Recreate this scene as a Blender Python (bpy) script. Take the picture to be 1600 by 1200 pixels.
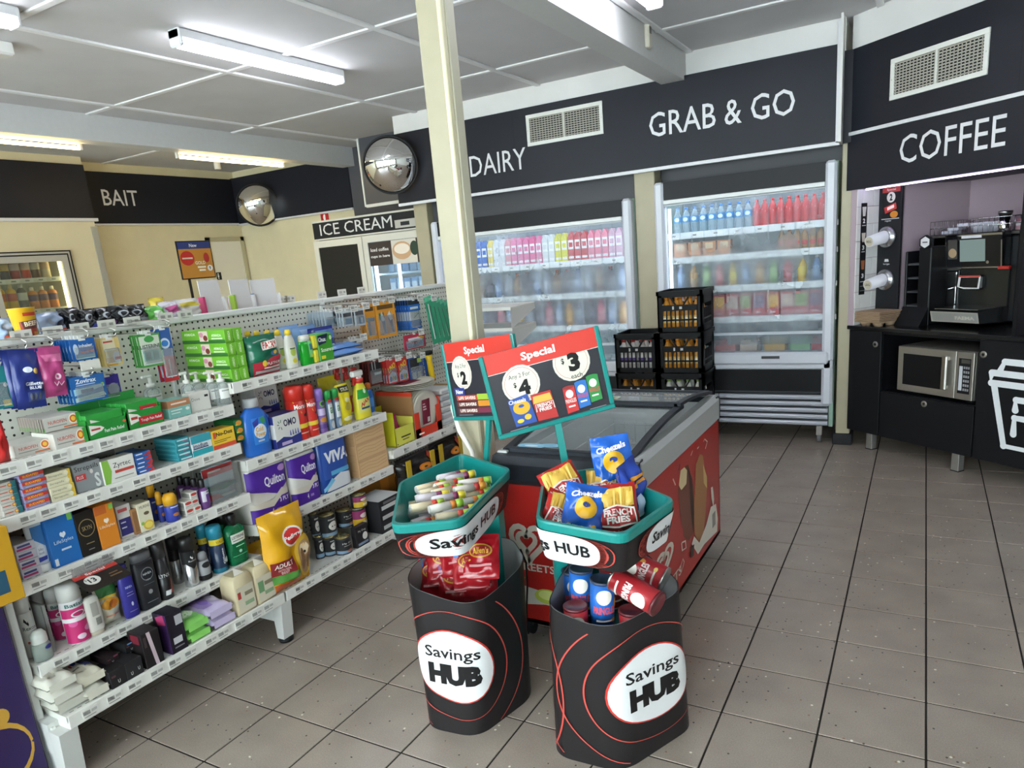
import bpy, math, random
import numpy as np
from mathutils import Matrix, Vector
random.seed(7)
for _o in list(bpy.data.objects): bpy.data.objects.remove(_o)
SC = bpy.context.scene
COL = SC.collection
PI = math.pi
# ---------------------------------------------------------------- camera
CAM = np.array([-0.074015, -2.119917, 1.545434])
F = 1112.1751; CX, CY = 804.968, 680.904
RM = np.array([[0.871079, 0.483807, -0.084569], [0.046420, -0.252516, -0.966479], [-0.488944, 0.837954, -0.242419]])     # rows: camera right, down, forward in world axes
_c = bpy.data.cameras.new('camera'); _c.sensor_width = 36; _c.lens = F/1600*36
_c.shift_x = (800-CX)/1600; _c.shift_y = (CY-600)/1600; _c.clip_start = .05
_co = bpy.data.objects.new('camera', _c); COL.objects.link(_co)
_m = Matrix.Identity(4)
for i in range(3):
    _m[i][0] = RM[0][i]; _m[i][1] = -RM[1][i]; _m[i][2] = -RM[2][i]; _m[i][3] = CAM[i]
_co.matrix_world = _m
SC.camera = _co
# ---------------------------------------------------------------- world and exposure
W = bpy.data.worlds.new('sky'); SC.world = W; W.use_nodes = True
_bg = W.node_tree.nodes['Background']; _bg.inputs[0].default_value = (.90, .95, 1, 1); _bg.inputs[1].default_value = 9.0
SC.view_settings.view_transform = 'Standard'; SC.view_settings.look = 'None'
SC.view_settings.gamma = 1; SC.view_settings.use_curve_mapping = False
SC.view_settings.exposure = 0.7
LAMP = 20.0; WARM = 26.0; COOLER = 3.6      # strength of the ceiling battens, of the warm tubes, of the fridge tubes
# ---------------------------------------------------------------- pixel helpers (photo taken as 1600 x 1200)
def ray(u, v):
    d = RM.T @ np.array([(u-CX)/F, (v-CY)/F, 1.]); return d/np.linalg.norm(d)
def onz(u, v, z): d = ray(u, v); return CAM+d*(z-CAM[2])/d[2]
def onx(u, v, x): d = ray(u, v); return CAM+d*(x-CAM[0])/d[0]
def ony(u, v, y): d = ray(u, v); return CAM+d*(y-CAM[1])/d[1]
def onpl(u, v, p, n): d = ray(u, v); return CAM+d*(np.dot(np.array(p)-CAM, n)/np.dot(d, n))
def px(P):
    c = RM @ (np.array(P, float)-CAM); return CX+F*c[0]/c[2], CY+F*c[1]/c[2]
def _bis(f, a, b):
    fa = f(a) > 0
    for _ in range(40):
        m = (a+b)/2
        if (f(m) > 0) == fa: a = m
        else: b = m
    return (a+b)/2
def zat(x, y, v): return _bis(lambda z: px((x, y, z))[1]-v, -.5, 3.5)
def yat(x, z, u): return _bis(lambda y: px((x, y, z))[0]-u, -1.9, 4.)
# ---------------------------------------------------------------- materials
_mc = {}
def lin(h):
    h = h.lstrip('#'); c = [int(h[i:i+2], 16)/255 for i in (0, 2, 4)]
    return tuple(x/12.92 if x <= .04045 else ((x+.055)/1.055)**2.4 for x in c)+(1,)
def mat(h, rough=.42, metal=0., grain=0., gscale=30., coat=0., bump=0.):
    k = ('p', h, rough, metal, grain, gscale, coat, bump)
    if k in _mc: return _mc[k]
    m = bpy.data.materials.new('paint_'+h); m.use_nodes = True; nt = m.node_tree; b = nt.nodes['Principled BSDF']
    c = lin(h); b.inputs['Base Color'].default_value = c; b.inputs['Roughness'].default_value = rough; b.inputs['Metallic'].default_value = metal
    if max(c[:3]) < .035 and rough >= .38 and not metal: b.inputs['Specular IOR Level'].default_value = .22
    if coat: b.inputs['Coat Weight'].default_value = coat; b.inputs['Coat Roughness'].default_value = .08
    if grain or bump:
        tc = nt.nodes.new('ShaderNodeTexCoord'); n = nt.nodes.new('ShaderNodeTexNoise'); n.inputs['Scale'].default_value = gscale; n.inputs['Detail'].default_value = 5
        nt.links.new(tc.outputs['Object'], n.inputs['Vector'])
        if grain:
            r = nt.nodes.new('ShaderNodeValToRGB'); r.color_ramp.elements[0].position = .3; r.color_ramp.elements[1].position = .7
            r.color_ramp.elements[0].color = tuple(x*(1-grain) for x in c[:3])+(1,); r.color_ramp.elements[1].color = tuple(min(1, x*(1+grain)) for x in c[:3])+(1,)
            nt.links.new(n.outputs['Fac'], r.inputs['Fac']); nt.links.new(r.outputs['Color'], b.inputs['Base Color'])
        if bump:
            bp = nt.nodes.new('ShaderNodeBump'); bp.inputs['Strength'].default_value = bump; bp.inputs['Distance'].default_value = .01
            nt.links.new(n.outputs['Fac'], bp.inputs['Height']); nt.links.new(bp.outputs['Normal'], b.inputs['Normal'])
    _mc[k] = m; return m
def emi(h, s):
    k = ('e', h, s)
    if k in _mc: return _mc[k]
    m = bpy.data.materials.new('glow_'+h); m.use_nodes = True; nt = m.node_tree; nt.nodes.remove(nt.nodes['Principled BSDF'])
    e = nt.nodes.new('ShaderNodeEmission'); e.inputs[0].default_value = lin(h); e.inputs[1].default_value = s
    nt.links.new(e.outputs[0], nt.nodes['Material Output'].inputs[0]); _mc[k] = m; return m
def clear(h, solid=.12, rough=.05, frost=0.):
    """see-through plastic or glass: part transparent, part glossy and diffuse"""
    k = ('c', h, solid, rough, frost)
    if k in _mc: return _mc[k]
    m = bpy.data.materials.new('clear_'+h); m.use_nodes = True; nt = m.node_tree; b = nt.nodes['Principled BSDF']
    b.inputs['Base Color'].default_value = lin(h); b.inputs['Roughness'].default_value = rough
    t = nt.nodes.new('ShaderNodeBsdfTransparent'); c = lin(h); t.inputs[0].default_value = tuple(.55+.45*x for x in c[:3])+(1,)
    mx = nt.nodes.new('ShaderNodeMixShader'); fr = nt.nodes.new('ShaderNodeFresnel'); fr.inputs[0].default_value = 1.4
    ad = nt.nodes.new('ShaderNodeMath'); ad.operation = 'ADD'; ad.use_clamp = True; ad.inputs[1].default_value = solid
    nt.links.new(fr.outputs[0], ad.inputs[0])
    if frost:
        tc = nt.nodes.new('ShaderNodeTexCoord'); n = nt.nodes.new('ShaderNodeTexNoise'); n.inputs['Scale'].default_value = 3.2; n.inputs['Detail'].default_value = 4
        nt.links.new(tc.outputs['Object'], n.inputs['Vector'])
        mr = nt.nodes.new('ShaderNodeMapRange'); mr.inputs[1].default_value = .35; mr.inputs[2].default_value = .68; mr.inputs[3].default_value = 0; mr.inputs[4].default_value = frost
        nt.links.new(n.outputs['Fac'], mr.inputs[0])
        a2 = nt.nodes.new('ShaderNodeMath'); a2.operation = 'ADD'; a2.use_clamp = True
        nt.links.new(ad.outputs[0], a2.inputs[0]); nt.links.new(mr.outputs[0], a2.inputs[1]); ad = a2
    nt.links.new(ad.outputs[0], mx.inputs[0]); nt.links.new(t.outputs[0], mx.inputs[1]); nt.links.new(b.outputs[0], mx.inputs[2])
    nt.links.new(mx.outputs[0], nt.nodes['Material Output'].inputs[0]); _mc[k] = m; return m
def floor_mat():
    m = bpy.data.materials.new('speckled_tile'); m.use_nodes = True; nt = m.node_tree; b = nt.nodes['Principled BSDF']; L = nt.links.new
    g = nt.nodes.new('ShaderNodeNewGeometry')
    def noise(s, d=3):
        n = nt.nodes.new('ShaderNodeTexNoise'); n.inputs['Scale'].default_value = s; n.inputs['Detail'].default_value = d; L(g.outputs['Position'], n.inputs['Vector']); return n
    def ramp(src, stops):
        r = nt.nodes.new('ShaderNodeValToRGB'); e = r.color_ramp.elements; e[0].position, e[0].color = stops[0]; e[1].position, e[1].color = stops[1]; L(src, r.inputs['Fac']); return r
    def mixc(f, a, bb):
        x = nt.nodes.new('ShaderNodeMix'); x.data_type = 'RGBA'; L(f, x.inputs[0])
        for s, i in ((a, 6), (bb, 7)):
            if hasattr(s, 'links'): L(s, x.inputs[i])
            else: x.inputs[i].default_value = s
        return x.outputs[2]
    base = ramp(noise(5).outputs['Fac'], [(.3, lin('978a80')), (.7, lin('a6998d'))]).outputs['Color']
    fine = ramp(noise(240).outputs['Fac'], [(.4, (.86, .86, .86, 1)), (.65, (1.06, 1.05, 1.04, 1))]).outputs['Color']
    mu = nt.nodes.new('ShaderNodeMix'); mu.data_type = 'RGBA'; mu.blend_type = 'MULTIPLY'; mu.inputs[0].default_value = 1; L(base, mu.inputs[6]); L(fine, mu.inputs[7])
    out = mu.outputs[2]
    for sc, th, cl, keep in ((30, .13, 'e0dace', .80), (36, .13, '3a332c', .70), (27, .10, '8d6a4a', .82)):
        v = nt.nodes.new('ShaderNodeTexVoronoi'); v.inputs['Scale'].default_value = sc; L(g.outputs['Position'], v.inputs['Vector'])
        lt = nt.nodes.new('ShaderNodeMath'); lt.operation = 'LESS_THAN'; lt.inputs[1].default_value = th; L(v.outputs['Distance'], lt.inputs[0])
        sp = nt.nodes.new('ShaderNodeSeparateColor'); L(v.outputs['Color'], sp.inputs[0])
        gt = nt.nodes.new('ShaderNodeMath'); gt.operation = 'GREATER_THAN'; gt.inputs[1].default_value = keep; L(sp.outputs[0], gt.inputs[0])
        ml = nt.nodes.new('ShaderNodeMath'); ml.operation = 'MULTIPLY'; L(lt.outputs[0], ml.inputs[0]); L(gt.outputs[0], ml.inputs[1])
        out = mixc(ml.outputs[0], out, lin(cl))
    L(out, b.inputs['Base Color']); b.inputs['Roughness'].default_value = .34
    bp = nt.nodes.new('ShaderNodeBump'); bp.inputs['Strength'].default_value = .05; L(noise(60).outputs['Fac'], bp.inputs['Height']); L(bp.outputs['Normal'], b.inputs['Normal'])
    return m
def peg_mat():
    """white metal panel punched with a regular grid of small round holes"""
    m = bpy.data.materials.new('punched_panel'); m.use_nodes = True; nt = m.node_tree; b = nt.nodes['Principled BSDF']; L = nt.links.new
    g = nt.nodes.new('ShaderNodeNewGeometry'); s = nt.nodes.new('ShaderNodeSeparateXYZ'); L(g.outputs['Position'], s.inputs[0])
    def mth(op, a, c=None):
        n = nt.nodes.new('ShaderNodeMath'); n.operation = op
        for i, x in enumerate((a, c)):
            if x is None: continue
            if hasattr(x, 'links'): L(x, n.inputs[i])
            else: n.inputs[i].default_value = x
        return n.outputs[0]
    def cell(o): return mth('SUBTRACT', mth('FRACT', mth('MULTIPLY', o, 1/.0275)), .5)
    a, c = cell(s.outputs['Y']), cell(s.outputs['Z'])
    r = mth('ADD', mth('MULTIPLY', a, a), mth('MULTIPLY', c, c)); h = mth('LESS_THAN', r, .028)
    mx = nt.nodes.new('ShaderNodeMix'); mx.data_type = 'RGBA'; L(h, mx.inputs[0]); mx.inputs[6].default_value = lin('d6d4c8'); mx.inputs[7].default_value = lin('26241f')
    L(mx.outputs[2], b.inputs['Base Color']); b.inputs['Roughness'].default_value = .5
    return m
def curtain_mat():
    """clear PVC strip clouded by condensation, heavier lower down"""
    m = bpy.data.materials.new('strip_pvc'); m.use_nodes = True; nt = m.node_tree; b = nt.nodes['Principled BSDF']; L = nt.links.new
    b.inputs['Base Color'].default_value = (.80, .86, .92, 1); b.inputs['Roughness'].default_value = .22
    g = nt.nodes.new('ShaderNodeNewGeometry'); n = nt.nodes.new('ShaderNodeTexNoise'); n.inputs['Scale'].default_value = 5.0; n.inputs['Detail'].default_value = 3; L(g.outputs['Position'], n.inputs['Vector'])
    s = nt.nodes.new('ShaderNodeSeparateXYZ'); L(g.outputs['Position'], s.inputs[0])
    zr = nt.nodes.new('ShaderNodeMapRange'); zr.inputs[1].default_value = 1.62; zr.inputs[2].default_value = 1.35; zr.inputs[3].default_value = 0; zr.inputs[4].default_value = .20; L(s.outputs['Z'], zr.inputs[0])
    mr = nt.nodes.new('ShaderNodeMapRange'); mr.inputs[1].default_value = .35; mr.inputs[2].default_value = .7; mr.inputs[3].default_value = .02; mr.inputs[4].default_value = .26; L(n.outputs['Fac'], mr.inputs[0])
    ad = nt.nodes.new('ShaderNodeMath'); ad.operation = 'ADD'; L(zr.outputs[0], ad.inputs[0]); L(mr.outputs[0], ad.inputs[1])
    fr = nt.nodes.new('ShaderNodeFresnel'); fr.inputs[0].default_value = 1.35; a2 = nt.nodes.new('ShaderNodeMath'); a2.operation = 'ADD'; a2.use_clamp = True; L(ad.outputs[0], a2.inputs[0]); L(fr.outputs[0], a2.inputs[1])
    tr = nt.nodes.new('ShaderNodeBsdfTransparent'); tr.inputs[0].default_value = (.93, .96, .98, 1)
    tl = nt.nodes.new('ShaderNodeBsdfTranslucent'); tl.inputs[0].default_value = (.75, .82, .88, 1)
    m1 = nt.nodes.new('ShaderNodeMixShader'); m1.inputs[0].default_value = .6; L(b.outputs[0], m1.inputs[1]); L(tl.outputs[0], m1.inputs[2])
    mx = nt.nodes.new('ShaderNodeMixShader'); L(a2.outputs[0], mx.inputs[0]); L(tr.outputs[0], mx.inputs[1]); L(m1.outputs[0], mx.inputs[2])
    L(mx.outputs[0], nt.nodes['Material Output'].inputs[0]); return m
WHITE = mat('e4e2da', .45); METW = mat('dcdcd6', .38); BLACK = mat('1c1d20', .45); CHROME = mat('d8d8d8', .12, 1.); STEEL = mat('b9b7b2', .28, 1.)
CREAM = mat('ddd3b0', .6, grain=.03, gscale=6); NAVY = mat('20222a', .42, grain=.05, gscale=3); MIRROR = mat('f4f4f4', .02, 1.)
# ---------------------------------------------------------------- mesh builder
_tc = {}
def textmesh(s, bold):
    k = (s, bold)
    if k not in _tc:
        cu = bpy.data.curves.new('lettering', 'FONT'); cu.body = s; cu.offset = bold; cu.resolution_u = 2; cu.fill_mode = 'FRONT'
        ob = bpy.data.objects.new('lettering', cu); COL.objects.link(ob); me = bpy.data.meshes.new_from_object(ob)
        v = np.array([tuple(q.co)[:2] for q in me.vertices]) if len(me.vertices) else np.zeros((1, 2)); f = [tuple(p.vertices) for p in me.polygons]
        lo, hi = v.min(0), v.max(0); sz = np.maximum(hi-lo, 1e-6)
        _tc[k] = ((v-lo)/sz, f, sz)
        bpy.data.objects.remove(ob); bpy.data.meshes.remove(me); bpy.data.curves.remove(cu)
    return _tc[k]
class MB:
    def __init__(s): s.v = []; s.f = []; s.m = []; s.sm = []; s.mats = []
    def mi(s, m):
        if m not in s.mats: s.mats.append(m)
        return s.mats.index(m)
    def add(s, V, Fc, m, sm=False):
        o = len(s.v); s.v += [tuple(map(float, p)) for p in V]; i = s.mi(m)
        for f in Fc: s.f.append(tuple(o+k for k in f)); s.m.append(i); s.sm.append(sm)
        return s
    def box(s, x0, x1, y0, y1, z0, z1, m, b=0.):
        if x1 < x0: x0, x1 = x1, x0
        if y1 < y0: y0, y1 = y1, y0
        if z1 < z0: z0, z1 = z1, z0
        b = min(b, .49*min(x1-x0, y1-y0, z1-z0))
        if b <= 0:
            return s.add([(x0, y0, z0), (x1, y0, z0), (x1, y1, z0), (x0, y1, z0), (x0, y0, z1), (x1, y0, z1), (x1, y1, z1), (x0, y1, z1)],
                         [(0, 3, 2, 1), (4, 5, 6, 7), (0, 1, 5, 4), (1, 2, 6, 5), (2, 3, 7, 6), (3, 0, 4, 7)], m)
        V = []; idx = {}
        X, Y, Z = (x0, x1), (y0, y1), (z0, z1)
        for i in (0, 1):
            for j in (0, 1):
                for k in (0, 1):
                    c = [X[i], Y[j], Z[k]]; sg = [1-2*i, 1-2*j, 1-2*k]
                    for a in range(3):
                        p = [c[t]+(0 if t == a else sg[t]*b) for t in range(3)]; idx[i, j, k, a] = len(V); V.append(p)
        Fc = []
        for a in range(3):
            o1, o2 = [(1, 2), (2, 0), (0, 1)][a]
            for e in (0, 1):
                q = []
                for (p1, p2) in ((0, 0), (1, 0), (1, 1), (0, 1)):
                    t = [0, 0, 0]; t[a] = e; t[o1] = p1; t[o2] = p2; q.append(idx[t[0], t[1], t[2], a])
                Fc.append(tuple(q) if e else tuple(q[::-1]))
        for a in range(3):
            o1, o2 = [(1, 2), (2, 0), (0, 1)][a]
            for p1 in (0, 1):
                for p2 in (0, 1):
                    t0 = [0]*3; t1 = [0]*3; t0[a] = 0; t1[a] = 1
                    for t in (t0, t1): t[o1] = p1; t[o2] = p2
                    Fc.append((idx[(*t0, o1)], idx[(*t1, o1)], idx[(*t1, o2)], idx[(*t0, o2)]))
        for i in (0, 1):
            for j in (0, 1):
                for k in (0, 1): Fc.append((idx[i, j, k, 0], idx[i, j, k, 1], idx[i, j, k, 2]))
        return s.add(V, Fc, m)
    def prism(s, poly, z0, z1, m, axis='z', taper=1., sm=False):
        """poly: 2-D outline; extruded along z (x,y), along y (x,z) or along x (y,z)"""
        n = len(poly); cx = sum(p[0] for p in poly)/n; cy = sum(p[1] for p in poly)/n
        def P(a, b, c): return (a, b, c) if axis == 'z' else (a, c, b) if axis == 'y' else (c, a, b)
        V = [P(a, b, z0) for a, b in poly]+[P(cx+(a-cx)*taper, cy+(b-cy)*taper, z1) for a, b in poly]
        s.add(V, [tuple(range(n)), tuple(range(2*n-1, n-1, -1))], m)
        return s.add(V, [(i, (i+1) % n, n+(i+1) % n, n+i) for i in range(n)], m, sm)
    def loft(s, rings, m, closed=True, cap0=True, cap1=True, sm=True):
        n = len(rings[0]); V = [p for r in rings for p in r]; Fc = []
        ms = m if isinstance(m, list) else None; o = len(s.v); s.v += [tuple(map(float, p)) for p in V]
        for j in range(len(rings)-1):
            i_m = s.mi(ms[j] if ms else m)
            for i in range(n if closed else n-1):
                k = (i+1) % n; s.f.append((o+j*n+i, o+j*n+k, o+(j+1)*n+k, o+(j+1)*n+i)); s.m.append(i_m); s.sm.append(sm)
        if cap0: s.f.append(tuple(o+i for i in range(n))[::-1]); s.m.append(s.mi(ms[0] if ms else m)); s.sm.append(False)
        if cap1: s.f.append(tuple(o+(len(rings)-1)*n+i for i in range(n))); s.m.append(s.mi(ms[-1] if ms else m)); s.sm.append(False)
        return s
    def lathe(s, prof, m, n=20, c=(0, 0, 0), sx=1., sy=1., axis='z', pw=2., caps=True):
        """prof: (radius, height); super-ellipse section with power pw"""
        R = []
        for r, z in prof:
            ring = []
            for i in range(n):
                a = 2*PI*i/n; ca, sa = math.cos(a), math.sin(a)
                x = math.copysign(abs(ca)**(2/pw), ca)*r*sx; y = math.copysign(abs(sa)**(2/pw), sa)*r*sy
                p = (x, y, z) if axis == 'z' else (x, z, y) if axis == 'y' else (z, x, y)
                ring.append((c[0]+p[0], c[1]+p[1], c[2]+p[2]))
            R.append(ring)
        return s.loft(R, m, cap0=caps, cap1=caps)
    def tube(s, path, r, m, n=6, closed=False):
        P = [np.array(p, float) for p in path]; R = []
        for i, p in enumerate(P):
            d = P[min(i+1, len(P)-1)]-P[max(i-1, 0)]; d = d/(np.linalg.norm(d)+1e-9)
            a = np.cross(d, (0, 0, 1.) if abs(d[2]) < .9 else (1., 0, 0)); a /= np.linalg.norm(a); b = np.cross(d, a)
            R.append([p+r*(math.cos(2*PI*k/n)*a+math.sin(2*PI*k/n)*b) for k in range(n)])
        return s.loft(R, m)
    def decals(s, S, decs, curved=False, e0=0, fine=0):
        """flat print: S(u, v, lift) gives the surface point; each entry lies slightly above the one before"""
        for i, d in enumerate(decs):
            lift = (.0010+(i+e0)*.00025) if curved else (i+1+e0)*.00022; k = d[0]
            if k == 'r':
                _, u0, u1, v0, v1, h = d; m = h if not isinstance(h, str) else mat(h)
                n, q = (8, 5) if curved else (1, 1)
                V = [S(u0+(u1-u0)*a/n, v0+(v1-v0)*b/q, lift) for b in range(q+1) for a in range(n+1)]
                s.add(V, [(b*(n+1)+a, b*(n+1)+a+1, (b+1)*(n+1)+a+1, (b+1)*(n+1)+a) for b in range(q) for a in range(n)], m, curved)
            elif k == 'e':
                _, cu, cv, ru, rv, h = d; m = h if not isinstance(h, str) else mat(h); n = 20; nr = 3 if curved else 1
                V = [S(cu, cv, lift)]+[S(cu+ru*q/nr*math.cos(2*PI*a/n), cv+rv*q/nr*math.sin(2*PI*a/n), lift) for q in range(1, nr+1) for a in range(n)]
                s.add(V, [(0, 1+a, 1+(a+1) % n) for a in range(n)]+[(1+q*n+a, 1+(q+1)*n+a, 1+(q+1)*n+(a+1) % n, 1+q*n+(a+1) % n) for q in range(nr-1) for a in range(n)], m, curved)
            elif k == 'p':
                _, pts, h = d; m = h if not isinstance(h, str) else mat(h)
                if not curved: s.add([S(u, v, lift) for u, v in pts], [tuple(range(len(pts)))], m); continue
                n = len(pts); cu = sum(q[0] for q in pts)/n; cv = sum(q[1] for q in pts)/n; N = 9
                for a in range(n):
                    (u1, v1), (u2, v2) = pts[a], pts[(a+1) % n]; V = []; ix = {}
                    for i_ in range(N+1):
                        for j_ in range(i_+1):
                            f_ = i_/N; g_ = (j_/i_) if i_ else 0; ix[i_, j_] = len(V)
                            V.append(S(cu+f_*((u1+(u2-u1)*g_)-cu), cv+f_*((v1+(v2-v1)*g_)-cv), lift))
                    s.add(V, [(ix[i_, j_], ix[i_+1, j_], ix[i_+1, j_+1]) for i_ in range(N) for j_ in range(i_+1)]+[(ix[i_, j_], ix[i_+1, j_+1], ix[i_, j_+1]) for i_ in range(1, N) for j_ in range(i_)], m, True)
            elif k == 'l':                                     # a printed line of given width along points
                _, pts, wd, h = d; m = h if not isinstance(h, str) else mat(h); V = []
                for a, (u, v) in enumerate(pts):
                    pu, pv = pts[max(a-1, 0)]; nu, nv = pts[min(a+1, len(pts)-1)]; du, dv = nu-pu, nv-pv; q = math.hypot(du, dv) or 1
                    V += [S(u-dv/q*wd, v+du/q*wd, lift), S(u+dv/q*wd, v-du/q*wd, lift)]
                s.add(V, [(2*a, 2*a+1, 2*a+3, 2*a+2) for a in range(len(pts)-1)], m, curved)
            elif k == 't':
                _, tx, cu, cv, w, h, hx = d[:7]; bold = d[7] if len(d) > 7 else .012; rot = d[8] if len(d) > 8 else 0.
                m = hx if not isinstance(hx, str) else mat(hx); v, f, sz = textmesh(tx, bold); c, sn = math.cos(rot), math.sin(rot); V = []
                for a, b in v:
                    x, y = (a-.5)*w, (b-.5)*h; V.append(S(cu+x*c-y*sn, cv+x*sn+y*c, lift))
                if fine:                                       # cut the letters small enough to bend round a corner
                    P2 = []
                    for a, b in v:
                        x, y = (a-.5)*w, (b-.5)*h; P2.append((cu+x*c-y*sn, cv+x*sn+y*c))
                    tris = [(P2[q[0]], P2[q[k_]], P2[q[k_+1]]) for q in f for k_ in range(1, len(q)-1)]; V = []; f = []
                    while tris:
                        t_ = tris.pop(); e_ = [abs(t_[k_][0]-t_[(k_+1) % 3][0]) for k_ in range(3)]; k_ = e_.index(max(e_))
                        if e_[k_] > fine:
                            A_, B_, C_ = t_[k_], t_[(k_+1) % 3], t_[(k_+2) % 3]; M_ = ((A_[0]+B_[0])/2, (A_[1]+B_[1])/2); tris += [(A_, M_, C_), (M_, B_, C_)]
                        else: f.append((len(V), len(V)+1, len(V)+2)); V += [S(q[0], q[1], lift) for q in t_]
                s.add(V, f, m)
        return s
    def build(s, name, parent=None, loc=(0, 0, 0), rot=(0, 0, 0), **pr):
        me = bpy.data.meshes.new(name); me.from_pydata(s.v, [], s.f); me.update()
        for m in s.mats: me.materials.append(m)
        me.polygons.foreach_set('material_index', s.m); me.polygons.foreach_set('use_smooth', s.sm)
        return obj(name, me, parent, loc, rot, **pr)
def obj(name, me, parent=None, loc=(0, 0, 0), rot=(0, 0, 0), **pr):
    o = bpy.data.objects.new(name, me); COL.objects.link(o); o.location = loc; o.rotation_euler = rot
    if parent is not None: o.parent = parent
    tag(o, **pr); return o
def tag(o, label=None, cat=None, group=None, kind=None):
    if label: o['label'] = label
    if cat: o['category'] = cat
    if group: o['group'] = group
    if kind: o['kind'] = kind
    return o
def empty(name, loc=(0, 0, 0), rot=(0, 0, 0), **pr): return obj(name, None, None, loc, rot, **pr)
def dup(o, loc=None, rot=None, label=None, group=None):
    c = o.copy(); COL.objects.link(c)
    if loc is not None: c.location = loc
    if rot is not None: c.rotation_euler = rot
    if label: c['label'] = label
    if group: c['group'] = group
    for ch in o.children:
        d = ch.copy(); COL.objects.link(d); d.parent = c
        for g in ch.children: e = g.copy(); COL.objects.link(e); e.parent = d
    return c
def struct(name, mb, **k): return mb.build(name, kind='structure', **k)
# ================================================================ the room
CEIL = 2.86
GROUT = mat('2c2825', .85)
fl = MB().box(-8.0, 3.3, -4.6, 4.6, -.06, -.0028, GROUT); FLOOR = struct('floor', fl)
TILE = floor_mat()
tm = MB().box(-.1467, .1467, -.1467, .1467, -.012, 0, TILE, .0012)
t0 = tm.build('floor_tile', FLOOR)
cells = []
for i in range(-27, 11):
    for j in range(-15, 15):
        x, y = i*.3+.15, j*.3+.15
        d = np.dot(RM[2], np.array((x, y, 0))-CAM); ar = -1
        if d > .3:
            u, v = px((x, y, 0))
            if -60 < u < 1660 and 600 < v < 1280 and not (x < -2.9 and y > -1) and not (y > 3.5): ar = 1/d**3
        cells.append((ar, x, y))
cells.sort(reverse=True)
rest = MB()
for k, (ar, x, y) in enumerate(cells):
    if ar > 0 and k < 300:
        if k == 0: t0.location = (x, y, 0)
        else: obj('floor_tile', t0.data, FLOOR, (x, y, 0))
    else: rest.box(x-.1467, x+.1467, y-.1467, y+.1467, -.012, 0, TILE)
rest.build('floor_tile', FLOOR, kind='stuff')
CEILM = mat('cac8c9', .75, grain=.03, gscale=4); STRIP = mat('e6e5e5', .6); WALLW = mat('dddbd8', .7, grain=.03, gscale=5)
CE = struct('ceiling', MB().box(-8.0, 3.3, -4.6, 4.6, CEIL+.012, CEIL+.08, CEILM))
xs = [-7.7, -6.5, -5.26, -4.04, -2.82, -1.6, -.38, .84, 2.06, 3.25]; ys = [-4.5, -3.3, -1.24, .09, 1.42, 2.75, 4.4]
for a in range(len(xs)-1):
    for b in range(len(ys)-1):
        MB().box(xs[a]+.004, xs[a+1]-.004, ys[b]+.004, ys[b+1]-.004, CEIL, CEIL+.012, CEILM).build('ceiling_panel', CE)
for x in xs[1:-1]: MB().box(x-.022, x+.022, -4.5, 4.4, CEIL-.012, CEIL+.002, STRIP, .004).build('cover_strip', CE)
for y in ys[1:-1]: MB().box(-7.6, 3.2, y-.022, y+.022, CEIL-.010, CEIL+.002, STRIP, .004).build('cover_strip', CE)
# walls
LW = -7.6; KW = -7.35
struct('wall_back', MB().box(-8.0, 3.3, 4.4, 4.5, 0, CEIL+.02, CREAM))
struct('wall_left', MB().box(LW-.1, LW, 2.40, 4.4, 0, CEIL+.02, CREAM))
struct('wall_right', MB().box(3.2, 3.3, -4.6, 4.5, 0, CEIL+.02, WALLW))
fw = MB()
for x0, x1 in ((-8.0, -6.9), (-3.9, -3.6), (-.6, -.3), (2.7, 3.3)): fw.box(x0, x1, -4.6, -4.5, 0, CEIL+.02, WALLW)
for x0, x1 in ((-6.9, -3.9), (-3.6, -.6), (-.3, 2.7)): fw.box(x0, x1, -4.6, -4.5, 0, .35, WALLW).box(x0, x1, -4.6, -4.5, 2.45, CEIL+.02, WALLW)
struct('wall_front', fw)
for k, (x0, x1) in enumerate(((-6.9, -3.9), (-3.6, -.6), (-.3, 2.7))):
    w = empty('window_%d_offscreen' % (k+1), ((x0+x1)/2, -4.55, .35), kind='structure'); hw = (x1-x0)/2
    f = MB(); 
    for a, b, c, d in ((-hw, -hw+.06, 0, 2.1), (hw-.06, hw, 0, 2.1), (-hw, hw, 0, .06), (-hw, hw, 2.04, 2.1), (-.03, .03, 0, 2.1)): f.box(a, b, -.03, .03, c, d, BLACK)
    f.build('window_frame', w)
    for s in (-1, 1): MB().box(s*hw/2-hw/2+.04, s*hw/2+hw/2-.04, -.004, .004, .05, 2.05, clear('e8f4f2', .02)).build('window_pane', w)
# cool-room block on the left with an opening for its glass door
c1 = onx(107, 391, KW); c2 = onx(0, 398, KW); DY1 = float(c1[1]); DZ = float(c1[2]); DY0 = DY1-.80; KY = float(onx(148, 350, KW)[1])
KPAN = mat('d9cfae', .5, grain=.02, gscale=5)
kw = MB().box(LW-.1, KW, DY1, KY, 0, CEIL+.02, KPAN).box(LW-.1, KW, -4.5, DY0, 0, CEIL+.02, KPAN).box(LW-.1, KW, DY0, DY1, DZ, CEIL+.02, KPAN)
kw.box(-8.0, -7.95, DY0-.1, DY1+.1, 0, DZ+.1, mat('a9b0a4', .5)).box(-7.95, LW-.1, DY1, DY1+.05, 0, DZ, KPAN).box(-7.95, LW-.1, DY0-.05, DY0, 0, DZ, KPAN).box(-7.95, LW-.1, DY0, DY1, DZ, DZ+.05, KPAN)
KWALL = struct('wall_coolroom', kw)
MB().box(KW, KW+.012, KY-.05, KY+.012, 0, 2.2, mat('a5a399', .4)).build('corner_strip', KWALL)
MB().box(KW, KW+.003, .99, .996, DZ, 2.2, mat('6b6452', .6)).build('panel_joint', KWALL)
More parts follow.
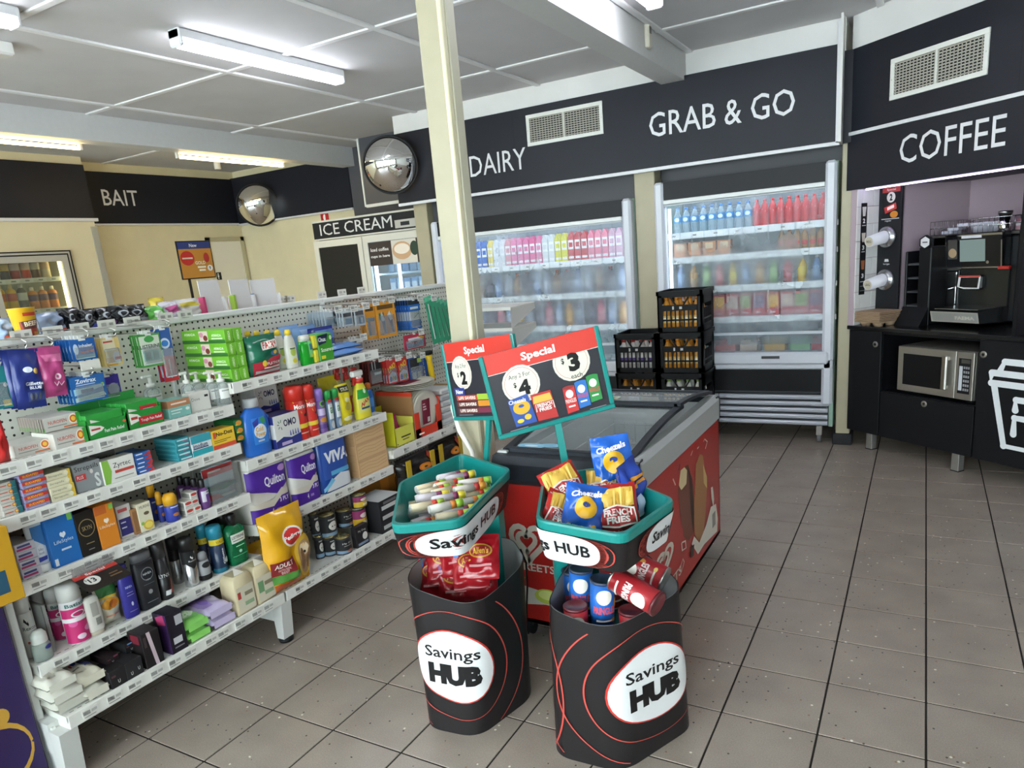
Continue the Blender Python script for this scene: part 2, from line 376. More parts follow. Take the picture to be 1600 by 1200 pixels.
# bulkhead over the fridges, soffit, pillars, beams
FY = 3.40; FZ0, FZ1 = 2.097, 2.70
b = MB().box(-4.3, -.58, FY+.03, 4.4, FZ0+.01, CEIL+.01, WALLW); struct('wall_bulkhead', b)
struct('trim_5', MB().box(-4.1, -2.075, 3.62, 3.64, 1.918, FZ0+.012, mat('3a3b40', .5)).box(-1.90, -.6, 3.62, 3.64, 2.003, FZ0+.012, mat('3a3b40', .5)))
struct('trim_1', MB().box(-5.76, -5.60, -4.5, 4.4, 2.67, CEIL+.01, mat('cfcfcd', .6, grain=.02)))
struct('trim_2', MB().box(-1.80, -1.63, -4.5, FY+.03, 2.67, CEIL+.01, mat('cfcfcd', .6, grain=.02)))
PIL = mat('aba288', .5, grain=.04, gscale=9)
def pillar(name, x0, x1, y0, y1, z1, label, plinth=True):
    o = empty(name, ((x0+x1)/2, (y0+y1)/2, 0), label=label, cat='pillar'); w, d = (x1-x0)/2, (y1-y0)/2
    MB().box(-w, w, -d, d, 0, z1, PIL, .006).build('shaft', o)
    if plinth: MB().box(-w-.02, w+.02, -d-.02, d+.02, 0, .085, mat('26272a', .5), .006).build('plinth', o)
    return o
pl = pillar('steel_pillar', -1.805, -1.702, .375, .478, 2.675, 'cream square steel pillar standing at the end of the pegboard shelving')
MB().box(.042, .062, -.052, -.02, .9, 2.67, mat('e0d7b4', .5), .004).build('cable_cover', pl)
MB().box(.05, .066, -.02, .04, .3, 2.67, mat('c2bda6', .5), .004).build('edge_strip', pl)
pillar('steel_pillar', -.588, -.495, 3.46, 3.56, FZ0+.01, 'cream pillar with black plinth between the drinks cooler and the coffee counter')
pillar('steel_pillar', -2.07, -1.905, 3.47, 3.62, FZ0+.01, 'cream pillar between the two strip-curtain coolers', False)
pillar('steel_pillar', -4.27, -4.12, 3.55, 3.70, FZ0+.01, 'cream pillar beside the ice cream freezer', False)
hz = MB(); pth = [(-1.83, .42, 1.0), (-1.82, .36, .94), (-1.77, .32, .85), (-1.73, .335, .76), (-1.69, .34, .60), (-1.66, .34, .3), (-1.65, .34, .03)]
hz.tube(pth, .011, mat('e9e6da', .5), 8)
hz.build('cable_hose', label='white ribbed cable hose hanging down the cream pillar beside the chest freezer', cat='hose')
# ---------------------------------------------------------------- fascia boards
def fascia(name, label, loc, rz, w, z0, z1, texts, trims, joints=()):
    """board in local x (0..w), facing local -y"""
    o = empty(name, loc, (0, 0, rz), label=label, cat='sign')
    MB().box(0, w, -.02, .03, z0, z1, NAVY).build('board', o)
    for (a, b_, c, d) in trims: MB().box(a, b_, -.030, 0, c, d, mat('d9d9dc', .4), .002).build('edge_trim', o)
    for tx, cx, cz, tw, th, bold in texts:
        MB().decals(lambda u, v, l: (u, -.023-l, v), [('t', tx, cx, cz, tw, th, 'd9d9dc', bold)]).build('lettering', o)
    for x in joints: MB().box(x-.002, x+.002, -.0205, 0, z0, z1, mat('1d1e24', .5)).build('joint', o)
    return o
def fx(u, v): p = ony(u, v, FY); return float(p[0])+4.3, float(p[2])
g0, g1 = fx(1016, 200), fx(1243, 165); d0, d1 = fx(735, 247), fx(823, 235)
fascia('fascia_sign', 'long black fascia board with white GRAB & GO and DAIRY lettering', (-4.3, FY, 0), 0, 3.70, FZ0, FZ1,
       [('GRAB & GO', (g0[0]+g1[0])/2, 2.405, g1[0]-g0[0], .168, .004), ('DAIRY', (d0[0]+d1[0])/2, 2.325, d1[0]-d0[0], .165, .0)],
       [(0, 3.70, FZ0-.012, FZ0+.012), (3.675, 3.70, FZ0, CEIL-.02)], (1.25, 2.48))
# diagonal coffee corner frame
CA = math.radians(-39.); CEX = np.array([math.cos(CA), math.sin(CA), 0]); CEY = np.array([-math.sin(CA), math.cos(CA), 0]); CO = np.array([-.362, 3.358, 0])-CEY*.04
def cw(x, y, z): p = CO+CEX*x+CEY*y; return (float(p[0]), float(p[1]), z)
def cloc(u, v, off=0.): p = onpl(u, v, CO+CEY*off, CEY); d = p-CO; return float(d@CEX), float(p[2])
t0_, t1_ = cloc(1410, 233), cloc(1576, 213)
fascia('fascia_sign', 'black fascia board with white COFFEE lettering over the coffee counter', cw(0, 0, 0), CA, 2.6, 1.79, 2.145, [('COFFEE', (t0_[0]+t1_[0])/2, 1.985, t1_[0]-t0_[0], .165, .0)], [], (1.2,))
bpy.context.view_layer.update()
o = fascia('fascia_sign', 'blank black fascia board above the COFFEE board, carrying an air grille', cw(0, 0, 0), CA, 2.6, 2.145, 2.66, [], [(-.2, 2.6, 2.136, 2.158)], (.92,))
MB().box(-.2, 0, -.02, .03, 1.79, 2.66, NAVY).build('board', o)
wc = MB().box(-.2, 2.6, 0, .04, 2.66, CEIL+.01, WALLW).box(-.2, 2.6, .03, .06, 1.80, CEIL+.01, WALLW)
struct('wall_coffee', wc, loc=cw(0, 0, 0), rot=(0, 0, CA))
MB().box(-.60, -.585, 3.30, 3.44, FZ0, CEIL, WALLW).build('wall_return', kind='structure')
MB().box(-.585, -.52, 3.42, 3.45, FZ0, 2.66, NAVY).build('trim_3', kind='structure')
# left side: BAIT boards and the back-left fascia
zb0 = 2.25; zb1 = 2.77
u0 = float(onx(158, 310, LW)[1]); u1 = float(onx(213, 308, LW)[1])
fascia('fascia_sign', 'black fascia board with white BAIT lettering on the cream wall', (LW, KY, 0), PI/2, 4.4-KY, zb0, zb1, [('BAIT', (u0+u1)/2-KY, 2.515, u1-u0, .16, .004)], [(0, 4.4-KY, zb0-.02, zb0)])
k0 = float(onx(70, 341, KW)[2]); k1 = float(onx(70, 254, KW)[2])
fascia('fascia_sign', 'blank black fascia board above the glass-door drinks fridge', (KW, -2.5, 0), PI/2, KY+2.5, k0, k1, [], [(0, KY+2.53, k0-.03, k0)])
xe = float(ony(556, 323, 4.4)[0])
fascia('fascia_sign', 'blank black fascia board on the cream back wall above the ice cream freezer', (LW, 4.4-.03, 0), 0, xe-LW, 2.24, 2.78, [], [(0, xe-LW, 2.22, 2.24)], ())
MB().box(xe, -4.2, 4.36, 4.4, 2.08, CEIL, mat('4a4a50', .5)).build('trim_4', kind='structure')
p1 = ony(565, 240, 4.0); p2 = ony(573, 320, 4.0)
o = empty('framed_panel', (float(p2[0]), 4.0, 0), label='dark panel with white edging hanging behind the round mirror beside the DAIRY board', cat='panel')
MB().box(0, .8, 0, .03, float(p2[2]), CEIL, mat('4a4b50', .4)).build('panel_sheet', o)
MB().box(-.02, 0, -.01, .03, float(p2[2])-.02, CEIL, METW).build('edge_trim', o); MB().box(0, .8, -.01, .03, float(p2[2])-.03, float(p2[2]), METW).build('edge_trim', o)
# ---------------------------------------------------------------- air grilles
def grille(label, loc, rz, w, h):
    o = empty('air_grille', loc, (0, 0, rz), label=label, cat='vent'); fr = .028
    f = MB()
    for a, b_, c, d in ((0, w, 0, fr), (0, w, h-fr, h), (0, fr, fr, h-fr), (w-fr, w, fr, h-fr), (w/2-.006, w/2+.006, fr, h-fr)): f.box(a, b_, -.012, 0, c, d, METW, .002)
    f.build('grille_frame', o)
    n = 11; hb = MB()
    for k in range(n): z = fr+(h-2*fr)*(k+.5)/n; hb.add([(fr, -.002, z+.006), (w-fr, -.002, z+.006), (w-fr, -.010, z-.003), (fr, -.010, z-.003)], [(0, 1, 2, 3)], mat('b9b5a8', .5))
    n = 24
    for k in range(n): x = fr+(w-2*fr)*(k+.5)/n; hb.box(x-.0022, x+.0022, -.008, -.003, fr, h-fr, mat('aeaa9e', .5))
    hb.build('louvre_blades', o, kind='stuff')
    for sx in (.012, w-.012): MB().lathe([(.005, 0), (.004, .003)], STEEL, 10, (sx, -.012, h/2), axis='y').build('screw', o)
v0, v1 = fx(827, 226), fx(943, 163)
grille('white air grille on the black GRAB & GO fascia beside the DAIRY lettering', (v0[0]-4.3, FY-.020, 2.405), 0, v1[0]-v0[0], .235)
a0, a1 = cloc(1395, 157), cloc(1553, 45)
grille('white air grille above the COFFEE board', cw(a0[0], -.020, 2.285), CA, a1[0]-a0[0], .235)
# ---------------------------------------------------------------- ceiling lights
def batten(label, x, y0, y1, z, warm=False, tube=False, off=False):
    o = empty('batten_light'+('_offscreen' if off else ''), (x, (y0+y1)/2, 2.672 if tube else CEIL), label=label, cat='light', group='ceiling batten lights'); h = (y1-y0)/2
    hz_ = CEIL-z
    if tube:
        MB().box(-.03, .03, -h, h, .0, .19, WHITE, .004).build('housing', o)
        MB().lathe([(.013, -h+.02), (.013, h-.02)], emi('ffdf9a', WARM), 10, (0, 0, -.028), axis='y').build('tube', o)
        for s in (-1, 1): MB().box(-.014, .014, s*h-.012, s*h+.012, -.042, .0, WHITE, .003).build('tube_holder', o)
    else:
        MB().box(-.045, .045, -h, h, -.05, 0, mat('dfe0e2', .4), .006).build('housing', o)
        MB().box(-.042, .042, -h+.025, h-.025, -hz_, -.045, emi('f1f5ff', LAMP), .012).build('diffuser', o)
        for s in (-1, 1): MB().box(-.046, .046, s*(h-.025), s*h, -hz_-.002, 0, mat('dfe0e2', .4), .008).build('end_cap', o)
    return o
batten('lit white LED batten on the ceiling between the cream pillar and the beam', -3.57, .68, 1.95, 2.775)
batten('lit white LED batten on the ceiling over the near end of the pegboard shelving', -3.82, -1.25, .03, 2.775)
batten('lit LED batten on the ceiling beside the pillar beam, before the GRAB & GO board', -1.40, .80, 2.05, 2.775)
batten('lit LED batten on the open ceiling right of the pillar beam', -1.40, -2.6, -1.33, 2.775, off=True)
batten('lit LED batten on the open ceiling near the shop windows', -3.57, -3.6, -2.33, 2.775, off=True)
batten('warm fluorescent tube light under the left end of the ceiling beam', -5.80, .10, 1.43, 2.78, tube=True)
batten('warm fluorescent tube light under the beam end nearest the back wall', -5.80, 2.28, 3.50, 2.78, tube=True)
p = onz(8, 78, 2.83)
MB().box(-.05, .05, -.10, .02, 2.80, CEIL+.001, METW, .006).box(-.04, .04, -.09, .01, 2.795, 2.801, mat('c9c9c9', .4)).build('ceiling_box', loc=(float(p[0]), float(p[1]), 0), label='small white electrical box on the ceiling next to the long beam', cat='box')
p = onz(338, 250, 2.80)
o = empty('smoke_detector', (float(p[0]), float(p[1]), CEIL), label='small white cylinder sensor on the ceiling above the BAIT board', cat='sensor')
MB().lathe([(.04, 0), (.04, -.06), (.034, -.065), (.034, -.15), (.028, -.155)], METW, 16).build('body', o); MB().lathe([(.05, 0), (.05, -.012)], METW, 16).build('base_ring', o)
p = onx(1009, 57, -1.63)
o = empty('thermostat', (-1.63, float(p[1]), float(p[2])-.07), label='small cream thermostat fixed on the white ceiling beam', cat='thermostat')
MB().box(0, .03, -.03, .03, 0, .14, mat('d8d3c2', .5), .008).build('body', o); MB().box(.03, .032, -.018, .018, .08, .12, mat('6d6a62', .3)).build('screen', o)
# ---------------------------------------------------------------- convex mirrors
def mirror(label, loc, rz, tilt, r):
    o = empty('convex_mirror', loc, (tilt, 0, rz), label=label, cat='mirror')
    Rr = r*1.45; prof = []
    for k in range(13): a = math.asin(r/Rr)*k/12; prof.append((max(Rr*math.sin(a), 1e-4), -(Rr*math.cos(a)-Rr*math.cos(math.asin(r/Rr)))))
    MB().lathe(prof[::-1], MIRROR, 48, axis='y').build('mirror_dome', o)
    MB().lathe([(r-.004, .02), (r+.010, .018), (r+.012, .0), (r+.004, -.008), (r-.003, -.004)], mat('2a2a2c', .5), 48, axis='y', caps=False).build('rim', o)
    MB().tube([(0, .01, 0), (0, .08, .03), (0, .2, .05)], .015, BLACK).build('bracket', o)
mirror('round convex mirror in front of the dark panel at the end of the DAIRY board', (-4.22, 3.22, 2.425), .50, .22, .235)
mirror('round convex mirror in the cream corner next to the BAIT board', (-7.02, 4.2, 2.405), .80, .20, .235)
# ---------------------------------------------------------------- back-left wall things
def onw(u, v): p = onx(u, v, LW); return float(p[1]), float(p[2])
a, b_ = onw(326, 378), onw(374, 378)
o = empty('door_1', (LW, a[0], 0), (0, 0, PI/2), kind='structure'); w = b_[0]-a[0]; hd = a[1]
MB().box(0, w, -.02, 0, 0, hd, mat('ebe7da', .45), .004).build('door_leaf', o)
for a_, b2, c, d in ((-.05, 0, 0, hd+.05), (w, w+.05, 0, hd+.05), (-.05, w+.05, hd, hd+.05)): MB().box(a_, b2, -.03, 0, c, d, mat('bdb596', .5)).build('door_frame', o)
MB().lathe([(.02, 0), (.02, -.05), (.012, -.06)], STEEL, 12, (w-.08, -.02, 1.0), axis='y').build('door_handle', o)
a, b_ = onw(333, 424), onw(346, 437)
o = empty('toilet_sign', (LW+.021, a[0], b_[1]), (0, 0, PI/2), label='small black and white toilet pictogram sign on the pale door', cat='sign')
sg = MB().box(0, .09, -.004, 0, 0, .09, BLACK); sg.decals(lambda u, v, l: (u*.09, -.004-l, v*.09), [('e', .5, .78, .1, .1, 'e8e8e8'), ('p', [(.38, .65), (.62, .65), (.62, .35), (.56, .35), (.56, .1), (.44, .1), (.44, .35), (.38, .35)], 'e8e8e8')]); sg.build('plate', o)
PX = -5.9                                                   # free-standing poster holder in the aisle behind the shelving
def opx(u, v): p = onx(u, v, PX); return float(p[1]), float(p[2])
a, b_, c = opx(273, 377), opx(327, 376), opx(279, 438)
o = empty('poster_stand', (PX, (a[0]+b_[0])/2, 0), (0, 0, PI/2), label='freestanding poster holder with a blue New banner and a golden drink advert', cat='poster')
w = b_[0]-a[0]; z1 = a[1]; z0 = c[1]; h = z1-z0
po = MB().box(-w/2, w/2, -.006, .006, z0, z1, BLACK, .003)
S = lambda u, v, l: ((u-.5)*w, -.006-l, z0+v*h)
po.decals(S, [('r', .03, .97, .03, .97, 'c98a33'), ('r', .03, .97, .79, .97, '34427e'), ('t', 'New', .47, .88, .22, .09, 'f0f0f0', .02), ('e', .25, .55, .2, .19, 'c8322b'), ('r', .1, .4, .53, .57, 'f3d7c0'), ('t', 'GOLD', .6, .42, .3, .09, 'f7ecd0', .02), ('r', .5, .74, .28, .33, 'f7ecd0'), ('r', .53, .72, .2, .25, 'f7ecd0'), ('e', .86, .27, .08, .08, 'f0eee6'), ('t', '9', .86, .27, .05, .09, '222222', .02), ('e', .8, .55, .08, .13, 'b8342c')])
po.build('poster_board', o)
MB().tube([(-.1, .01, .03), (-.1, .01, z0+.02)], .012, BLACK).build('pole', o); MB().lathe([(.16, 0), (.16, .02), (.03, .035)], BLACK, 24, (-.1, .01, 0)).build('base', o)
p = ony(508, 339, 4.4)
o = empty('fire_alarm_sign', (float(p[0]), 4.395, float(p[2])), label='small red and white safety sign high on the cream wall above the ice cream freezer', cat='sign')
MB().box(-.06, .06, -.004, 0, -.06, .06, mat('c0272d', .4)).decals(lambda u, v, l: ((u-.5)*.12, -.004-l, (v-.5)*.12), [('e', .5, .45, .2, .3, 'f0e8e0'), ('r', .6, .95, .1, .9, 'c0272d')]).build('plate', o)
# ice cream upright freezer
IY = 3.72
q0 = ony(487, 347, IY); q1 = ony(491, 377, IY); IX0 = float(q0[0]); IX1 = -4.30; IZ = float(q0[2]); ID = float(q1[2])
o = empty('upright_freezer', (IX0, IY, 0), label='white two-door upright freezer with an ICE CREAM header and one blacked-out door', cat='freezer'); w = IX1-IX0
wm = mat('d6d4c8', .4)
bd = MB().box(0, w, .035, .66, 0, .12, mat('303236', .5)).box(0, .04, .03, .66, .16, IZ-.03, wm).box(w-.04, w, .03, .66, .16, IZ-.03, wm).box(.04, w-.04, .60, .66, .16, IZ-.03, wm).box(0, w, .03, .66, IZ-.03, IZ-.001, wm).box(0, w, .03, .66, .121, .16, wm)
bd.build('cabinet', o)
hd = MB().box(0, w, 0, .03, ID, IZ, mat('26272b', .4), .003)
tx0 = float(ony(500, 360, IY)[0])-IX0; tx1 = float(ony(613, 350, IY)[0])-IX0
hd.decals(lambda u, v, l: (u, -l-.001, v), [('t', 'ICE CREAM', (tx0+tx1)/2, ID+(IZ-ID)*.52, tx1-tx0, (IZ-ID)*.58, 'd8d8d8', .0), ('r', 0, w, IZ-.018, IZ, 'cfcfc6'), ('r', 0, w, ID, ID+.015, 'cfcfc6'), ('r', w-.34, w-.02, ID+.03, IZ-.09, 'b9b8b2'), ('r', w-.27, w-.16, ID+.05, IZ-.11, '2d2f33')]); hd.build('header', o)
mid = float(ony(568, 385, IY)[0])-IX0
for k, (a, b2) in enumerate(((.0, mid), (mid+.01, w))):
    d = MB()
    for q in ((a, a+.06, .165, ID-.008), (b2-.06, b2, .165, ID-.008), (a+.06, b2-.06, .165, .24), (a+.06, b2-.06, ID-.075, ID-.008)): d.box(q[0], q[1], -.02, .015, q[2], q[3], wm)
    d = d.build('door', o)
    if k == 0: MB().box(a+.05, b2-.05, -.01, .0, .2, ID-.06, mat('1b1a18', .35)).build('black_panel', d)
    else:
        MB().box(a+.05, b2-.05, -.004, .0, .2, ID-.06, clear('dceaf2', .10)).build('glass', d)
        st = MB().box(a+.065, b2-.06, -.016, -.012, ID-.31, ID-.08, mat('3a2f2b', .4)); sw = b2-a-.125
        st.decals(lambda u, v, l: (a+.065+u*sw, -.016-l, ID-.31+v*.23), [('t', 'Iced coffee', .22, .68, .36, .15, 'ecebe6', .02), ('t', 'cups in here', .22, .38, .38, .15, 'ecebe6', .02), ('r', .46, .94, 0, 1, 'd9d3c6'), ('e', .66, .55, .19, .38, 'caa27c'), ('e', .66, .62, .15, .22, 'efe3d3'), ('e', .9, .6, .08, .3, '1f3a2c')]); st.build('sticker', d)
    MB().tube([((b2-.09) if k == 0 else a+.09, -.05, .8), ((b2-.09) if k == 0 else a+.09, -.05, 1.2)], .01, STEEL).build('handle', d)
for k, z in enumerate((.5, .85, 1.2, 1.48)): MB().box(.05, w-.05, .08, .58, z, z+.02, mat('c9d4de', .4)).build('shelf', o)
MB().box(mid+.08, mid+.105, .03, .06, .3, ID-.1, emi('eaf4ff', COOLER)).build('light_tube', o)
MB().box(mid+.38, mid+.40, .03, .06, .3, ID-.1, emi('eaf4ff', COOLER*.6)).build('light_tube', o)
for zz in (1.22, 1.50):
    for k in range(6):
        x = IX0+mid+.12+k*.095
        MB().box(-.04, .04, -.05, .05, 0, .22, mat(('7fa6cf', '9fc1dd', '5d8fc4')[k % 3], .4), .006).decals(lambda u, v, l: ((u-.5)*.08, -.05-l, v*.22), [('r', .1, .9, .45, .8, 'dfe8f0')]).build('frozen_carton', loc=(x, IY+.30, zz), label='pale blue frozen carton behind the glass door of the ice cream freezer', cat='carton', group='frozen cartons in the ice cream freezer')
# ================================================================ product makers (local frame: width x, front -y, up z, origin at the middle of the base)
def boxS(w, d, h): return lambda u, v, l: ((u-.5)*w, -d/2-l, v*h)
def boxL(w, d, h): return lambda u, v, l: (-w/2-l, (.5-u)*d, v*h)
def boxT(w, d, h): return lambda u, v, l: ((u-.5)*w, (v-.5)*d, h+l)
def interp(prof, z):
    for (r0, z0), (r1, z1) in zip(prof, prof[1:]):
        if min(z0, z1) <= z <= max(z0, z1) and z1 != z0: return r0+(r1-r0)*(z-z0)/(z1-z0)
    return prof[-1][0]
def cylS(prof, h, sx=1., sy=1., span=1.0, pw=2.):
    e = 2/pw
    def S(u, v, l):
        a = (u-.5)*PI*span; r = interp(prof, v*h)+l; sa, ca = math.sin(a), math.cos(a)
        if pw > 2.05:                       # keep the print evenly spread across a flattened front
            x = (2*u-1)*span*.97; x = max(-1., min(1., x)); return (x*r*sx, -r*sy*max(0., 1-abs(x)**pw)**(1/pw), v*h)
        return (r*sx*sa, -r*sy*ca, v*h)
    return S
def carton(name, label, cat, w, d, h, c, dec=(), side=None, top=None, loc=(0, 0, 0), rot=(0, 0, PI/2), group=None, b=.0015, rough=.42):
    m = MB().box(-w/2, w/2, -d/2, d/2, 0, h, mat(c, rough), b)
    m.decals(boxS(w, d, h), dec)
    if side: m.decals(boxL(w, d, h), side)
    if top: m.decals(boxT(w, d, h), top)
    return m.build(name, loc=loc, rot=rot, label=label, cat=cat, group=group)
def bottle(name, label, cat, w, d, h, body, cap, dec=(), prof=None, capprof=None, loc=(0, 0, 0), rot=(0, 0, PI/2), group=None, pw=2.0, bmat=None, capname='cap', rough=.3, capmat=None):
    """prof in fractions (radius of half width, height)"""
    prof = prof or [(.94, 0), (1, .015), (1, .70), (.92, .77), (.45, .84), (.42, .86)]
    P = [(r*w/2, z*h) for r, z in prof]
    m = MB().lathe(P, bmat or mat(body, rough), 36, sy=d/w, pw=pw)
    m.decals(cylS(P, h, 1, d/w, 1., pw), dec, True, fine=.09)
    o = m.build(name, loc=loc, rot=rot, label=label, cat=cat, group=group)
    if cap:
        cp = capprof or [(.46, .84), (.46, .97), (.40, 1.0)]
        MB().lathe([(r*w/2, z*h) for r, z in cp], capmat or mat(cap, .35), 20, sy=(d/w if cp[0][0] > .7 else 1), pw=pw if cp[0][0] > .7 else 2).build(capname, o)
    return o
def pillowS(w, h, t, pu=3., pv=3.5, seal=.06, wr=.0, seed=0, taper=0.):
    rnd = random.Random(seed); ph = [rnd.uniform(0, 6.3) for _ in range(6)]
    def S(u, v, l, side=-1):
        a = min(max((v-seal)/(1-2*seal), 0), 1); f = (max(0, 1-abs(2*u-1)**pu)*max(0, 1-abs(2*a-1)**pv))**.6
        g = wr*(math.sin(9*u+7*v+ph[0])+.7*math.sin(17*v-8*u+ph[1])+.5*math.sin(23*u+ph[2])*math.sin(15*v+ph[3]))*min(1, f+.25)
        ww = w*(1-.06*f*0-taper*v)*(1+.02*math.sin(11*v+ph[4])*(wr > 0))
        return ((u-.5)*ww, side*(t/2*f+.0012)+side*l*2.4+g*(1 if f > 0 else .4), v*h)
    return S
def bag(name, label, cat, w, h, t, c, dec=(), loc=(0, 0, 0), rot=(0, 0, PI/2), group=None, wr=.004, seed=0, seal=.06, pu=3., pv=3.5, rough=.22, backc=None, nx=14, ny=18, taper=0., bmat=None):
    S = pillowS(w, h, t, pu, pv, seal, wr, seed, taper); m = MB()
    for side in (-1, 1):
        V = [S(i/nx, j/ny, 0, side) for j in range(ny+1) for i in range(nx+1)]
        m.add(V, [(j*(nx+1)+i, j*(nx+1)+i+1, (j+1)*(nx+1)+i+1, (j+1)*(nx+1)+i) for j in range(ny) for i in range(nx)], bmat or mat(c if side < 0 else (backc or c), rough), True)
    m.decals(S, dec, True, e0=3, fine=.06)
    return m.build(name, loc=loc, rot=rot, label=label, cat=cat, group=group)
ORD = ('', 'second', 'third', 'fourth', 'fifth', 'sixth', 'seventh', 'eighth', 'ninth', 'tenth')
def instack(label, k, n):
    return label+(', topmost' if k == n-1 else ', lowest' if k == 0 else ', %s down' % ORD[n-1-k])
def inrow(label, k): return label+(', foremost' if k == 0 else ', %s back' % ORD[k])
BAR = [('r', .03+.012*k*2.2, .03+.012*k*2.2+.008+.006*(k % 3 == 0), .35, .8, '2b2b2b') for k in range(14)]
# ================================================================ glass-door drinks fridge in the cool-room wall
o = empty('drinks_fridge', (KW, DY0, 0), (0, 0, PI/2), label='glass-door drinks fridge set into the cool-room wall under the blank fascia board', cat='fridge'); w = DY1-DY0
f = MB()
for a, b, y0, m_ in ((0, .012, -.03, BLACK), (.012, .03, -.028, mat('b8b6ae', .35)), (.03, .042, -.032, BLACK), (.042, .10, -.03, mat('b4b1a6', .4))):
    f.box(a, w-a, y0, .0, DZ-b, DZ-a, m_).box(a, b, y0, 0, 0, DZ-b, m_).box(w-b, w-a, y0, 0, 0, DZ-b, m_)
f.box(.1, w-.1, -.03, 0, 0, .15, mat('b4b1a6', .4)); f.build('door_frame', o)
MB().box(.1, w-.1, -.02, -.014, .15, DZ-.1, clear('e6efe6', .03)).build('glass', o)
KS1, KS2 = float(onx(50, 436, KW-.1)[2]), float(onx(75, 482, KW-.1)[2])
for z in (.35, .72, KS2-.34, KS2, KS1):
    s_ = MB().box(.06, w-.09, .03, .5, z-.012, z, mat('c9ccc0', .4)).box(.06, w-.09, .02, .03, z-.035, z+.008, mat('dcd9c8', .4)).build('shelf', o)
    for k in range(5): MB().box(.1+k*.12, .18+k*.12, .017, .02, z-.032, z+.004, mat('e8e6dc', .5)).decals(lambda u, v, l: (.1+k*.12+u*.08, .017-l, z-.032+v*.036), [('r', .1, .6, .3, .7, '9b988e')]).build('price_ticket', s_)
MB().box(w-.115, w-.085, .0, .035, .1, DZ-.08, emi('fff0b4', COOLER*1.1)).build('light_tube', o)
def drink(label, y, z, x, body, cap, labc, group, w=.072, h=.23, clear_=False):
    return bottle('drink_bottle', label, 'bottle', w, w, h, body, cap, [('r', 0, 1, .38, .66, labc)], loc=(KW-.10+x, y, z), group=group)
for k, (c, cp, lb, lab) in enumerate((('2a1c14', 'd6a51f', 'e0b22a', 'dark drink with yellow label'), ('2a1c14', 'd6a51f', 'e0b22a', 'dark drink with yellow label'), ('a52a26', 'b3262a', 'd9b9a8', 'red drink with pale label'), ('c9452a', '4aa63c', 'd9b189', 'orange drink with green cap'), ('6a4a3a', '3f8fae', 'd0bfa0', 'brown drink with blue cap'), ('d9c7a0', '8a5aa0', 'd9b48a', 'pale drink with purple cap'))):
    drink(lab+' bottle on the top shelf of the glass-door fridge', DY0+.135+k*.092, KS1+.001, 0, c, cp, lb, 'top shelf of the glass-door fridge', .078, .22)
for k, (c, cp, lb, lab) in enumerate((('e2b21c', 'e8cf8a', 'c8642a', 'yellow juice bottle with an orange label'), ('e2b21c', 'e8cf8a', 'c8642a', 'yellow juice bottle with an orange label'), ('6f6a60', 'd8d2c0', 'c9c9b8', 'grey drink bottle with a pale label'), ('d9873a', 'efe7d2', '6a4a5a', 'small orange drink bottle with a white cap'), ('d9873a', 'efe7d2', '6a4a5a', 'small orange drink bottle with a white cap'), ('d9873a', 'efe7d2', '6a4a5a', 'small orange drink bottle with a white cap'))):
    drink(lab+' on the middle shelf of the glass-door fridge', DY0+.15+k*.092, KS2+.001, 0, c, cp, lb, 'middle shelf of the glass-door fridge', .08, .25 if k < 3 else .21)
# ================================================================ pegboard shelving (gondola)
PEG = peg_mat(); SHM = mat('d9d8d0', .42); UPM = mat('d5d6d2', .4)
GY = [-1.135, -.205, .725, 1.93]; XB = -2.85
G = empty('shelving_unit', (XB, GY[0], 0), label='long white pegboard shelving unit loaded with groceries, toiletries and hanging packs', cat='shelving')
def gpart(mb, name, parent=None, **k):
    """parts are modelled in world axes; shift into the unit's frame"""
    if parent is None or parent is G: mb.v = [(x-XB, y-GY[0], z) for x, y, z in mb.v]
    else: mb.v = [(x-XB, y-GY[0], z) for x, y, z in mb.v]
    return mb.build(name, parent or G, **k)
for k, y in enumerate(GY):
    u = MB().box(XB-.035, XB+.012, y-.018, y+.018, 0, 1.41, UPM, .003)
    for j in range(26): u.box(XB+.0118, XB+.0132, y-.003, y+.003, .3+j*.042, .322+j*.042, mat('35332e', .7))
    gpart(u, 'upright')
    if k < 3:
        lg = MB(); s_ = .03 if k == 0 else .028
        lg.box(XB+.02, -2.468, y-s_+.002, y+s_-.002, .10, .214, UPM).prism([(-2.47, .192), (-2.405, .192), (-2.425, .02), (-2.465, .02)], y-s_, y+s_, mat('cfcfcb', .4), 'y'); gpart(lg, 'leg')
        gpart(MB().lathe([(.03, 0), (.032, .012), (.018, .022)], BLACK, 16, (-2.445, y, 0)), 'foot')
# near-end side plate
gpart(MB().box(XB-.02, -2.46, GY[0]-.022, GY[0]-.006, .0, .20, UPM, .003), 'end_plate')
gpart(MB().box(-2.575, -2.525, GY[0]-.03, GY[0]-.004, 0, .90, UPM, .004), 'end_post')
for k in range(3):
    gpart(MB().box(XB-.02, XB, GY[k]+.018, GY[k+1]-.018, .19, 1.40, PEG), 'peg_panel')
    gpart(MB().box(XB-.02, XB-.005, GY[k]+.02, GY[k+1]-.02, .0, .185, mat('b9b9b4', .5)), 'base_panel')
    gpart(MB().box(XB-.04, XB+.016, GY[k]+.002, GY[k+1]-.002, 1.395, 1.42, mat('dfe0da', .4), .004), 'top_rail')
tick = MB().box(-.026, .026, -.0014, 0, -.017, .017, mat('e6e4dd', .5))
tick.decals(lambda u, v, l: ((u-.5)*.052, -.0014-l, (v-.5)*.034), [('r', .06+.035*q, .06+.035*q+.02, .42, .82, '3a3a3a') for q in range(12)]+[('r', .55, .9, .5, .78, 'b8b6b0'), ('r', .06, .8, .2, .26, '6a6864')])
TICK = tick.build('price_ticket'); TKM = TICK.data; bpy.data.objects.remove(TICK)
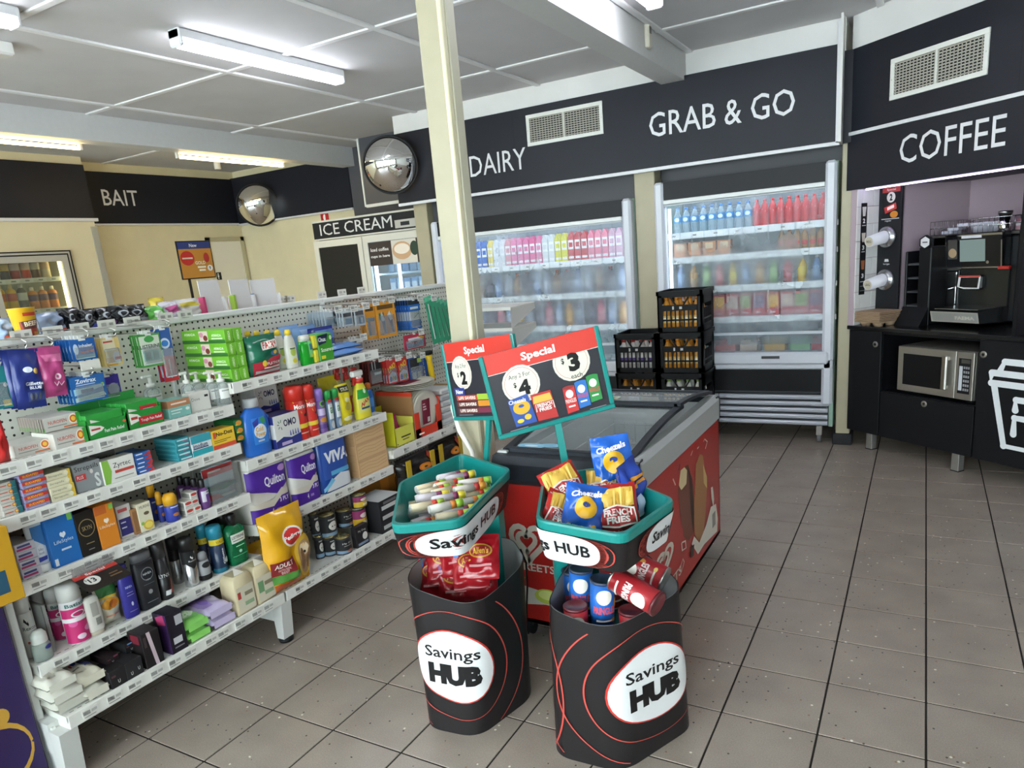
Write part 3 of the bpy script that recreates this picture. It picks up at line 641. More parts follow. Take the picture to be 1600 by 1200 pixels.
def shelf(k, z, xl, n=11, d0=XB+.012, gap=(), skip=()):
    """shelf of bay k with its surface at z and its lip front at xl"""
    y0, y1 = GY[k]+.006, GY[k+1]-.006
    m = MB().box(d0, xl-.004, y0, y1, z-.02, z, SHM).box(xl-.012, xl, y0, y1, z-.043, z+.003, mat('e3e1da', .4), .0015)
    for y in (y0, y1-.003): m.add([(d0, y, z-.02), (xl-.01, y, z-.02), (xl-.01, y, z-.043), (d0, y, z-.075), (d0, y+.003, z-.02), (xl-.01, y+.003, z-.02), (xl-.01, y+.003, z-.043), (d0, y+.003, z-.075)], [(0, 1, 2, 3), (4, 5, 6, 7), (0, 1, 5, 4), (1, 2, 6, 5), (2, 3, 7, 6)], SHM)
    for j in range(34): yy = y0+.02+j*(y1-y0-.04)/34; m.box(xl-.028, xl-.025, yy, yy+.014, z, z+.0005, mat('55534c', .7))
    s_ = gpart(m, 'shelf')
    for j in range(n):
        if j in skip: continue
        yy = y0+.04+(y1-y0-.08)*(j+.5*random.uniform(.6, 1.2))/n
        obj('price_ticket', TKM, s_, (xl+.0006-XB, yy-GY[0], z-.02), (0, 0, PI/2))
    return s_
XS, XL = -2.50, -2.40
Z1 = dict(base=.236, wash=.398, box=.680, med=.897, top=1.062); Z2 = dict(base=.236, roll=.523, laundry=.815, dish=1.146); Z3 = dict(base=.236, plate=.597)
for z in (Z1['wash'], Z1['box'], Z1['med'], Z1['top']): shelf(0, z, XS)
shelf(0, Z1['base'], XL); shelf(1, Z2['base'], XL); shelf(2, Z3['base'], XL, 14)
for z in (Z2['roll'], Z2['laundry'], Z2['dish']): shelf(1, z, XS, 10)
shelf(2, Z3['plate'], XS, 9)
# shelf on the far side that carries what stands along the top, and the small end shelves beyond the pillar
far = MB().box(-3.22, XB-.04, GY[0], GY[3], 1.375, 1.395, SHM); gpart(far, 'shelf')
for z in (1.235, 1.10, .8):
    e = MB().box(XB-.02, -2.40, GY[3]+.02, GY[3]+.36, z-.02, z, SHM)
    for x in (XB-.02, -2.403): e.add([(x, GY[3]+.02, z-.02), (x, GY[3]+.36, z-.02), (x, GY[3]+.36, z-.04), (x, GY[3]+.02, z-.14)], [(0, 1, 2, 3)], METW)
    e.box(XB-.02, -2.40, GY[3]+.355, GY[3]+.36, z-.04, z+.004, METW); gpart(e, 'end_shelf')
gpart(MB().box(XB-.03, XB+.03, GY[3]+.02, GY[3]+.05, 0, 1.40, METW), 'end_panel')
# ---------------------------------------------------------------- placing from photo pixels
def spot(zs, u0, v0, u1, vt, base=False, xf=None):
    """front-bottom-left pixel, right pixel of the front, top pixel -> (xfront, ymid, width, height)"""
    lim = (XL if base else XS)-.014
    if xf is None: xf = float(min(max(onz(u0, v0, zs)[0], -2.78), lim))
    y0, y1 = yat(xf, zs, u0), yat(xf, zs, u1)
    return xf, (y0+y1)/2, y1-y0, zat(xf, y0, vt)-zs
def spot_round(zs, u0, v0, u1, vt, asp=1., base=False, xf=None):
    """like spot, for round or oval bottles: the pixel width is the silhouette, seen at a slant"""
    lim = (XL if base else XS)-.014; uc = (u0+u1)/2
    P = onz(uc, v0, zs); x = xf if xf is not None else float(min(max(P[0], -2.78), lim))
    w = .05
    for _ in range(4):
        xc = x-w*asp/2; yc = yat(xc, zs, uc); dv = np.array([xc, yc, zs+.05])-CAM; dep = float(RM[2] @ dv); dx, dy = abs(dv[0]), abs(dv[1]); q = math.hypot(dx, dy)
        w = (u1-u0)*dep/F/math.sqrt((dx/q)**2+(asp*dy/q)**2)
    xc = x-w*asp/2; yc = yat(xc, zs, uc); return x, yc, w, zat(xc, yc, vt)-zs
# ================================================================ things on the shelving
def B(zs, q, d, name, label, cat, c, dec=(), side=None, top=None, n=1, back=0, base=False, group=None, xf=None, yaw=0., b=.0015):
    xf, ym, w, h = spot(zs, *q, base=base, xf=xf); out = []
    if (n > 1 or back) and not group: group = label
    hh = h/n
    for k in range(n):
        jx = random.uniform(-.004, .0) if n > 1 else 0; jy = random.uniform(-.0025, .0025) if n > 1 else 0
        loc = (xf-d/2+jx, ym+jy, zs+k*hh)
        lb_ = instack(label, k, n) if n > 1 else label
        if k == 0: o = carton(name, lb_, cat, w, d, hh-.0006, c, dec, side, top, loc, (0, 0, PI/2+yaw), group, b); o0 = o
        else: o = dup(o0, loc, None, lb_)
        out.append(o)
        for r in range(back): out.append(dup(o0, (loc[0]-(r+1)*(d+.002), loc[1], loc[2])))
    return out
def C(zs, q, asp, name, label, cat, body, cap, dec=(), prof=None, capprof=None, back=0, base=False, group=None, xf=None, pw=2., bmat=None, capname='cap', step=None, rough=.3, capmat=None, yaw=0.):
    xf, ym, w, h = spot_round(zs, *q, asp=asp, base=base, xf=xf); d = w*asp
    if back and not group: group = label
    o = bottle(name, inrow(label, 0) if back else label, cat, w, d, h, body, cap, dec, prof, capprof, (xf-d/2, ym, zs), (0, 0, PI/2+yaw), group, pw, bmat, capname, rough, capmat)
    for r in range(back): dup(o, (xf-d/2-(r+1)*(step or d+.004), ym+random.uniform(-.003, .003), zs), None, inrow(label, r+1))
    return o
def K(zs, q, t, name, label, cat, c, dec=(), base=False, group=None, xf=None, lean=0., yaw=0., **k):
    xf, ym, w, h = spot(zs, *q, base=base, xf=xf)
    return bag(name, label, cat, w, h, t, c, dec, (xf-t/2, ym, zs), (lean, 0, PI/2+yaw), group, **k)
CAN = [(.96, 0), (1, .02), (1, .78), (.8, .84), (.62, .86)]; CANCAP = [(.92, .80), (.92, .94), (.80, .99), (.4, 1.)]
SPRAY = [(.96, 0), (1, .02), (1, .72)]; SPRAYCAP = [(1, .72), (1, .93), (.88, .985), (.5, 1.)]
# ---- top medicine shelf
z = Z1['top']
K(z, (0, 725, 24, 662), .05, 'zip_case', 'red zipped case at the near end of the top medicine shelf', 'case', 'b3201f', [('e', .9, .55, .04, .04, 'd9d0c8')], wr=.002, seal=.02, xf=-2.52)
nz = [('t', 'NUROFEN', .36, .62, .5, .24, 'c04030', .01), ('e', .8, .6, .13, .36, 'f2e6d8'), ('e', .8, .6, .10, .28, 'd8641f'), ('e', .8, .6, .06, .17, 'eec24a'), ('r', .08, .6, .3, .36, '8a867c'), ('r', .5, .9, .1, .2, 'd86a3a')]
B(z, (26, 717, 84, 697), .12, 'medicine_box', 'grey medicine box with an orange sun disc lying beside the red case', 'box', 'c6c3ba', nz)
B(z, (88, 707, 139, 679), .13, 'medicine_box', 'grey medicine box with orange disc and green end, lower one of a pair', 'box', 'c6c3ba', nz+[('r', .88, 1, 0, 1, '3a9a3c')])
o_ = spot(z, 88, 707, 139, 679)
B(z+o_[3]+.001, (72, 683, 128, 655), .16, 'medicine_box', 'grey medicine box with orange disc stacked on its twin', 'box', 'c9c6be', nz+[('r', .88, 1, 0, 1, '3a9a3c')], side=[('r', 0, 1, 0, 1, '8c8078'), ('r', 0, 1, 0, .3, '5d8a4c')]+[('r', .1*k, .1*k+.05, 0, 1, '756b62') for k in range(10)], xf=-2.56)
gp = [('p', [(.1, .2), (.1, .8), (.42, .62), (.5, .5), (.42, .34)], 'e8e6dc'), ('r', .14, .38, .45, .55, 'b03a30'), ('r', .58, .86, .55, .65, 'eef4ea')]
for nm, q, xx, lb, dd in (('a', (140, 692, 202, 664), -2.515, 'green pain-relief display tray with white arrow and Fast Pain Relief print', [('p', [(.06, .3), (.06, .9), (.34, .74), (.42, .6), (.34, .45)], 'e8e6dc'), ('r', .1, .32, .55, .66, 'b03a30'), ('t', 'Fast Pain Relief', .66, .4, .5, .2, 'f0f4ec', .015), ('p', [(.93, .62), (.98, .72), (.93, .82), (.88, .72)], 'd8643a')]), ('b', (203, 677, 257, 646), -2.515, 'green and red pain-relief display tray with Tough Pain Relief print', [('p', [(.06, .3), (.06, .95), (.3, .8), (.38, .62), (.3, .42)], 'e8e6dc'), ('r', .1, .28, .55, .7, 'b03a30'), ('r', .3, 1, .2, .62, 'b5242a'), ('t', 'Tough Pain Relief', .66, .4, .6, .2, 'f2e8e4', .015)])):
    xf, ym, w, h = spot(z, *q, xf=xx); d = .15
    tr = MB().box(-w/2, w/2, -d/2, -d/2+.003, 0, h, mat('248b35', .4)).box(-w/2, -w/2+.003, -d/2, d/2, 0, h*1.2, mat('248b35', .4)).box(w/2-.003, w/2, -d/2, d/2, 0, h*1.2, mat('248b35', .4)).box(-w/2, w/2, -d/2, d/2, 0, .003, mat('248b35', .4)).box(-w/2, w/2, d/2-.003, d/2, 0, h*1.9, mat('2a9440', .4))
    tr.decals(boxS(w, d, h), dd); t_ = tr.build('display_tray', loc=(xf-d/2, ym, z), rot=(0, 0, PI/2), label=lb, cat='tray')
    bw = w*.9
    for k in range(4):
        m = MB().box(-bw/2, bw/2, -.014, .014, 0, h*1.42, mat('2f9a3d', .4), .001).decals(boxS(bw, .028, h*1.42), gp if nm == 'a' else [('p', [(.05, .35), (.05, .8), (.3, .7), (.36, .58)], 'e6e4da'), ('r', .4, .95, .5, .8, 'b5242a'), ('r', .5, .84, .62, .68, 'f0e6e2')])
        m.build('medicine_box', loc=(xf-.02-k*.030, ym, z+.0035), rot=(0, 0, PI/2), label=inrow('green medicine box standing in the '+('Fast' if nm == 'a' else 'Tough')+' Pain Relief tray', k), cat='box', group='boxes in the '+('first' if nm == 'a' else 'second')+' green tray')
B(z, (266, 663, 300, 628), .09, 'tape_box', 'teal and terracotta medical tape box beside the green trays', 'box', '7fb7ae', [('r', 0, 1, .6, 1, 'b9805a'), ('r', .15, .85, .76, .85, 'ecd9c8'), ('e', .85, .4, .09, .09, 'dfe8e2'), ('r', .1, .6, .4, .46, 'dfe8e2'), ('r', .1, .5, .25, .3, 'dfe8e2')], side=[('r', 0, 1, .6, 1, 'a8714c')], xf=-2.53)
B(z, (300, 650, 331, 616), .04, 'soap_box', 'white soap box with thin script lettering', 'box', 'dcdad2', [('t', 'Dove', .3, .65, .4, .16, '6b6a66', .0), ('r', .74, .92, .68, .8, '2c2c2e')], side=[('r', .1, .9, .3, .34, 'c8c4ba')], back=0, xf=-2.55)
pump = [(.94, 0), (1, .02), (1, .55), (.9, .62), (.42, .68), (.36, .70)]
def pumpb(q, label, xf):
    xf, ym, w, h = spot_round(z, *q, asp=.8, xf=xf)
    o = bottle('pump_bottle', label, 'bottle', w, w*.8, h, 'd9dcd8', None, [('r', .2, .8, .2, .5, 'e6e6e0'), ('r', .3, .7, .42, .45, '9a9c98')], pump, None, (xf-w*.4, ym, z), group='clear pump bottles on the top medicine shelf', bmat=clear('dfe6e4', .22))
    MB().lathe([(.25*w, .69*h), (.25*w, .78*h), (.1*w, .79*h), (.1*w, .93*h)], mat('e6e4dc', .4), 14).box(-.5*w, .16*w, -.1*w, .1*w, .93*h, h, mat('e6e4dc', .4), .003).build('pump_head', o)
for q, xx, lb in (((232, 633, 257, 586), -2.72, 'alone at the pegboard'), ((290, 640, 309, 581), -2.60, 'behind the white soap box'), ((305, 640, 324, 581), -2.64, 'beside the soap box'), ((326, 642, 345, 580), -2.56, 'just behind the last one'), ((340, 645, 363, 580), -2.525, 'at the shelf edge')): pumpb(q, 'clear pump bottle of hand gel with a white pump head, '+lb, xx)
# ---- medicine shelf
z = Z1['med']
B(z, (8, 810, 38, 758), .10, 'medicine_box', 'small grey and teal medicine box with orange sun disc in a stack', 'box', 'c5c2ba', [('r', .72, 1, 0, 1, '2a6d74'), ('e', .66, .5, .11, .3, 'e0742a'), ('e', .66, .5, .06, .17, 'efc860'), ('r', .06, .5, .45, .6, 'c0533e')], n=5, xf=-2.525)
B(z, (45, 804, 82, 733), .10, 'medicine_box', 'orange and lilac cold medicine box in a tall stack', 'box', '8583a8', [('r', 0, 1, .5, 1, 'c83a2c'), ('t', 'SUDAFED', .45, .74, .66, .30, 'f0b63a', .03), ('r', .1, .8, .2, .3, 'b9b7cf')], n=6)
B(z, (83, 790, 120, 742), .10, 'lozenge_box', 'cream lozenge box with yellow end in a stack of four', 'box', 'd9d2b2', [('r', .86, 1, 0, 1, 'd9b43a'), ('t', 'Strepsils', .38, .5, .58, .36, '6a6454', .0), ('e', .82, .55, .09, .3, 'e6dfc0')], n=4)
B(z, (122, 772, 165, 728), .05, 'lozenge_box', 'grey lozenge box with red PLUS flash standing beside the cream stack', 'box', '8d9092', [('t', 'Strepsils', .48, .8, .85, .22, '2f3234', .0), ('r', .04, .40, .42, .62, 'c2393a'), ('t', 'PLUS', .2, .52, .22, .12, 'f0e0de', .01), ('t', 'S', .78, .3, .2, .5, 'd5d8d6', .03), ('e', .62, .64, .06, .08, 'd8d0cc')])
B(z+.068, (90, 741, 143, 722), .06, 'lozenge_box', 'pale grey lozenge box lying behind the PLUS box', 'box', 'b9b5ae', [('t', 'Strepsils', .3, .5, .45, .4, '5a5750', .0), ('e', .86, .5, .08, .35, '7f8a90')], xf=-2.60)
B(z, (92, 775, 143, 741), .06, 'lozenge_box', 'grey lozenge carton lying under the pale lozenge box', 'box', '9b958c', [('r', .05, .5, .5, .7, '6f6a62')], xf=-2.60)
B(z, (166, 759, 215, 722), .05, 'allergy_box', 'white and lime allergy tablet box with a red line', 'box', 'e0ded6', [('p', [(0, 0), (0, 1), (.2, 1), (.26, .5), (.16, 0)], '86b64a'), ('t', 'Zyrtec', .6, .68, .55, .26, '2d2d2d', .0), ('r', .35, .95, .38, .5, 'c44a40'), ('r', .3, .9, .15, .19, '9b9890')])
B(z, (150, 750, 187, 711), .05, 'allergy_box', 'grey allergy tablet box standing behind the white and lime one', 'box', '8f8c88', [('t', 'Zyrtec', .55, .75, .8, .2, '2d2d2d', .0)], xf=-2.64)
B(z, (217, 746, 242, 710), .11, 'pain_tablets', 'blue and red tablet packet in a stack of five', 'box', '2f62a8', [('p', [(.5, 0), (1, 1), (1, 0)], 'c83a38'), ('r', .1, .5, .5, .75, 'dfe6ee')], n=5, side=[('r', 0, 1, .1, .9, '2a4f8c')])
B(z, (280, 727, 302, 687), .13, 'sinus_tablets', 'teal tablet packet in a stack of five', 'box', '2f8f9a', [('r', .15, .9, .35, .65, 'b9dfe2'), ('r', .5, .9, .12, .26, 'c0668a')], n=5, side=[('r', .05, .95, .45, .55, '7fc0c6')])
B(z, (303, 721, 334, 683), .10, 'stomach_tablets', 'white and teal tablet box beside the teal stack', 'box', 'dfe4e2', [('r', 0, 1, 0, .3, '2fa3ad'), ('r', 0, 1, .62, 1, '3aa0ae'), ('t', 'imodium', .42, .5, .7, .2, '2c3a66', .02), ('r', .05, .8, .34, .39, '2c3a66')])
B(z, (335, 713, 370, 675), .07, 'alertness_tablets', 'yellow and red No-Doz tablet box', 'box', 'ecc23a', [('r', 0, 1, 0, .24, 'd4553a'), ('t', 'No-Doz', .55, .78, .72, .2, '23211e', .03), ('r', .06, .18, .6, .92, 'd4553a'), ('r', .06, .8, .44, .47, '5a4a20'), ('r', .06, .6, .35, .38, '5a4a20')])
B(z, (371, 704, 384, 657), .13, 'throat_lozenges', 'dark green lozenge box with an orange fruit picture in a stack of three', 'box', '1f6a34', [('e', .5, .5, .35, .35, 'e2933a'), ('r', .1, .4, .2, .4, 'd8d24a')], n=3, side=[('r', .2, .9, .4, .6, '2f8044')], xf=-2.53)
# ---- shelf of small boxes and tubes
z = Z1['box']
B(z, (38, 907, 68, 853), .11, 'tablet_box', 'white tablet packet with magenta flash in a stack of four', 'box', 'c9c6cf', [('r', .05, .8, .2, .45, 'b0366e'), ('r', .1, .76, .55, .8, '3f4a80')], n=4)
C(z, (56, 893, 83, 818), .45, 'gel_tube', 'white and blue gel tube standing on its cap', 'tube', 'd5dbe4', 'e2e2de', [('p', [(.2, .95), (.8, .95), (.8, .5), (.2, .7)], '3f7fc0'), ('e', .5, .42, .22, .14, 'e6e8ec'), ('t', 'Silky', .5, .45, .28, .07, '3a4a6a', .0), ('t', 'Smooth', .5, .38, .32, .06, '3a4a6a', .0), ('p', [(.25, .3), (.8, .3), (.8, .22), (.25, .2)], '34449a')], [(.62, .15), (.72, .17), (.95, .6), (1., .99), (1., 1.)], [(.7, 0), (.72, .01), (.72, .15)], pw=2.4)
B(z, (87, 876, 130, 813), .10, 'blue_carton', 'bright blue carton with a white heart and a green corner flash', 'box', '1f6cb8', [('t', 'LifeStyles', .5, .48, .68, .09, 'e6eef6', .0), ('e', .46, .62, .055, .045, 'e6eef6'), ('e', .56, .62, .055, .045, 'e6eef6'), ('p', [(.41, .605), (.61, .605), (.51, .54)], 'e6eef6'), ('r', .78, .95, .85, .99, '7fc45a'), ('r', .04, .16, .04, .18, 'dfe4ea'), ('r', .35, .7, .3, .34, 'c9dcec')], xf=-2.52)
B(z, (131, 867, 160, 804), .12, 'black_carton', 'black carton with a gold circle mark', 'box', '25211f', [('e', .5, .62, .42, .2, 'a08a5c'), ('e', .5, .62, .38, .18, '25211f'), ('t', 'SKYN', .5, .62, .5, .1, 'b7a06c', .0), ('r', .3, .72, .26, .28, 'a08a5c'), ('r', .35, .66, .12, .14, '8d8a86')], xf=-2.52)
B(z, (161, 856, 190, 794), .12, 'orange_carton', 'orange carton with a white heart beside the black carton', 'box', 'dd8626', [('r', 0, .6, .8, 1, 'c4642a'), ('t', 'LifeStyles', .5, .5, .8, .08, 'f4e6d2', .0), ('e', .44, .64, .07, .045, 'f4e6d2'), ('e', .56, .64, .07, .045, 'f4e6d2'), ('p', [(.37, .63), (.63, .63), (.5, .56)], 'f4e6d2'), ('r', .75, .96, .86, .98, '7fc45a')], xf=-2.52)
B(z, (191, 843, 213, 793), .12, 'plaster_box', 'white and indigo medical box with red print on top', 'box', 'd9d6d2', [('r', .05, 1, .08, .6, '37347a'), ('r', .1, .75, .8, .9, 'c05a5a'), ('r', .15, .5, .46, .5, 'cfd0e0'), ('r', .15, .5, .3, .34, 'cfd0e0')])
B(z, (213, 836, 222, 797), .05, 'cardboard_box', 'small plain brown cardboard box between the medical box and the eye-drop box', 'box', 'a5784c', [('r', .1, .9, .1, .9, '8f6540')])
B(z, (222, 833, 243, 789), .06, 'eye_drop_box', 'cream and yellow eye-drop box with curved stripes', 'box', 'e3dcc0', [('t', 'MURINE', .55, .86, .75, .1, '5a564e', .0), ('e', .6, .62, .2, .06, '7b6a50'), ('e', .6, .2, .38, .16, 'e0b83a'), ('e', .6, .2, .28, .11, 'efd66a'), ('e', .2, .3, .12, .06, '8fb84a')])
sun = [('r', .2, .8, .35, .55, '34459a'), ('r', .3, .7, .5, .54, 'cfd6ec'), ('e', .5, .25, .14, .06, 'c77a3a')]
C(z, (238, 824, 252, 757), .7, 'sunscreen_bottle', 'blue sunscreen bottle with green sticker on a yellow cap behind the eye-drop box', 'bottle', '2b3a92', 'dfa31e', sun, capprof=[(.8, .66), (.8, .95), (.65, 1.)], prof=[(.94, 0), (1, .02), (1, .55), (.8, .66)], xf=-2.60)
C(z, (250, 822, 260, 768), .9, 'sunscreen_bottle', 'blue roll-on sunscreen with yellow dome cap further back beside its twin', 'bottle', '2b3a92', 'dfa31e', sun, capprof=[(.96, .58), (.96, .85), (.7, .97), (.3, 1)], prof=[(.94, 0), (1, .02), (1, .55), (.94, .58)], xf=-2.56)
C(z, (261, 817, 282, 770), .9, 'sunscreen_bottle', 'blue roll-on sunscreen with a yellow dome cap at the shelf edge', 'bottle', '2f3f9e', 'e2a824', sun, capprof=[(.96, .58), (.96, .85), (.7, .97), (.3, 1)], prof=[(.94, 0), (1, .02), (1, .55), (.94, .58)])
for u0, v0, u1, vt, nn in ((292, 809, 304, 785, 2), (304.5, 806, 315, 770, 3)):
    B(z, (u0, v0, u1, vt), .06, 'lip_balm_box', 'tiny white lip balm box with a red oval in a short stack', 'box', 'd4d1c8', [('e', .5, .66, .42, .2, 'c4453c'), ('r', .2, .8, .2, .3, 'a9a6a0')], n=nn, group='tiny lip balm boxes', side=[('r', .1, .9, .2, .8, '9a978f')])
C(z, (314, 800, 330, 749), .9, 'mouthwash_bottle', 'small purple liquid bottle with black cap beside the lip balm', 'bottle', '6b3f7c', '1f1d20', [('r', .2, .8, .25, .62, 'cfc8d4'), ('r', .45, .85, .2, .5, '6a3a86'), ('r', .5, .75, .56, .59, '3a3440')], capprof=[(.5, .72), (.52, .74), (.52, .98), (.48, 1.)], prof=[(.94, 0), (1, .03), (1, .62), (.5, .72)], back=3, step=.045)
xf, ym, w, h = spot(z, 332, 789, 378, 738)
o = empty('travel_kit', (xf-.03, ym, z), (0, 0, PI/2), label='clear zip travel kit with red header, toothpaste and toothbrush inside', cat='travel kit')
MB().box(-w/2, w/2, .0, .004, .0, h*1.05, mat('a9bac4', .3)).decals(lambda u, v, l: ((u-.5)*w, -l, v*h*1.05), [('r', 0, 1, .72, .97, 'b8383a'), ('r', .2, .6, .82, .87, 'e8d0cc'), ('r', .02, .98, .5, .7, 'c2d4de')]).build('backing_card', o)
MB().lathe([(.008, -w*.48), (.014, -w*.44), (.015, w*.15), (.009, w*.28), (.009, w*.42)], mat('1f6f58', .35), 14, (0, -.018, h*.42), axis='x').build('toothpaste_tube', o)
MB().box(-w*.5, w*.42, -.012, -.004, h*.08, h*.17, mat('dfe0da', .4), .003).decals(lambda u, v, l: ((u-.5)*w, -.012-l, v*h), [('p', [(.02, .06), (.5, .06), (.35, .22), (.02, .26)], 'c33b35')]).build('toothbrush', o)
MB().box(-w/2, w/2, -.036, -.034, 0, h*1.0, clear('eef2f2', .10)).build('clear_front', o)
# ---- toiletries shelf
z = Z1['wash']
C(z, (56, 1039, 83, 984), .8, 'roll_on_deodorant', 'clear roll-on deodorant with white dome cap and blue oval label', 'bottle', 'c9d2cc', 'd6d8d2', [('e', .66, .42, .16, .07, '2f3a86')], capprof=[(.8, .56), (.84, .6), (.8, .85), (.5, .98), (.2, 1)], prof=[(.9, 0), (1, .04), (1, .45), (.8, .58)], bmat=clear('cfdcd4', .4), xf=-2.515)
C(z, (44, 1012, 66, 928), 1, 'deodorant_can', 'white deodorant can with a black tick mark', 'can', 'd9d6d0', 'd0cfca', [('l', [(.3, .62), (.42, .54), (.7, .76)], .03, '2a2a2a'), ('t', 'Rexona', .5, .48, .6, .06, '3a3a3a', .0), ('e', .3, .26, .05, .02, 'd9664a'), ('e', .6, .2, .05, .02, 'd95a6a')], SPRAY, SPRAYCAP, xf=-2.57)
pk = [('r', 0, 1, .02, .60, 'c22a6c'), ('e', .3, .35, .12, .05, 'd85a98'), ('e', .7, .22, .14, .05, 'd88ab4'), ('e', .5, .5, .2, .05, 'e6dce0'), ('e', .5, .5, .15, .035, 'b02560'), ('r', 0, 1, .38, .45, 'e2dcde'), ('t', 'Batiste', .5, .66, .6, .06, '1f6a62', .02), ('e', .45, .12, .12, .045, 'e9d3de')]
C(z, (66, 1008, 84, 922), 1, 'dry_shampoo_can', 'pink flowered dry shampoo can furthest back behind its twins', 'can', 'd8d4d4', 'd3d2ce', pk, SPRAY, SPRAYCAP, xf=-2.66)
C(z, (88, 1006, 110, 917), 1, 'dry_shampoo_can', 'pink flowered dry shampoo can in the second row', 'can', 'd8d4d4', 'd3d2ce', pk, SPRAY, SPRAYCAP, xf=-2.60)
C(z, (108, 1013, 141, 910), 1, 'dry_shampoo_can', 'pink flowered dry shampoo can standing at the shelf edge', 'can', 'dcd8d8', 'd6d5d0', pk, SPRAY, SPRAYCAP)
MB().box(-.006, .006, -.05, .05, 0, .17, clear('d0d0cc', .3)).box(-.007, -.005, -.051, -.049, 0, .17, mat('3a3a3a', .5)).build('shelf_divider', loc=(-2.60, yat(-2.55, z, 88)-.004, z), rot=(0, 0, PI/2), label='narrow clear shelf divider between the dry shampoo cans', cat='divider')
C(z, (142, 999, 165, 932), .5, 'conditioner_bottle', 'white upside-down conditioner bottle showing its barcode', 'bottle', 'd9d5cc', 'c9bda8', [('r', .3, .75, .5, .85, 'a9a59c'), ('r', .45, .78, .25, .45, 'bfbbb2')]+[('r', .46+.04*k, .48+.04*k, .26, .44, '4a4844') for k in range(8)], [(.86, .1), (.98, .14), (1, .75), (.9, .93), (.6, 1.)], [(.8, 0), (.84, .01), (.84, .1)], pw=2.6, capname='cap')
K(z, (163, 982, 196, 920), .05, 'refill_pouch', 'yellow and green hand-wash refill pouch', 'pouch', 'dfd7c2', [('r', .05, .95, .72, .96, '2f6a34'), ('r', .04, .96, .67, .72, 'd9b43a'), ('e', .5, .52, .4, .14, 'dd9a2c'), ('e', .6, .5, .2, .1, 'c9702a'), ('r', .2, .8, .22, .26, 'c98a70')], wr=.003, seal=.03, pv=5)
C(z, (197, 971, 219, 882), .55, 'lotion_bottle', 'violet-blue body lotion bottle with white drop mark', 'bottle', '322f8c', '2c2a80', [('t', 'NIVEA', .5, .58, .5, .05, 'dcdcee', .02), ('e', .5, .58, .34, .045, '2a3a9a'), ('t', 'NIVEA', .5, .58, .44, .04, 'e6e8f2', .02), ('r', .3, .7, .47, .48, 'b9b9dc'), ('r', .28, .72, .42, .43, 'b9b9dc'), ('e', .5, .26, .07, .04, 'dfe4f2'), ('r', .25, .75, .12, .13, 'a9a9d0')], [(.92, 0), (1, .03), (1, .5), (.92, .72), (.66, .84), (.5, .88)], [(.5, .88), (.5, .98), (.45, 1)], pw=2.3)
C(z, (221, 957, 251, 863), .5, 'shower_gel_bottle', 'black shower gel bottle with a round mark and grey cap', 'bottle', '25262b', '6a6b70', [('e', .52, .62, .3, .115, '8d9094'), ('e', .52, .62, .27, .1, '25262b'), ('t', 'NIVEA', .52, .63, .42, .04, 'cfd2d6', .02), ('t', 'MEN', .52, .52, .2, .025, 'b9bcc0', .0), ('r', .25, .78, .44, .445, '8d9094'), ('e', .5, .3, .1, .04, '9da0a4'), ('r', .25, .8, .12, .13, '8d9094')], [(.9, 0), (1, .03), (1, .82), (.94, .86)], [(.92, .86), (.92, .97), (.86, 1)], pw=3.4)
C(z, (251, 940, 272, 845), 1, 'body_spray_can', 'black body spray can with a red and white blade graphic', 'can', '1d1c1e', '2b2a2c', [('t', 'LYNX', .42, .42, .5, .06, 'dcdcdc', .0), ('p', [(.55, .1), (.7, .1), (.82, .36), (.7, .34)], 'b0412e'), ('p', [(.3, .08), (.52, .08), (.6, .16), (.34, .16)], 'd6d6d6')], SPRAY, SPRAYCAP)
C(z, (272, 930, 288, 838), 1, 'deodorant_can', 'black and silver deodorant can furthest back', 'can', 'b9b9b9', '222224', [('r', 0, 1, .5, .72, '242426')], SPRAY, SPRAYCAP, xf=-2.60, bmat=mat('b5b5b6', .25, .8))
C(z, (291, 922, 313, 839), 1, 'deodorant_can', 'black and silver deodorant can with a white tick at the shelf edge', 'can', 'c2c2c2', '1f1f21', [('r', 0, 1, .48, .73, '242426'), ('l', [(.42, .62), (.5, .57), (.66, .69)], .02, 'e6e6e6'), ('t', 'Rexona', .52, .53, .4, .035, 'e0e0e0', .0), ('p', [(.2, .48), (.8, .48), (.5, .36)], '2b2b2d')], SPRAY, SPRAYCAP, bmat=mat('c4c4c6', .25, .85))
C(z, (313, 912, 332, 862), .8, 'roll_on_deodorant', 'grey roll-on deodorant with black base beside the silver can', 'bottle', '9d9da0', '8a8a8e', [('r', 0, 1, .02, .2, '1f1f20'), ('e', .5, .55, .25, .1, '2a2a2c')], prof=[(.9, 0), (1, .04), (1, .4), (.8, .7)], capprof=[(.78, .7), (.74, .9), (.5, .98), (.2, 1)])
gl = [('r', 0, 1, .60, .72, 'd8c02c'), ('t', 'VALUE', .55, .66, .5, .06, '6a5a14', .0), ('t', 'Gillette', .52, .34, .34, .09, 'e2e6ec', .03, PI/2), ('r', 0, 1, .0, .10, '1f6f84'), ('e', .68, .24, .12, .06, 'dfe6ea')]
C(z, (318, 908, 334, 819), 1, 'shave_foam_can', 'shaving foam can with teal cap and yellow band standing behind its twin', 'can', '20304c', '2a8ba4', gl, SPRAY, SPRAYCAP, xf=-2.58)
C(z, (334, 900, 357, 820), 1, 'shave_foam_can', 'shaving foam can with teal cap and yellow value band at the shelf edge', 'can', '20304c', '2a8ba4', gl, SPRAY, SPRAYCAP)
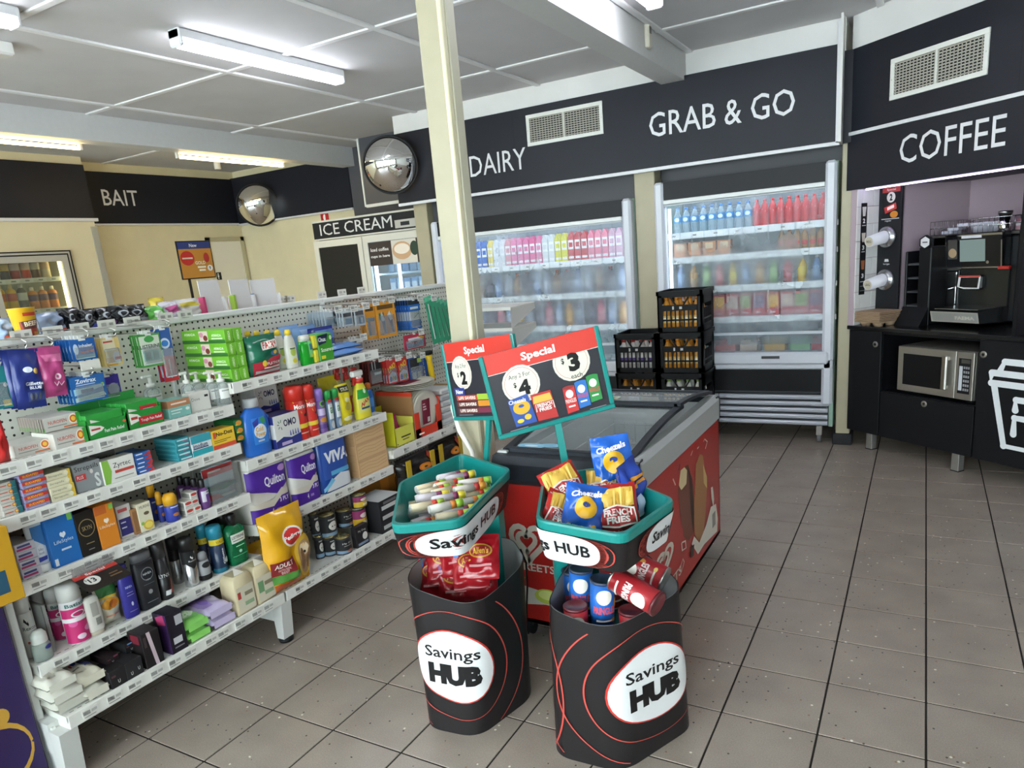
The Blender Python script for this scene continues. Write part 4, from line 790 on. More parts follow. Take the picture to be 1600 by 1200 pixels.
C(z, (359, 893, 388, 803), .55, 'mouthwash_bottle', 'large green mouthwash bottle with a white label and black cap', 'bottle', '1f7a52', '1c1c1e', [('r', .12, .9, .44, .62, 'e4e4dc'), ('t', 'LISTERINE', .5, .555, .66, .055, '1f3a34', .02), ('r', .2, .8, .48, .495, '4a5a54'), ('r', .3, .8, .36, .375, 'bfe0cc'), ('e', .5, .26, .08, .03, 'cfe6d8'), ('r', .1, .9, .18, .19, '6fb896')], [(.92, 0), (1, .03), (1, .3), (.92, .4), (1, .5), (1, .7), (.5, .8)], [(.42, .78), (.42, .96), (.36, 1)], pw=3., bmat=clear('1f8a5a', .55), back=2, step=.06)
# ---- bottom shelf of the toiletries bay
z = Z1['base']
wp = [('r', .1, .6, .3, .6, 'c9c4b2')]
def wipes(q, zz, label, c, dec, t, d, xf=None, yaw=0., group=None):
    """soft flat pack lying on its back: a pillow on its side"""
    xf, ym, w, h = spot(zz, *q, base=True, xf=xf)
    S0 = pillowS(w, d, t, 4., 5., .05, .0025, int(q[0]*7) % 97); m = MB(); nx, ny = 12, 10
    T = lambda p: (p[0], p[2]-d/2, -p[1]+t/2)
    for side in (-1, 1):
        V = [T(S0(i/nx, j/ny, 0, side)) for j in range(ny+1) for i in range(nx+1)]
        m.add(V, [(j*(nx+1)+i, j*(nx+1)+i+1, (j+1)*(nx+1)+i+1, (j+1)*(nx+1)+i) for j in range(ny) for i in range(nx)], mat(c, .3), True)
    m.decals(lambda u, v, l: T(S0(u, v, l)), dec, True, e0=2)
    m.decals(lambda u, v, l: ((u-.5)*w*.94, -d/2+.0-l-.002, t*(.18+v*.64)), [('r', .05, .95, 0, 1, c)], False, e0=1)
    return m.build('wipes_pack', loc=(xf-d/2, ym, zz), rot=(0, 0, PI/2+yaw), label=label, cat='pack', group=group)
wd = [('r', .15, .55, .2, .55, 'c4bfae'), ('r', .22, .46, .36, .42, '6a675e'), ('p', [(.6, .3), (.9, .35), (.85, .7), (.62, .65)], '3c4270'), ('e', .45, .62, .09, .09, '2e3a80'), ('e', .3, .55, .05, .05, 'b8443e')]
wipes((90, 1122, 140, 1090), z, 'white wet-wipes pack at the bottom of the near pile', 'cfccc0', [('r', .3, .9, .3, .7, 'c2beb2')], .045, .16)
wipes((84, 1108, 134, 1070), z+.045, 'blank white wet-wipes pack in the middle of the near pile', 'd5d2c6', [('r', .2, .8, .35, .6, 'c8c4b8')], .04, .16)
wipes((76, 1090, 124, 1050), z+.085, 'white wet-wipes pack with grey print on top of the near pile', 'd9d6c8', [('r', .3, .5, .2, .5, 'aaa698'), ('r', .55, .85, .3, .55, 'b5b1a4'), ('r', .25, .5, .66, .72, '77746a')], .04, .16)
wipes((137, 1100, 174, 1062), z, 'white wet-wipes pack with navy flowers under its twin', 'd6d2c2', wd, .045, .17)
wipes((127, 1080, 168, 1036), z+.045, 'white wet-wipes pack with navy flowers and blue oval on top', 'ded9c4', wd, .045, .17)
kd = [('t', 'U', .5, .3, .14, .2, 'd8d8d8', .01), ('r', .1, .35, .6, .72, '5a2f3a')]
B(z, (176, 1084, 201, 1052), .10, 'pad_box', 'small black box with a white U mark at the front', 'box', '262426', kd, base=True)
B(z, (201, 1074, 226, 1038), .10, 'pad_box', 'small black box with two white U marks', 'box', '2b2a2c', [('t', 'U', .3, .3, .12, .2, 'd8d8d8', .01), ('t', 'U', .75, .4, .12, .2, 'd8d8d8', .01)], base=True)
B(z+.06, (168, 1056, 187, 1030), .10, 'pad_box', 'small black box with a magenta end stacked on the U box', 'box', '2a2224', kd+[('r', .6, .95, .75, .95, '8a3a52')], xf=-2.47)
B(z+.066, (198, 1040, 216, 1008), .10, 'pad_box', 'small black box with blue tab stacked beside the magenta one', 'box', '242426', kd+[('r', .2, .6, .85, .98, '4a86b8')], xf=-2.47)
B(z, (231, 1052, 258, 994), .08, 'pad_box', 'tall black carton with a pale pink ribbon stripe', 'box', '231f20', [('p', [(.3, 1), (.5, 1), (.72, 0), (.52, 0)], 'c9b4bc'), ('r', .1, .25, .6, .9, '3f2f34')], side=[('r', .2, .8, .7, .95, '7a2434')], base=True)
B(z, (271, 1031, 295, 963), .08, 'pad_box', 'black and purple carton with white print', 'box', '221d28', [('r', .2, .75, .22, .38, 'c9c8cc'), ('r', .5, .95, .66, .9, 'b9b8be'), ('r', .2, .8, .12, .15, '8a888e')], side=[('r', .4, 1, 0, 1, '39234e'), ('p', [(.2, .9), (.8, 1), (.9, .75), (.3, .7)], 'b03a66')], base=True)
gw = [('r', .15, .8, .2, .8, '7fc46a'), ('e', .5, .5, .3, .2, 'd9efcc')]
wipes((297, 1020, 332, 985), z, 'lime green wipes pack at the bottom of the pile', '8fd86a', gw, .042, .15)
wipes((293, 1006, 329, 966), z+.042, 'lime green wipes pack on top of the pile', '8fd86a', gw, .042, .15)
vw = [('r', .1, .45, .2, .8, '9c83c0'), ('e', .7, .5, .2, .25, 'd9cfe8'), ('e', .35, .5, .12, .2, '7d62ac')]
wipes((333, 994, 371, 960), z, 'lilac wipes pack at the bottom of the pile', 'cdbfe0', vw, .045, .17)
wipes((327, 980, 366, 938), z+.045, 'lilac wipes pack with pale flowers on top of the pile', 'cdbfe0', vw, .045, .17)
wipes((300, 966, 330, 935), z+.045, 'lilac wipes pack pushed to the back of the shelf', 'cdbfe0', vw, .05, .15, xf=-2.60)
for k, (q, lab) in enumerate((((374, 969, 404, 906), 'beige nappy pack with red letter next to the lilac wipes'), ((405, 953, 434, 890), 'beige nappy pack with green print next to the yellow dog food bag'))):
    xf, ym, w, h = spot(z, *q, base=True); d = .09
    R = []
    for zz, s_ in ((0, .95), (.05, 1), (.75, 1), (.9, .93), (1., .72)):
        R.append([(w/2*s_*sx, d/2*s_*sy, zz*h) for sx, sy in ((-.92, -1), (.92, -1), (1, -.9), (1, .9), (.92, 1), (-.92, 1), (-1, .9), (-1, -.9))])
    m = MB().loft(R, mat('cbbd9a', .35)); m.decals(lambda u, v, l: ((u-.5)*w, -d/2-l-.001, v*h), [('r', .08, .92, .06, .72, 'd4ccb6'), ('r', .1, .26, .42, .6, 'b8433c') if k == 0 else ('r', .12, .4, .3, .6, '6f9a6c'), ('r', .4, .85, .2, .3, '8fa882'), ('r', .45, .85, .45, .55, '8a7f68')])
    m.add([(-.25*w, -.3*d, h), (.25*w, -.3*d, h), (.0, .1*d, h+.02)], [(0, 1, 2)], mat('e6e2d6', .4)); m.build('nappy_pack', loc=(xf-d/2, ym, z), rot=(0, 0, PI/2), label=lab, cat='pack')
# shelf flag: special 13
p0, p1 = onx(113, 882, -2.47), onx(180, 890, -2.47)
o = empty('price_flag', (XS+.001, float(onx(145, 890, XS)[1]), Z1['box']-.045), (0, 0, PI/2), label='black shelf flag with red Special strip and a white 13 disc', cat='sign')
m = MB().box(-.075, .075, -.10, 0, -.0015, 0, mat('2a2523', .45)); m.decals(lambda u, v, l: ((u-.5)*.15, -.10+v*.10, l), [('r', 0, 1, .78, 1, 'cc3a30'), ('t', 'Special', .5, .89, .45, .14, 'f0e6e2', .02), ('e', .28, .52, .17, .24, 'e9e6de'), ('t', '13', .28, .52, .16, .24, '222222', .03), ('t', '$', .16, .6, .04, .12, '222222', .0), ('r', .62, .9, .3, .36, '8a6a44'), ('r', .65, .85, .45, .5, '8a6a44')])
fm = m.build('flag', o, rot=(.35, 0, 0))
MB().box(-.07, .07, -.004, .001, -.004, .03, clear('e8e8e8', .2)).build('flag_holder', o)
# ================================================================ second bay: dishes, laundry, rolls, pets
z = Z2['dish']
q = (364, 604, 377, 515); xf, ym, w, h = spot(z, *q, xf=-2.53)
ar = [('t', 'ARMADA', .5, .5, .75, .28, 'd9ecc0', .02, PI/2)]
asd = [('r', 0, 1, 0, .25, '2f6a2a'), ('t', 'ARMADA', .2, .7, .26, .2, 'e2f0d0', .02), ('r', .42, .62, .15, .95, 'd9c8b8'), ('e', .47, .65, .05, .2, 'c98a9a'), ('e', .56, .4, .05, .22, '7a3a2c'), ('t', 'ARMADA', .82, .6, .22, .2, 'e2f0d0', .02), ('r', .7, .95, .3, .4, 'cfe6b8')]
for k in range(4):
    for r in range(2):
        d = .27; hh = h/4; loc = (xf-d/2, ym+r*(w+.002), z+k*hh)
        lb_ = instack('lime green long carton in the stack '+('beside the foil bag' if r else 'beside the pump bottles'), k, 4)
        if k == r == 0: o0 = carton('firelighter_box', lb_, 'box', w, d, hh-.0008, '6fb52c', ar, asd, None, loc, group='stacked lime green cartons')
        else: dup(o0, loc, None, lb_)
fb = [('r', .06, .94, .0, .34, 'b0283a'), ('p', [(.4, .34), (.94, .34), (.94, .46), (.62, .42)], 'b0283a'), ('p', [(.34, .62), (.86, .66), (.86, .86), (.34, .82)], 'ede6dc'), ('t', 'FAIRY', .60, .74, .44, .16, 'c23a2c', .03), ('e', .7, .52, .1, .06, '4a6a9a'), ('e', .74, .54, .05, .05, 'e0b23a'), ('t', 'PLATINUM', .64, .28, .5, .07, 'eed9d4', .02), ('r', .3, .9, .16, .2, 'd9c6c0'), ('e', .32, .3, .06, .08, 'd9b83a'), ('r', .08, .9, .04, .13, 'b9b0b0')]
K(z, (400, 597, 446, 527), .07, 'dishwasher_tablet_bag', 'green and red foil bag of dishwasher tablets standing at the shelf edge', 'bag', '1d6a50', fb, wr=.004, seal=.04, rough=.16)
K(z, (391, 597, 434, 532), .06, 'dishwasher_tablet_bag', 'green and red foil dishwasher bag half hidden behind its twin', 'bag', '1d6a50', fb, xf=-2.62, wr=.004, seal=.04, rough=.16, seed=3)
LEM = [('r', .15, .85, .12, .56, 'dfe4c8'), ('e', .5, .42, .24, .1, 'b9cc5a'), ('r', .25, .75, .5, .53, '4a6a4a'), ('e', .55, .2, .2, .06, 'e0d23a')]
C(z, (449, 586, 467, 515), .55, 'dishwashing_liquid', 'white dishwashing liquid bottle with yellow cap in a row going back', 'bottle', 'dad8cc', 'e3c52a', LEM, [(.9, 0), (1, .03), (1, .5), (.85, .7), (.62, .84), (.4, .86)], [(.42, .86), (.46, .93), (.30, 1.)], pw=2.5, back=4, step=.065)
0 and C(z, (398, 570, 412, 516), .55, 'dishwashing_liquid', 'dishwashing liquid bottle with yellow cap behind the foil bags', 'bottle', 'dad8cc', 'e3c52a', (), [(.9, 0), (1, .03), (1, .5), (.85, .7), (.62, .84), (.4, .86)], [(.42, .86), (.46, .93), (.30, 1.)], pw=2.5, xf=-2.72)
C(z, (471, 580, 491, 524), .6, 'disinfectant_bottle', 'bright green liquid bottle with a wide white cap', 'bottle', '27b83c', 'e2e2da', [('r', .5, .95, .25, .8, '7fd88a'), ('r', .6, .9, .5, .7, '2f7a9a'), ('e', .72, .3, .12, .06, 'c9d84a')], [(.92, 0), (1, .03), (1, .62), (.86, .8)], [(.8, .8), (.8, .97), (.7, 1.)], pw=2.6, bmat=clear('24c03a', .6))
o = None
xf, ym, w, h = spot(z, 501, 571, 524, 523)
m = MB()
for k in range(2): m.box(-w*.5-.03, -w*.5, -.05, .05, k*h*.5+.002, k*h*.5+h*.48, mat('d9cf3a', .8, bump=.3, gscale=120), .006)
sp = m.build('sponge_pack', loc=(xf-.05, ym, z), rot=(0, 0, PI/2), label='green scourer pack with yellow sponges showing at its side', cat='sponges')
MB().box(-w/2, w/2, -.05, .05, 0, h, mat('3f9a2c', .35), .006).decals(boxS(w, .1, h), [('p', [(.02, .6), (.02, .95), (.7, .98), (.55, .66)], '1f2a4a'), ('t', 'Chux', .3, .8, .5, .16, 'e6ebe8', .03), ('t', 'Scourers', .55, .42, .8, .14, 'e6f0d8', .02), ('r', .12, .4, .1, .22, 'e2d43a'), ('e', .85, .82, .08, .08, 'cfe6b8')]).build('wrapper', sp)
bb = [('r', .08, .92, .3, .7, '6f9ad0')]
for k, (q, zz, xx, lb) in enumerate((((524, 563, 572, 551), z, None, 'light blue cleaning cloth packet lying at the shelf edge'), ((522, 556, 566, 543), z+.022, -2.56, 'light blue cleaning cloth packet on top of the front one'))):
    xf, ym, w, h = spot(zz, *q, xf=xx); R = [[((i-.5)*w*1.0, 0, 0) for i in (0, 1)]]
    S0 = pillowS(w, .16, .03, 4, 5, .05, .002, k); m = MB(); T = lambda p: (p[0], p[2]-.08, -p[1]+.015)
    for side in (-1, 1):
        V = [T(S0(i/12, j/10, 0, side)) for j in range(11) for i in range(13)]; m.add(V, [(j*13+i, j*13+i+1, (j+1)*13+i+1, (j+1)*13+i) for j in range(10) for i in range(12)], mat('5f8fd2', .25), True)
    m.build('cloth_packet', loc=(xf-.08, ym, zz), rot=(0, 0, PI/2), label=lb, cat='packet')
for k, (q, lb) in enumerate((((494, 556, 532, 514), 'dark blue wipes bag standing behind the cloth packets'), ((470, 558, 505, 512), 'pale blue bag at the back of the dish shelf'), ((450, 560, 480, 511), 'pale blue crinkled bag beside the yellow caps'))):
    K(z, q, .06, 'cloth_bag', lb, 'bag', ('27358a', '7fa6d8', '88aedc')[k], [('r', .2, .9, .6, .9, ('5f86c8', '9dbde4', 'a5c2e6')[k]), ('r', .3, .8, .25, .4, 'c9d8ec')], xf=-2.64-.05*k, wr=.004, seed=k+4)
# ---- laundry shelf
z = Z2['laundry']
xf, ym, w, h = spot_round(z, 384, 719, 426, 622, .5)
P = [(.86, 0), (.96, .03), (1, .4), (.98, .58), (.8, .74), (.46, .83), (.40, .85)]
o = bottle('laundry_liquid', 'big blue laundry liquid bottle with handle and grey cap', 'bottle', w, w*.5, h, '2a6cc8', 'b4b6b6', [('r', .22, .78, .2, .66, '2f7fd6'), ('e', .5, .42, .24, .13, 'dfe6ec'), ('t', 'Cold', .47, .46, .28, .085, 'e0a82a', .03), ('t', 'Power', .5, .37, .36, .085, 'e0a82a', .03), ('p', [(.25, .6), (.5, .66), (.45, .54), (.28, .5)], '34409a'), ('e', .66, .6, .1, .06, '3f9a5a'), ('r', .36, .6, .24, .27, 'c8d6e8')], P, [(.42, .84), (.46, .86), (.46, .97), (.40, 1.)], (xf-w*.25, ym, z), pw=2.4, rough=.22)
MB().tube([(w*.36, 0, h*.72), (w*.53, 0, h*.62), (w*.56, 0, h*.4), (w*.47, 0, h*.24)], w*.06, mat('2a6cc8', .22), 8).build('handle', o)
om = [('t', 'OMO', .62, .72, .5, .22, '23264a', .03), ('p', [(0, 0), (1, 0), (1, .3), (.6, .24), (.3, .32), (0, .22)], '2b347e'), ('r', .2, .6, .06, .16, 'b9a8d0')]+[('l', [(.24+.05*math.cos(a), .7+.07*math.sin(a)), (.24+.12*math.cos(a), .7+.16*math.sin(a))], .013, '2f6a4a') for a in (1.2, 2.2, 3.0, 3.9, 5.0)]+[('p', [(.55+.1*k, .3), (.6+.1*k, .3), (.585+.1*k, .46), (.565+.1*k, .46)], '2b3f9a') for k in range(4)]
B(z, (434, 704, 473, 652), .10, 'washing_powder_box', 'white and navy washing powder box at the shelf edge beside the blue bottle', 'box', 'dbd9d4', om, top=[('r', 0, 1, 0, 1, '2a3478')], side=[('r', 0, 1, 0, .3, '2b347e'), ('r', 0, 1, .75, 1, '2b347e')])
_, _, _, hb = spot(z, 410, 690, 441, 652, xf=-2.66)
B(z, (408, 690, 441, 650), .10, 'washing_powder_box', 'washing powder box underneath the raised one at the back', 'box', 'dbd9d4', om, xf=-2.66)
B(z+hb+.003, (404, 652, 438, 607), .10, 'washing_powder_box', 'washing powder box raised on another at the back of the shelf', 'box', 'dbd9d4', om, xf=-2.66)
mo = [('t', 'Mortein', .5, .62, .56, .085, 'f2e4dc', .03), ('l', [(.2, .72), (.45, .5), (.8, .45), (.3, .36)], .012, 'e0a830'), ('e', .62, .45, .1, .03, '4a3a34'), ('r', .15, .85, .22, .30, 'e2c63a'), ('r', .3, .7, .12, .14, 'e6b8a8')]
C(z, (455, 693, 484, 602), 1, 'insect_spray_can', 'red insect spray can at the shelf edge next to the washing powder', 'can', 'c62c22', 'd03226', mo, SPRAY, SPRAYCAP)
C(z, (477, 687, 500, 600), 1, 'insect_spray_can', 'red insect spray can touching the purple can', 'can', 'c62c22', 'd03226', mo, SPRAY, SPRAYCAP)
C(z, (452, 676, 468, 607), 1, 'insect_spray_can', 'red insect spray can behind the other two', 'can', 'c62c22', 'd03226', mo, SPRAY, SPRAYCAP, xf=-2.63)
C(z, (497, 680, 513, 607), 1, 'air_freshener_can', 'purple air freshener can with a lilac cap', 'can', '7a5a9c', '8f70c0', [('e', .5, .66, .22, .07, '6fae4a'), ('e', .5, .66, .14, .045, '3a3a5a'), ('r', .1, .9, .4, .55, 'c3b5d6'), ('e', .5, .3, .3, .06, 'c98a3a'), ('r', .1, .9, .1, .2, '5a3f86')], SPRAY, SPRAYCAP)
gd = [('r', .1, .9, .7, .78, 'b83a34'), ('r', .08, .92, .28, .66, 'dfe2de'), ('t', 'G8', .5, .5, .5, .16, '2a7a44', .03), ('e', .5, .14, .3, .1, 'c6c9c8')]
C(z, (514, 677, 524, 610), .8, 'cleaner_bottle', 'green-topped grey spray cleaner next to the purple can', 'bottle', '6f86a0', '2f9a4a', gd, [(.9, 0), (1, .03), (1, .74)], [(1, .74), (1, .95), (.8, 1)], pw=2.8)
C(z, (525, 671, 535, 607), .8, 'cleaner_bottle', 'green-topped grey spray cleaner next to the yellow wipes', 'bottle', '6f86a0', '2f9a4a', gd, [(.9, 0), (1, .03), (1, .74)], [(1, .74), (1, .95), (.8, 1)], pw=2.8)
K(z, (537, 669, 556, 603), .05, 'wipes_pouch', 'upright yellow wipes pouch with a black banner', 'pouch', 'e3d02c', [('p', [(.08, .82), (.1, .96), (.9, .96), (.8, .8)], '23221c'), ('t', 'STRIKE', .5, .88, .55, .08, 'eee6c0', .02), ('e', .5, .62, .16, .06, 'd9d2a0'), ('e', .5, .45, .25, .1, 'b8a640'), ('e', .5, .16, .35, .06, 'e9e2b0')], wr=.002, seal=.03)
K(z, (512, 668, 540, 592), .06, 'wipes_pouch', 'yellow foil pouch at the back of the laundry shelf', 'pouch', 'e3d02c', [('r', .2, .8, .5, .7, '6a5a18')], xf=-2.66, wr=.004, seed=9)
def trigger(q, label, body, neck, head, dec, xf=None, bm=None):
    xf, ym, w, h = spot_round(z, *q, asp=.55, xf=xf)
    o = bottle('spray_bottle', label, 'bottle', w, w*.55, h, body, None, dec, [(.94, 0), (1, .03), (1, .42), (.72, .62), (.5, .72), (.42, .74)], None, (xf-w*.28, ym, z), pw=2.7, bmat=bm)
    t = MB().lathe([(.24*w, .73*h), (.26*w, .82*h)], mat(neck, .4), 14).build('collar', o)
    t = MB().box(-.46*w, .30*w, -.14*w, .14*w, .86*h, .98*h, mat(head, .35), .006).box(-.16*w, .16*w, -.13*w, .13*w, .8*h, .88*h, mat(head, .35), .004).add([(-.3*w, -.06*w, .88*h), (-.2*w, -.06*w, .88*h), (-.34*w, -.06*w, .7*h), (-.42*w, -.06*w, .71*h), (-.3*w, .06*w, .88*h), (-.2*w, .06*w, .88*h), (-.34*w, .06*w, .7*h), (-.42*w, .06*w, .71*h)], [(0, 1, 2, 3), (4, 5, 6, 7), (0, 1, 5, 4), (1, 2, 6, 5), (2, 3, 7, 6), (3, 0, 4, 7)], mat('c23028', .35))
    t.build('trigger_head', o)
aj = [('r', .05, .95, .42, .60, '2f9a3c'), ('e', .6, .56, .12, .05, 'cfe6c8'), ('r', .08, .92, .06, .42, 'd9d67a'), ('t', 'AJAX', .5, .33, .66, .11, 'c8302a', .04, .18), ('r', .2, .8, .2, .24, '2a4a7a'), ('r', .08, .92, .03, .14, 'e0d23a')]
trigger((556, 660, 580, 577), 'yellow and green spray cleaner with white trigger head at the shelf edge', 'e0d63c', 'c6322a', 'e4e2dc', aj)
for k in range(3): trigger((530+13*k, 643, 543+13*k, 572), 'red-headed spray cleaner in the back row, '+('next to the yellow foil pouch', 'between its two twins', 'behind the yellow and green spray cleaner')[k], 'c9c66a', 'c6322a', 'b82a24', [('r', .1, .9, .06, .4, 'b0443a')], xf=-2.66)
C(z, (574, 648, 586, 598), .7, 'cleaner_bottle', 'slim blue cleaner bottle with orange cap behind the yellow spray cleaner', 'bottle', '2a6ab8', 'd9762a', [('r', .1, .9, .2, .5, '4f92d4')], [(.9, 0), (1, .03), (1, .65), (.6, .8)], [(.62, .8), (.6, .95), (.4, 1)], pw=2.6, xf=-2.58)
# ---- rolls shelf
z = Z2['roll']
def rolls(q, label, c, dec, d, band):
    xf, ym, w, h = spot(z, *q); n = 64
    def out(s_): 
        r = []
        for i in range(n): a = 2*PI*i/n; ca, sa = math.cos(a), math.sin(a); r.append((math.copysign(abs(ca)**.32, ca)*w/2*s_, math.copysign(abs(sa)**.32, sa)*d/2*s_))
        return r
    R = [[(x, y, zz*h) for x, y in out(s_)] for zz, s_ in ((0, .94), (.03, 1), (.5, .99), (.96, 1), (1., .95))]
    m = MB().loft(R, [mat(c, .25)]*3+[mat('d9d6ce', .3)])
    def S(u, v, l):
        x = (u-.5)*w; y = -(d/2)*max(0, 1-abs(2*(u-.5))**6.25)**(1/6.25); return (x, y-l-.002, v*h)
    m.decals(S, dec, True)
    o = m.build('paper_roll_pack', loc=(xf-d/2, ym, z), rot=(0, 0, PI/2), label=label, cat='paper rolls')
    for sx in (-1, 1): MB().lathe([(.2*w, h), (.2*w, h+.001), (.06*w, h+.0015), (.055*w, h-.001)], mat('cfccc2', .6), 20, (sx*w*.25, -d*.2, 0)).build('roll_end', o)
    return o
qd = [('p', [(.02, .95), (.98, .95), (.98, .6), (.8, .5), (.62, .42), (.4, .5), (.2, .55), (.02, .6)], '4b2590'), ('t', 'Quilton', .62, .68, .5, .2, 'ece8f2', .02), ('p', [(.02, .36), (.3, .3), (.55, .36), (.75, .5), (.9, .46), (.9, .38), (.7, .34), (.5, .22), (.02, .27)], 'cfc7b8'), ('p', [(.02, .27), (.5, .22), (.72, .36), (.98, .36), (.98, .02), (.02, .02)], '4b2590'), ('t', '3 PLY', .78, .29, .24, .08, 'ece8f2', .02), ('t', '4', .46, .14, .05, .1, 'ece8f2', .02), ('r', .55, .66, .11, .16, '9a83c4'), ('e', .82, .86, .1, .06, 'b58ac8')]
rolls((399, 823, 461, 737), 'purple four-roll toilet paper pack at the near end of the rolls shelf', 'd8d3cc', qd, .22, '4b2590')
rolls((462, 800, 506, 716), 'purple four-roll toilet paper pack beside the blue paper towels', 'd8d3cc', qd, .22, '4b2590')
rolls((507, 776, 553, 690), 'blue paper towel pack with large white lettering', '2c4f9c', [('r', .02, .98, .25, .93, '2c4f9c'), ('t', 'VIVA', .55, .64, .78, .22, 'e8ebf0', .05), ('p', [(.1, .03), (.98, .03), (.98, .25), (.6, .3), (.3, .22)], 'd9dce0'), ('r', .3, .9, .3, .38, '5fb0dc'), ('p', [(.05, .03), (.4, .2), (.3, .26), (.05, .1)], '7cc0e4')], .2, '2c4f9c')
B(z, (563, 748, 608, 672), .20, 'tissue_box', 'tan wood-grain tissue box in a stack of three', 'box', 'c9a074', [('r', .03, .97, .1, .9, 'd9b486')]+[('l', [(.05, .3+.2*k), (.3, .38+.2*k), (.6, .28+.2*k), (.95, .4+.2*k)], .012, 'b98a5a') for k in range(3)], n=3, side=[('l', [(.05, .4), (.5, .5), (.95, .4)], .012, 'b98a5a')])
# ---- pet food on the bottom shelf
z = Z2['base']
pd = [('e', .55, .66, .2, .13, 'e6ddd0'), ('e', .55, .66, .17, .105, 'c22f2c'), ('t', 'Pedigree', .58, .66, .4, .07, 'f0e8e0', .03, .12), ('r', .04, .5, .24, .42, '8a2a2c'), ('t', 'ADULT', .27, .36, .36, .06, 'efe6dc', .02), ('t', 'WITH REAL', .27, .30, .24, .03, 'e6c8c0', .0), ('t', 'BEEF', .27, .265, .14, .03, 'e6c8c0', .0), ('p', [(.04, .24), (.55, .24), (.6, .14), (.04, .14)], '4f8a3a'), ('e', .78, .36, .24, .28, 'e0b43c'), ('e', .78, .34, .17, .22, 'b08a62'), ('e', .77, .44, .1, .08, 'd9c4a4'), ('e', .71, .32, .05, .14, '8a6444'), ('e', .87, .3, .05, .14, '8a6444'), ('e', .77, .4, .025, .018, '2a201c'), ('p', [(.04, .13), (.6, .13), (.5, .03), (.06, .03)], 'a8502c')]
K(z, (434, 933, 496, 812), .09, 'dog_food_bag', 'large shiny yellow dog food bag slumped at the bay joint', 'bag', 'dda41c', pd, base=True, xf=-2.385, wr=.007, seal=.03, pv=6, rough=.14, yaw=.0)
K(z, (393, 905, 440, 862), .10, 'dog_food_bag', 'yellow dog food bag pushed behind the large one', 'bag', 'dda41c', [('r', .1, .9, .3, .5, '7a4a2a')], xf=-2.58, wr=.007, seed=5, rough=.16)
TIN = [(.97, 0), (.97, .03), (.94, .05), (.94, .92), (.97, .95), (.97, 1.)]
dg = [('r', 0, 1, .12, .88, '2a2a2c'), ('e', .5, .52, .2, .2, 'dcd8d0'), ('e', .44, .5, .03, .03, '2a2a2c'), ('e', .56, .5, .03, .03, '2a2a2c'), ('r', 0, 1, .08, .24, '7f9ab4'), ('r', .3, .8, .78, .84, 'a9a6a0')]
dg2 = [('r', 0, 1, .12, .88, '29292b'), ('t', 'My Dog', .5, .66, .5, .12, 'dcdad4', .0), ('r', .3, .7, .5, .53, 'a9a6a0'), ('p', [(0, .08), (1, .08), (1, .3), (.5, .22), (0, .28)], '7f9ab4'), ('e', .6, .2, .2, .07, 'b06a4a')]
def tin(q, zz, label, xf=None, dec=dg, c='3a3a3c'):
    xf, ym, w, h = spot_round(zz, *q, base=True, xf=xf); m = MB().lathe([(r*w/2, t*h) for r, t in TIN], mat(c, .4, .4), 24)
    m.decals(cylS([(r*w/2, t*h) for r, t in TIN], h), dec, True); o = m.build('pet_food_tin', loc=(xf-w/2, ym, zz), rot=(0, 0, PI/2), label=label, cat='tin', group='small dog food tins')
    l = MB().lathe([(.45*w, h-.002), (.44*w, h+.001), (.1*w, h+.001)], mat('c2b478', .25, .8), 20).build('lid', o); MB().box(-.1*w, .1*w, -.3*w, .05*w, h+.001, h+.004, mat('c9bd86', .25, .8), .001).build('ring_pull', l)
    return h
h1 = tin((523, 877, 551, 838), z, 'black dog food tin standing alone at the shelf edge', dec=dg2)
tin((506, 873, 528, 838), z, 'black dog food tin in the bottom row of the pile', xf=-2.47)
tin((494, 870, 508, 838), z, 'black dog food tin in the bottom row of the pile', xf=-2.50)
tin((500, 838, 528, 803), z+h1+.001, 'black dog food tin with a dog face in the upper row of the pile', xf=-2.48)
tin((488, 838, 502, 802), z+h1+.001, 'black dog food tin in the upper row beside the dog-face tin', xf=-2.53)
tin((526, 834, 553, 796), z+h1+.001, 'black dog food tin in the upper row nearest the maroon tins', xf=-2.50, dec=dg2)
tin((524, 864, 540, 834), z, 'black dog food tin supporting the upper row at the back', xf=-2.50)
mr_ = [('r', 0, 1, .5, .92, '86285a'), ('r', 0, 1, .1, .5, 'd0ad2c'), ('e', .5, .66, .18, .12, 'd9c8c0'), ('r', .4, .8, .2, .36, 'e6e0d0')]
hh = tin((550, 861, 575, 824), z, 'maroon and yellow pet food tin at the bottom of its stack', xf=-2.46, dec=mr_)
h2_ = tin((549, 826, 575, 793), z+hh+.001, 'maroon and yellow pet food tin in the middle of its stack', xf=-2.46, dec=mr_); tin((549, 795, 574, 772), z+hh+h2_+.002, 'maroon and yellow pet food tin on top of its stack', xf=-2.46, dec=mr_)
B(z, (559, 862, 578, 826), .03, 'pet_food_pouch', 'small black dog food sachet box leaning before the maroon tins', 'box', '2a2729', [('t', 'My Dog', .5, .75, .6, .12, 'dcd8d2', .0), ('e', .7, .45, .2, .18, 'e0dcd4'), ('r', .1, .9, .08, .2, '7a8aa4')], base=True)
B(z, (598, 856, 630, 785), .16, 'black_carton_stack', 'black carton with a white lid at the far end of the bottom shelf', 'box', '2a2a2d', [('r', .1, .9, .1, .22, 'b9bab8'), ('r', .1, .9, .4, .52, 'b9bab8'), ('r', .1, .9, .7, .82, 'c9cac8'), ('r', .2, .8, .86, .94, '6a6a6c')], top=[('r', 0, 1, 0, 1, 'c9c9c9')], base=True)
